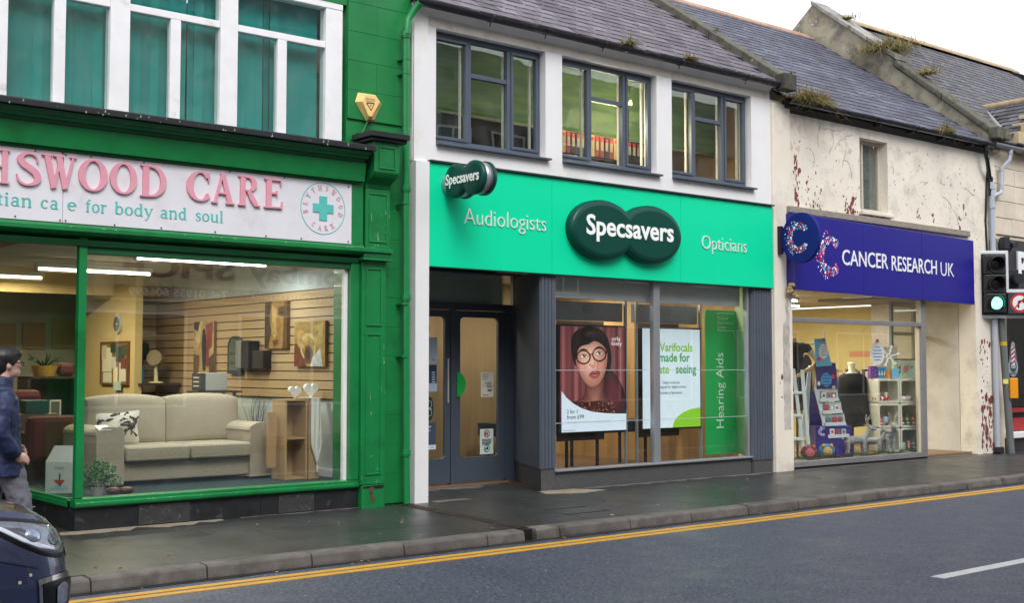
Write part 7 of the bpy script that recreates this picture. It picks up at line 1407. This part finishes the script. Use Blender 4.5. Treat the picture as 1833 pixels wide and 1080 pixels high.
b.ell((.022, 0, 1.588), (.122, .094, .094), hr); b.ell((-.02, 0, 1.54), (.085, .084, .095), hr); b.ell((.088, 0, 1.618), (.068, .076, .042), hr); b.ell((-.045, 0, 1.48), (.050, .062, .06), hr)
for s_ in (-1, 1): b.ell((.05, s_ * .068, 1.56), (.035, .020, .045), hr); b.ell((.105, s_ * .03, 1.600), (.035, .03, .024), hr)
PV(b).build('hair', pe, rem=.008)
b = MB(); gk = flat(20, 20, 22, .3)
for s_ in (-1, 1):
    c = Vector((.148, s_ * .034, 1.538)); b.tube([c + Vector((.004 * abs(math.cos(a)), .024 * math.cos(a), .017 * math.sin(a))) for a in [i * math.pi / 8 for i in range(17)]], .0034, gk, 5, cap=False); b.tube([(.142, s_ * .058, 1.545), (.09, s_ * .080, 1.545), (.03, s_ * .086, 1.540)], .0036, gk, 5)
b.tube([(.152, -.010, 1.540), (.155, 0, 1.543), (.152, .010, 1.540)], .002, gk, 5); PV(b).build('glasses', pe)
b = MB()
b.tube([(-.005, 0, .665), (.0, 0, .80), (-.01, 0, .96), (-.02, 0, 1.12), (-.025, 0, 1.26), (-.02, 0, 1.34)], [.185, .175, .158, .165, .150, .10], nav, 20); b.v = [(x, y * 1.22, z_) for x, y, z_ in b.v]
b.tube([(.0, 0, 1.31), (.005, 0, 1.38), (.015, 0, 1.435)], [.10, .082, .078], nav, 16); b.tube([(-.02, -.15, 1.295), (-.055, -.235, 1.18), (-.09, -.265, 1.02), (-.01, -.25, .90), (.055, -.215, .83)], [.075, .080, .072, .066, .056], nav, 14)
b.tube([(-.02, .15, 1.295), (-.02, .22, 1.18), (.03, .25, 1.02), (.11, .21, .92)], [.075, .078, .07, .056], nav, 14); b.ell((.09, 0, .80), (.10, .15, .12), nav)
o = PV(b).build('jacket', pe, rem=.011)
q = bpy.data.textures.new('folds', 'CLOUDS'); q.noise_scale = .07; m_ = o.modifiers.new('folds', 'DISPLACE'); m_.texture = q; m_.strength = .028; m_.mid_level = .5
b = MB(); b.tube([(.0, -.07, .85), (.07, -.085, .66), (.145, -.09, .45), (.16, -.09, .25), (.165, -.09, .09)], [.115, .105, .085, .072, .068], gry, 14); b.tube([(0, .07, .85), (-.01, .085, .66), (-.06, .09, .45), (-.17, .09, .28), (-.255, .09, .17)], [.115, .105, .085, .072, .068], gry, 14)
o = PV(b).build('trousers', pe, rem=.011); m_ = o.modifiers.new('folds', 'DISPLACE'); m_.texture = q; m_.strength = .03
for s_, x, z_, a in ((-1, .19, .045, 0), (1, -.29, .10, .6)):
    b = MB(); d = Vector((math.cos(a), 0, -math.sin(a))); c = Vector((x, s_ * .09, z_)); b.tube([c - d * .09, c, c + d * .09, c + d * .15], [.045, .048, .040, .028], flat(35, 32, 32), 12); PV(b).build('shoe', pe)

# ================================================================ the dark blue car
car = thing('parked_car', 'dark blue metallic car with headlight and fog lamp at the bottom left corner', 'car', (1.0, 7.27, 0))
PB = mat('dark blue metallic paint', (.045, .058, .135), .22, metal=.4, var=.04, coat=1.0); PK = flat(10, 11, 14, .35); CH = mat('chrome trim', (.6, .6, .62), .12, metal=1, var=0)
NX = 2.50; CY = 7.27
OUT = [(0, 0), (.010, .25), (.045, .48), (.13, .66), (.27, .765), (.46, .815), (.72, .845), (1.3, .86), (2.2, .865), (3.2, .855), (3.75, .82), (3.95, .70), (4.03, .40), (4.05, 0)]
OL = smoothpath([(a, c, 0) for a, c in OUT], 8)
LEN = [0]
for p0, p1 in zip(OL, OL[1:]): LEN.append(LEN[-1] + math.hypot(p1[0] - p0[0], p1[1] - p0[1]))
def outl(a):
    d = a * LEN[-1]
    for i in range(len(OL) - 1):
        if d <= LEN[i + 1] + 1e-9:
            t = (d - LEN[i]) / (LEN[i + 1] - LEN[i]); p0, p1 = OL[i], OL[i + 1]; x, y = lerp(p0[0], p1[0], t), lerp(p0[1], p1[1], t); l = math.hypot(p1[0] - p0[0], p1[1] - p0[1]); return x, y, ((p1[1] - p0[1]) / l, -(p1[0] - p0[0]) / l)
    return OL[-1][0], 0, (-1, 0)
def ztop(s): return .80 + .17 * min(1, s / .9) ** .7 + (.06 * min(1, max(0, s - .9) / .6)) if s < 3.3 else 1.03 - .1 * (s - 3.3)
HP = [(0, .055), (.12, .015), (.30, .0), (.45, -.005), (.62, .010), (.78, .032), (.90, .065), (1, .12)]
def body(a, h, off=0, side=-1):
    x, y, n = outl(a); zt = ztop(x); zz = lerp(.20, zt, h)
    for (h0, i0), (h1, i1) in zip(HP, HP[1:]):
        if h <= h1: ins = lerp(i0, i1, (h - h0) / (h1 - h0)); break
    if x > 1.2: ins *= .55
    ins -= off; return Vector((NX - (x + n[0] * ins), CY + side * (y + n[1] * ins), zz))
WS = [.86, 3.30]
def arch(u, v):
    p = body(u, v); s = NX - p.x; y = CY - p.y
    return any((s - w_) ** 2 + (p.z - .31) ** 2 < .365 ** 2 for w_ in WS) and y > .6
b = MB()
for sd_i in (-1, 1): b.grid(lambda u, v: body(u, v, 0, sd_i), 260, 44, PB, arch)
b.build('body', car)
b = MB()
for sd_i in (-1, 1):
    def hood(u, v, sd_i=sd_i):
        a = u * .30; e = body(a, 1, 0, sd_i); s = NX - e.x; sc_ = max(s, .0) * .97 + .10 * (1 - u); return Vector((lerp(e.x, NX - sc_ - .04, v), lerp(e.y, CY, v), lerp(e.z, ztop(s) + .04, math.sin(v * math.pi / 2)) ))
    b.grid(hood, 40, 14, PB)
b.build('bonnet', car)
def abz(s):   # arc parameter where the outline reaches s behind the nose
    lo, hi = 0, .6
    for _ in range(30):
        m_ = (lo + hi) / 2; lo, hi = (m_, hi) if outl(m_)[0] < s else (lo, m_)
    return lo
def hz(s, z_): return (z_ - .20) / (ztop(s) - .20)
def patch4(nm, c, off, mt, side=-1, n=16, bow=0):
    """c: four (s, z) corners lb, rb, rt, lt measured on the body side"""
    b = MB(); P = [(abz(s), hz(s, z_)) for s, z_ in c]
    def f(u, v):
        a = lerp(lerp(P[0][0], P[1][0], u), lerp(P[3][0], P[2][0], u), v); h = lerp(lerp(P[0][1], P[1][1], u), lerp(P[3][1], P[2][1], u), v) + bow * math.sin(math.pi * u) * (v - .5); return body(a, min(h, .995), off, side)
    b.grid(f, n, n, mt); return b.build(nm, car)
def patchpoly(nm, pts, off, mt, side=-1, dome=0):
    cs, cz = sum(q[0] for q in pts) / len(pts), sum(q[1] for q in pts) / len(pts); b = MB(); vs = []; K = 7; n = len(pts)
    for k in range(K):
        t = 1 - k / (K - 1) * .97
        for q in pts:
            s_, z_ = lerp(cs, q[0], t), lerp(cz, q[1], t); s_ = max(s_, .002); vs.append(body(abz(s_), min(hz(s_, z_), .995), off * (0 if k == 0 else 1) + dome * (1 - t * t), side))
    b.add(vs, [(k * n + i_, k * n + (i_ + 1) % n, (k + 1) * n + (i_ + 1) % n, (k + 1) * n + i_) for k in range(K - 1) for i_ in range(n)] + [tuple((K - 1) * n + i_ for i_ in range(n))], mt, True); return b.build(nm, car)
def sm2(pts): return [q[:2] for q in smoothpath([(a, c, 0) for a, c in pts + pts[:1]], 4)][:-1]
for sd_i in (-1, 1):
    patchpoly('headlight_surround', sm2([(.78, .905), (.60, .845), (.42, .735), (.25, .655), (.12, .625), (.045, .640), (.050, .72), (.075, .80), (.20, .835), (.45, .872)]), .004, PK, sd_i)
    patchpoly('headlight', sm2([(.66, .880), (.52, .825), (.40, .750), (.26, .680), (.13, .648), (.060, .660), (.062, .72), (.085, .785), (.20, .815), (.42, .852)]), .012, mat('headlamp lens', (.23, .25, .31), .08, metal=.5, var=.45, vs=11, coat=1), sd_i)
    patchpoly('daytime_strip', [(.60, .862), (.50, .815), (.38, .745), (.27, .695), (.16, .668), (.16, .680), (.27, .712), (.37, .765), (.48, .830), (.58, .872)], .018, mat('led strip', (.62, .66, .75), .15, var=0, emit=.15), sd_i)
    patchpoly('projector_lens', [(.31 + .055 * math.cos(R(a)), .770 + .040 * math.sin(R(a))) for a in range(0, 360, 20)], .016, mat('projector', (.40, .46, .60), .08, metal=.7, var=.4, vs=40), sd_i, .01)
    patchpoly('inner_reflector', [(.18 + .045 * math.cos(R(a)), .735 + .036 * math.sin(R(a))) for a in range(0, 360, 20)], .015, mat('reflector', (.16, .17, .20), .12, metal=.7, var=.4, vs=40), sd_i)
    patch4('fog_lamp_trim', [(.29, .345), (.055, .365), (.050, .535), (.31, .545)], .012, CH, sd_i, bow=.05)
    patch4('fog_lamp_recess', [(.27, .37), (.075, .385), (.07, .51), (.285, .52)], .016, PK, sd_i, bow=.04)
    patch4('fog_lamp', [(.20, .40), (.13, .405), (.13, .49), (.205, .49)], .022, mat('fog lens', (.35, .38, .45), .1, metal=.5, var=.4, vs=30), sd_i, bow=.06)
    for (s_, z_) in ((.345, .575), (.405, .545)): patch4('parking_sensor', [(s_ + .008, z_ - .008), (s_ - .008, z_ - .008), (s_ - .008, z_ + .008), (s_ + .008, z_ + .008)], .006, flat(200, 190, 170, .3), sd_i, 3)
    patch4('lower_grille', [(.03, .24), (.0, .24), (.0, .36), (.03, .36)], .008, PK, sd_i); patch4('radiator_grille', [(.045, .60), (.0, .60), (.0, .74), (.045, .74)], .008, PK, sd_i)
    patch4('panel_gap', [(.62, .69), (.30, .60), (.30, .604), (.62, .694)], .002, PK, sd_i)
bx('number_plate', car, flat(225, 225, 220), NX + .005, NX + .02, CY - .26, CY + .26, .42, .53)
b = MB()
gh = lambda s, y, z_: (NX - s, CY + y, z_)
lo_ = [gh(1.15, -.78, 1.0), gh(1.15, .78, 1.0), gh(3.75, .76, 1.02), gh(3.75, -.76, 1.02)]; hi_ = [gh(1.95, -.58, 1.46), gh(1.95, .58, 1.46), gh(3.35, .56, 1.46), gh(3.35, -.56, 1.46)]
b.add(lo_ + hi_, [(0, 1, 5, 4), (1, 2, 6, 5), (2, 3, 7, 6), (3, 0, 4, 7)], flat(18, 22, 26, .06)); b.build('windows', car)
b = MB(); b.add(hi_ + [gh(2.0, 0, 1.50), gh(3.3, 0, 1.50)], [(0, 1, 4), (4, 1, 2, 5), (5, 2, 3), (0, 4, 5, 3)], PB); b.build('roof', car)
for w_ in WS:
    for sd_i in (-1, 1):
        yo = CY + sd_i * .835; yi = CY + sd_i * .64; X = NX - w_
        wt = thing('wheel', None, None, (X, yo, .31)); wt.parent = car; wt.location = Vector((X, yo, .31)) - wloc(car); WL[wt.name] = Vector((X, yo, .31))
        MB().tube([(X, yi, .31), (X, yi + sd_i * .02, .31), (X, yo - sd_i * .02, .31), (X, yo, .31)], [.29, .308, .308, .285], flat(20, 20, 22, .8), 36).build('tyre', wt)
        b = MB(); b.tube([(X, yo - sd_i * .01, .31), (X, yo + sd_i * .002, .31)], [.22, .215], PK, 28)
        for k in range(5): a = k * 1.2566; b.tube([(X, yo + sd_i * .012, .31), (X + .20 * math.cos(a), yo + sd_i * .006, .31 + .20 * math.sin(a))], [.035, .02], flat(150, 152, 158, .3), 6)
        b.build('rim', wt)
        b = MB(); pts = [(X + .372 * math.cos(R(a)), CY + sd_i * .838, .31 + .372 * math.sin(R(a))) for a in range(-12, 193, 6)]; b.tube(pts, .022, PK, 8); b.build('arch_trim', car)
        b = MB(); b.tube([(X, CY + sd_i * .55, .31), (X, CY + sd_i * .56, .31)], .40, PK, 28); b.build('wheel_well', car)
bx('underbody', car, PK, NX - 3.9, NX - .12, CY - .62, CY + .62, .16, .30)

# ================================================================ the other side of the street (seen mirrored in the glass)
opw = [mat('opposite grey render', (.42, .41, .40), .8, var=.15, vs=.8), mat('opposite cream render', (.50, .47, .40), .8, var=.12, vs=.8), mat('opposite dark stone', (.14, .13, .12), .85, var=.3, vs=2, bump=.01, bs=6), mat('opposite brown stone', (.26, .23, .20), .85, var=.3, vs=2)]
slo = mat('opposite slate roof', (.07, .072, .085), .6, var=.3, vs=3, stretch=(1, 1, 9))
MB().box(-60, 90, -2.0, .9, -.02, .12, pave).build('far_pavement', kind='structure')
YO = -2.0
def opp(x0, x1, ez, mt, lab, wins, rh=2.6):
    o = thing('shop_building', lab, 'shop building', ((x0 + x1) / 2, YO, .12), group=None)
    bx('wall', o, mt, x0 + .002, x1 - .002, YO - 6, YO, .0, ez)
    MB().prism([(x0 + .002, YO + .25, ez), (x0 + .002, YO - 3, ez + rh), (x0 + .002, YO - 6.2, ez)], (x1 - x0 - .004, 0, 0), slo).build('roof', o)
    for (a, c, d, e) in wins:
        w_ = thing('window', None, None, (a, YO, d)); w_.parent = o; w_.location = Vector((a, YO, d)) - wloc(o); WL[w_.name] = Vector((a, YO, d))
        b = MB()
        for q in ((a, c, d, d + .06), (a, c, e - .06, e), (a, a + .06, d + .06, e - .06), (c - .06, c, d + .06, e - .06), ((a + c) / 2 - .03, (a + c) / 2 + .03, d + .06, e - .06)): b.box(q[0], q[1], YO + .003, YO + .05, q[2], q[3], UPVC)
        b.build('frame', w_); bx('pane', w_, flat(22, 26, 30, .05), a + .06, c - .06, YO + .004, YO + .02, d + .06, e - .06)
    return o
opp(-30, 7.2, 9.4, opw[0], 'long grey rendered building across the street at the left', [(x, x + 1.2, 4.2, 5.7) for x in (-6, -3, 0, 3)] + [(x, x + 3, .7, 2.8) for x in (-6, -2, 2)])
tk = opp(7.2, 17, 9.2, opw[1], 'cream takeaway building across the street with a tan sign', [(x, x + 1.1, 4.3, 5.5) for x in (8, 10.6, 13.2, 15.4)] + [(8.2, 11.2, .8, 2.8), (12.4, 16.0, .8, 2.8)])
opp(17, 23, 8.1, opw[2], 'tall dark stone building across the street mirrored in the upstairs windows', [(x, x + 1.1, z_, z_ + 1.7) for x in (17.8, 19.6, 21.4) for z_ in (3.6, 6.0)] + [(17.8, 21.5, .7, 2.9)])
opp(23, 60, 8.0, opw[3], 'low brown stone building across the street at the far right', [(x, x + 1.1, 4.0, 5.4) for x in (24, 27, 30, 33, 36)] + [(x, x + 3, .7, 2.8) for x in (24, 29, 34)])
os_ = thing('shop_sign', 'tan takeaway sign with maroon lettering across the street', 'shop sign', (12.3, YO, 3.0))
bx('sign_board', os_, flat(235, 212, 160), 9.2, 15.8, YO + .001, YO + .09, 3.0, 4.05); bx('phone_band', os_, flat(150, 95, 70), 9.6, 15.4, YO + .0905, YO + .1, 3.06, 3.32)
b = MB(); mar = flat(110, 30, 35); pale = flat(230, 205, 170)
for mt, bo, d in ((pale, .075, .094), (mar, .03, .10)):
    text(b, 'Bombay', (15.35, YO + d, 3.52), .40, mt, 2.75, right=(-1, 0, 0), bold=bo); text(b, 'SPICE', (12.25, YO + d, 3.52), .40, mt, 2.5, right=(-1, 0, 0), bold=bo)
text(b, 'ULTIMATE INDIAN TAKEAWAY', (15.2, YO + .103, 3.12), .13, flat(235, 225, 205), 2.7, right=(-1, 0, 0)); text(b, 'Tel: 01955 606699', (12.1, YO + .103, 3.12), .16, flat(240, 235, 225), 2.2, right=(-1, 0, 0), bold=.02); b.build('lettering', os_)
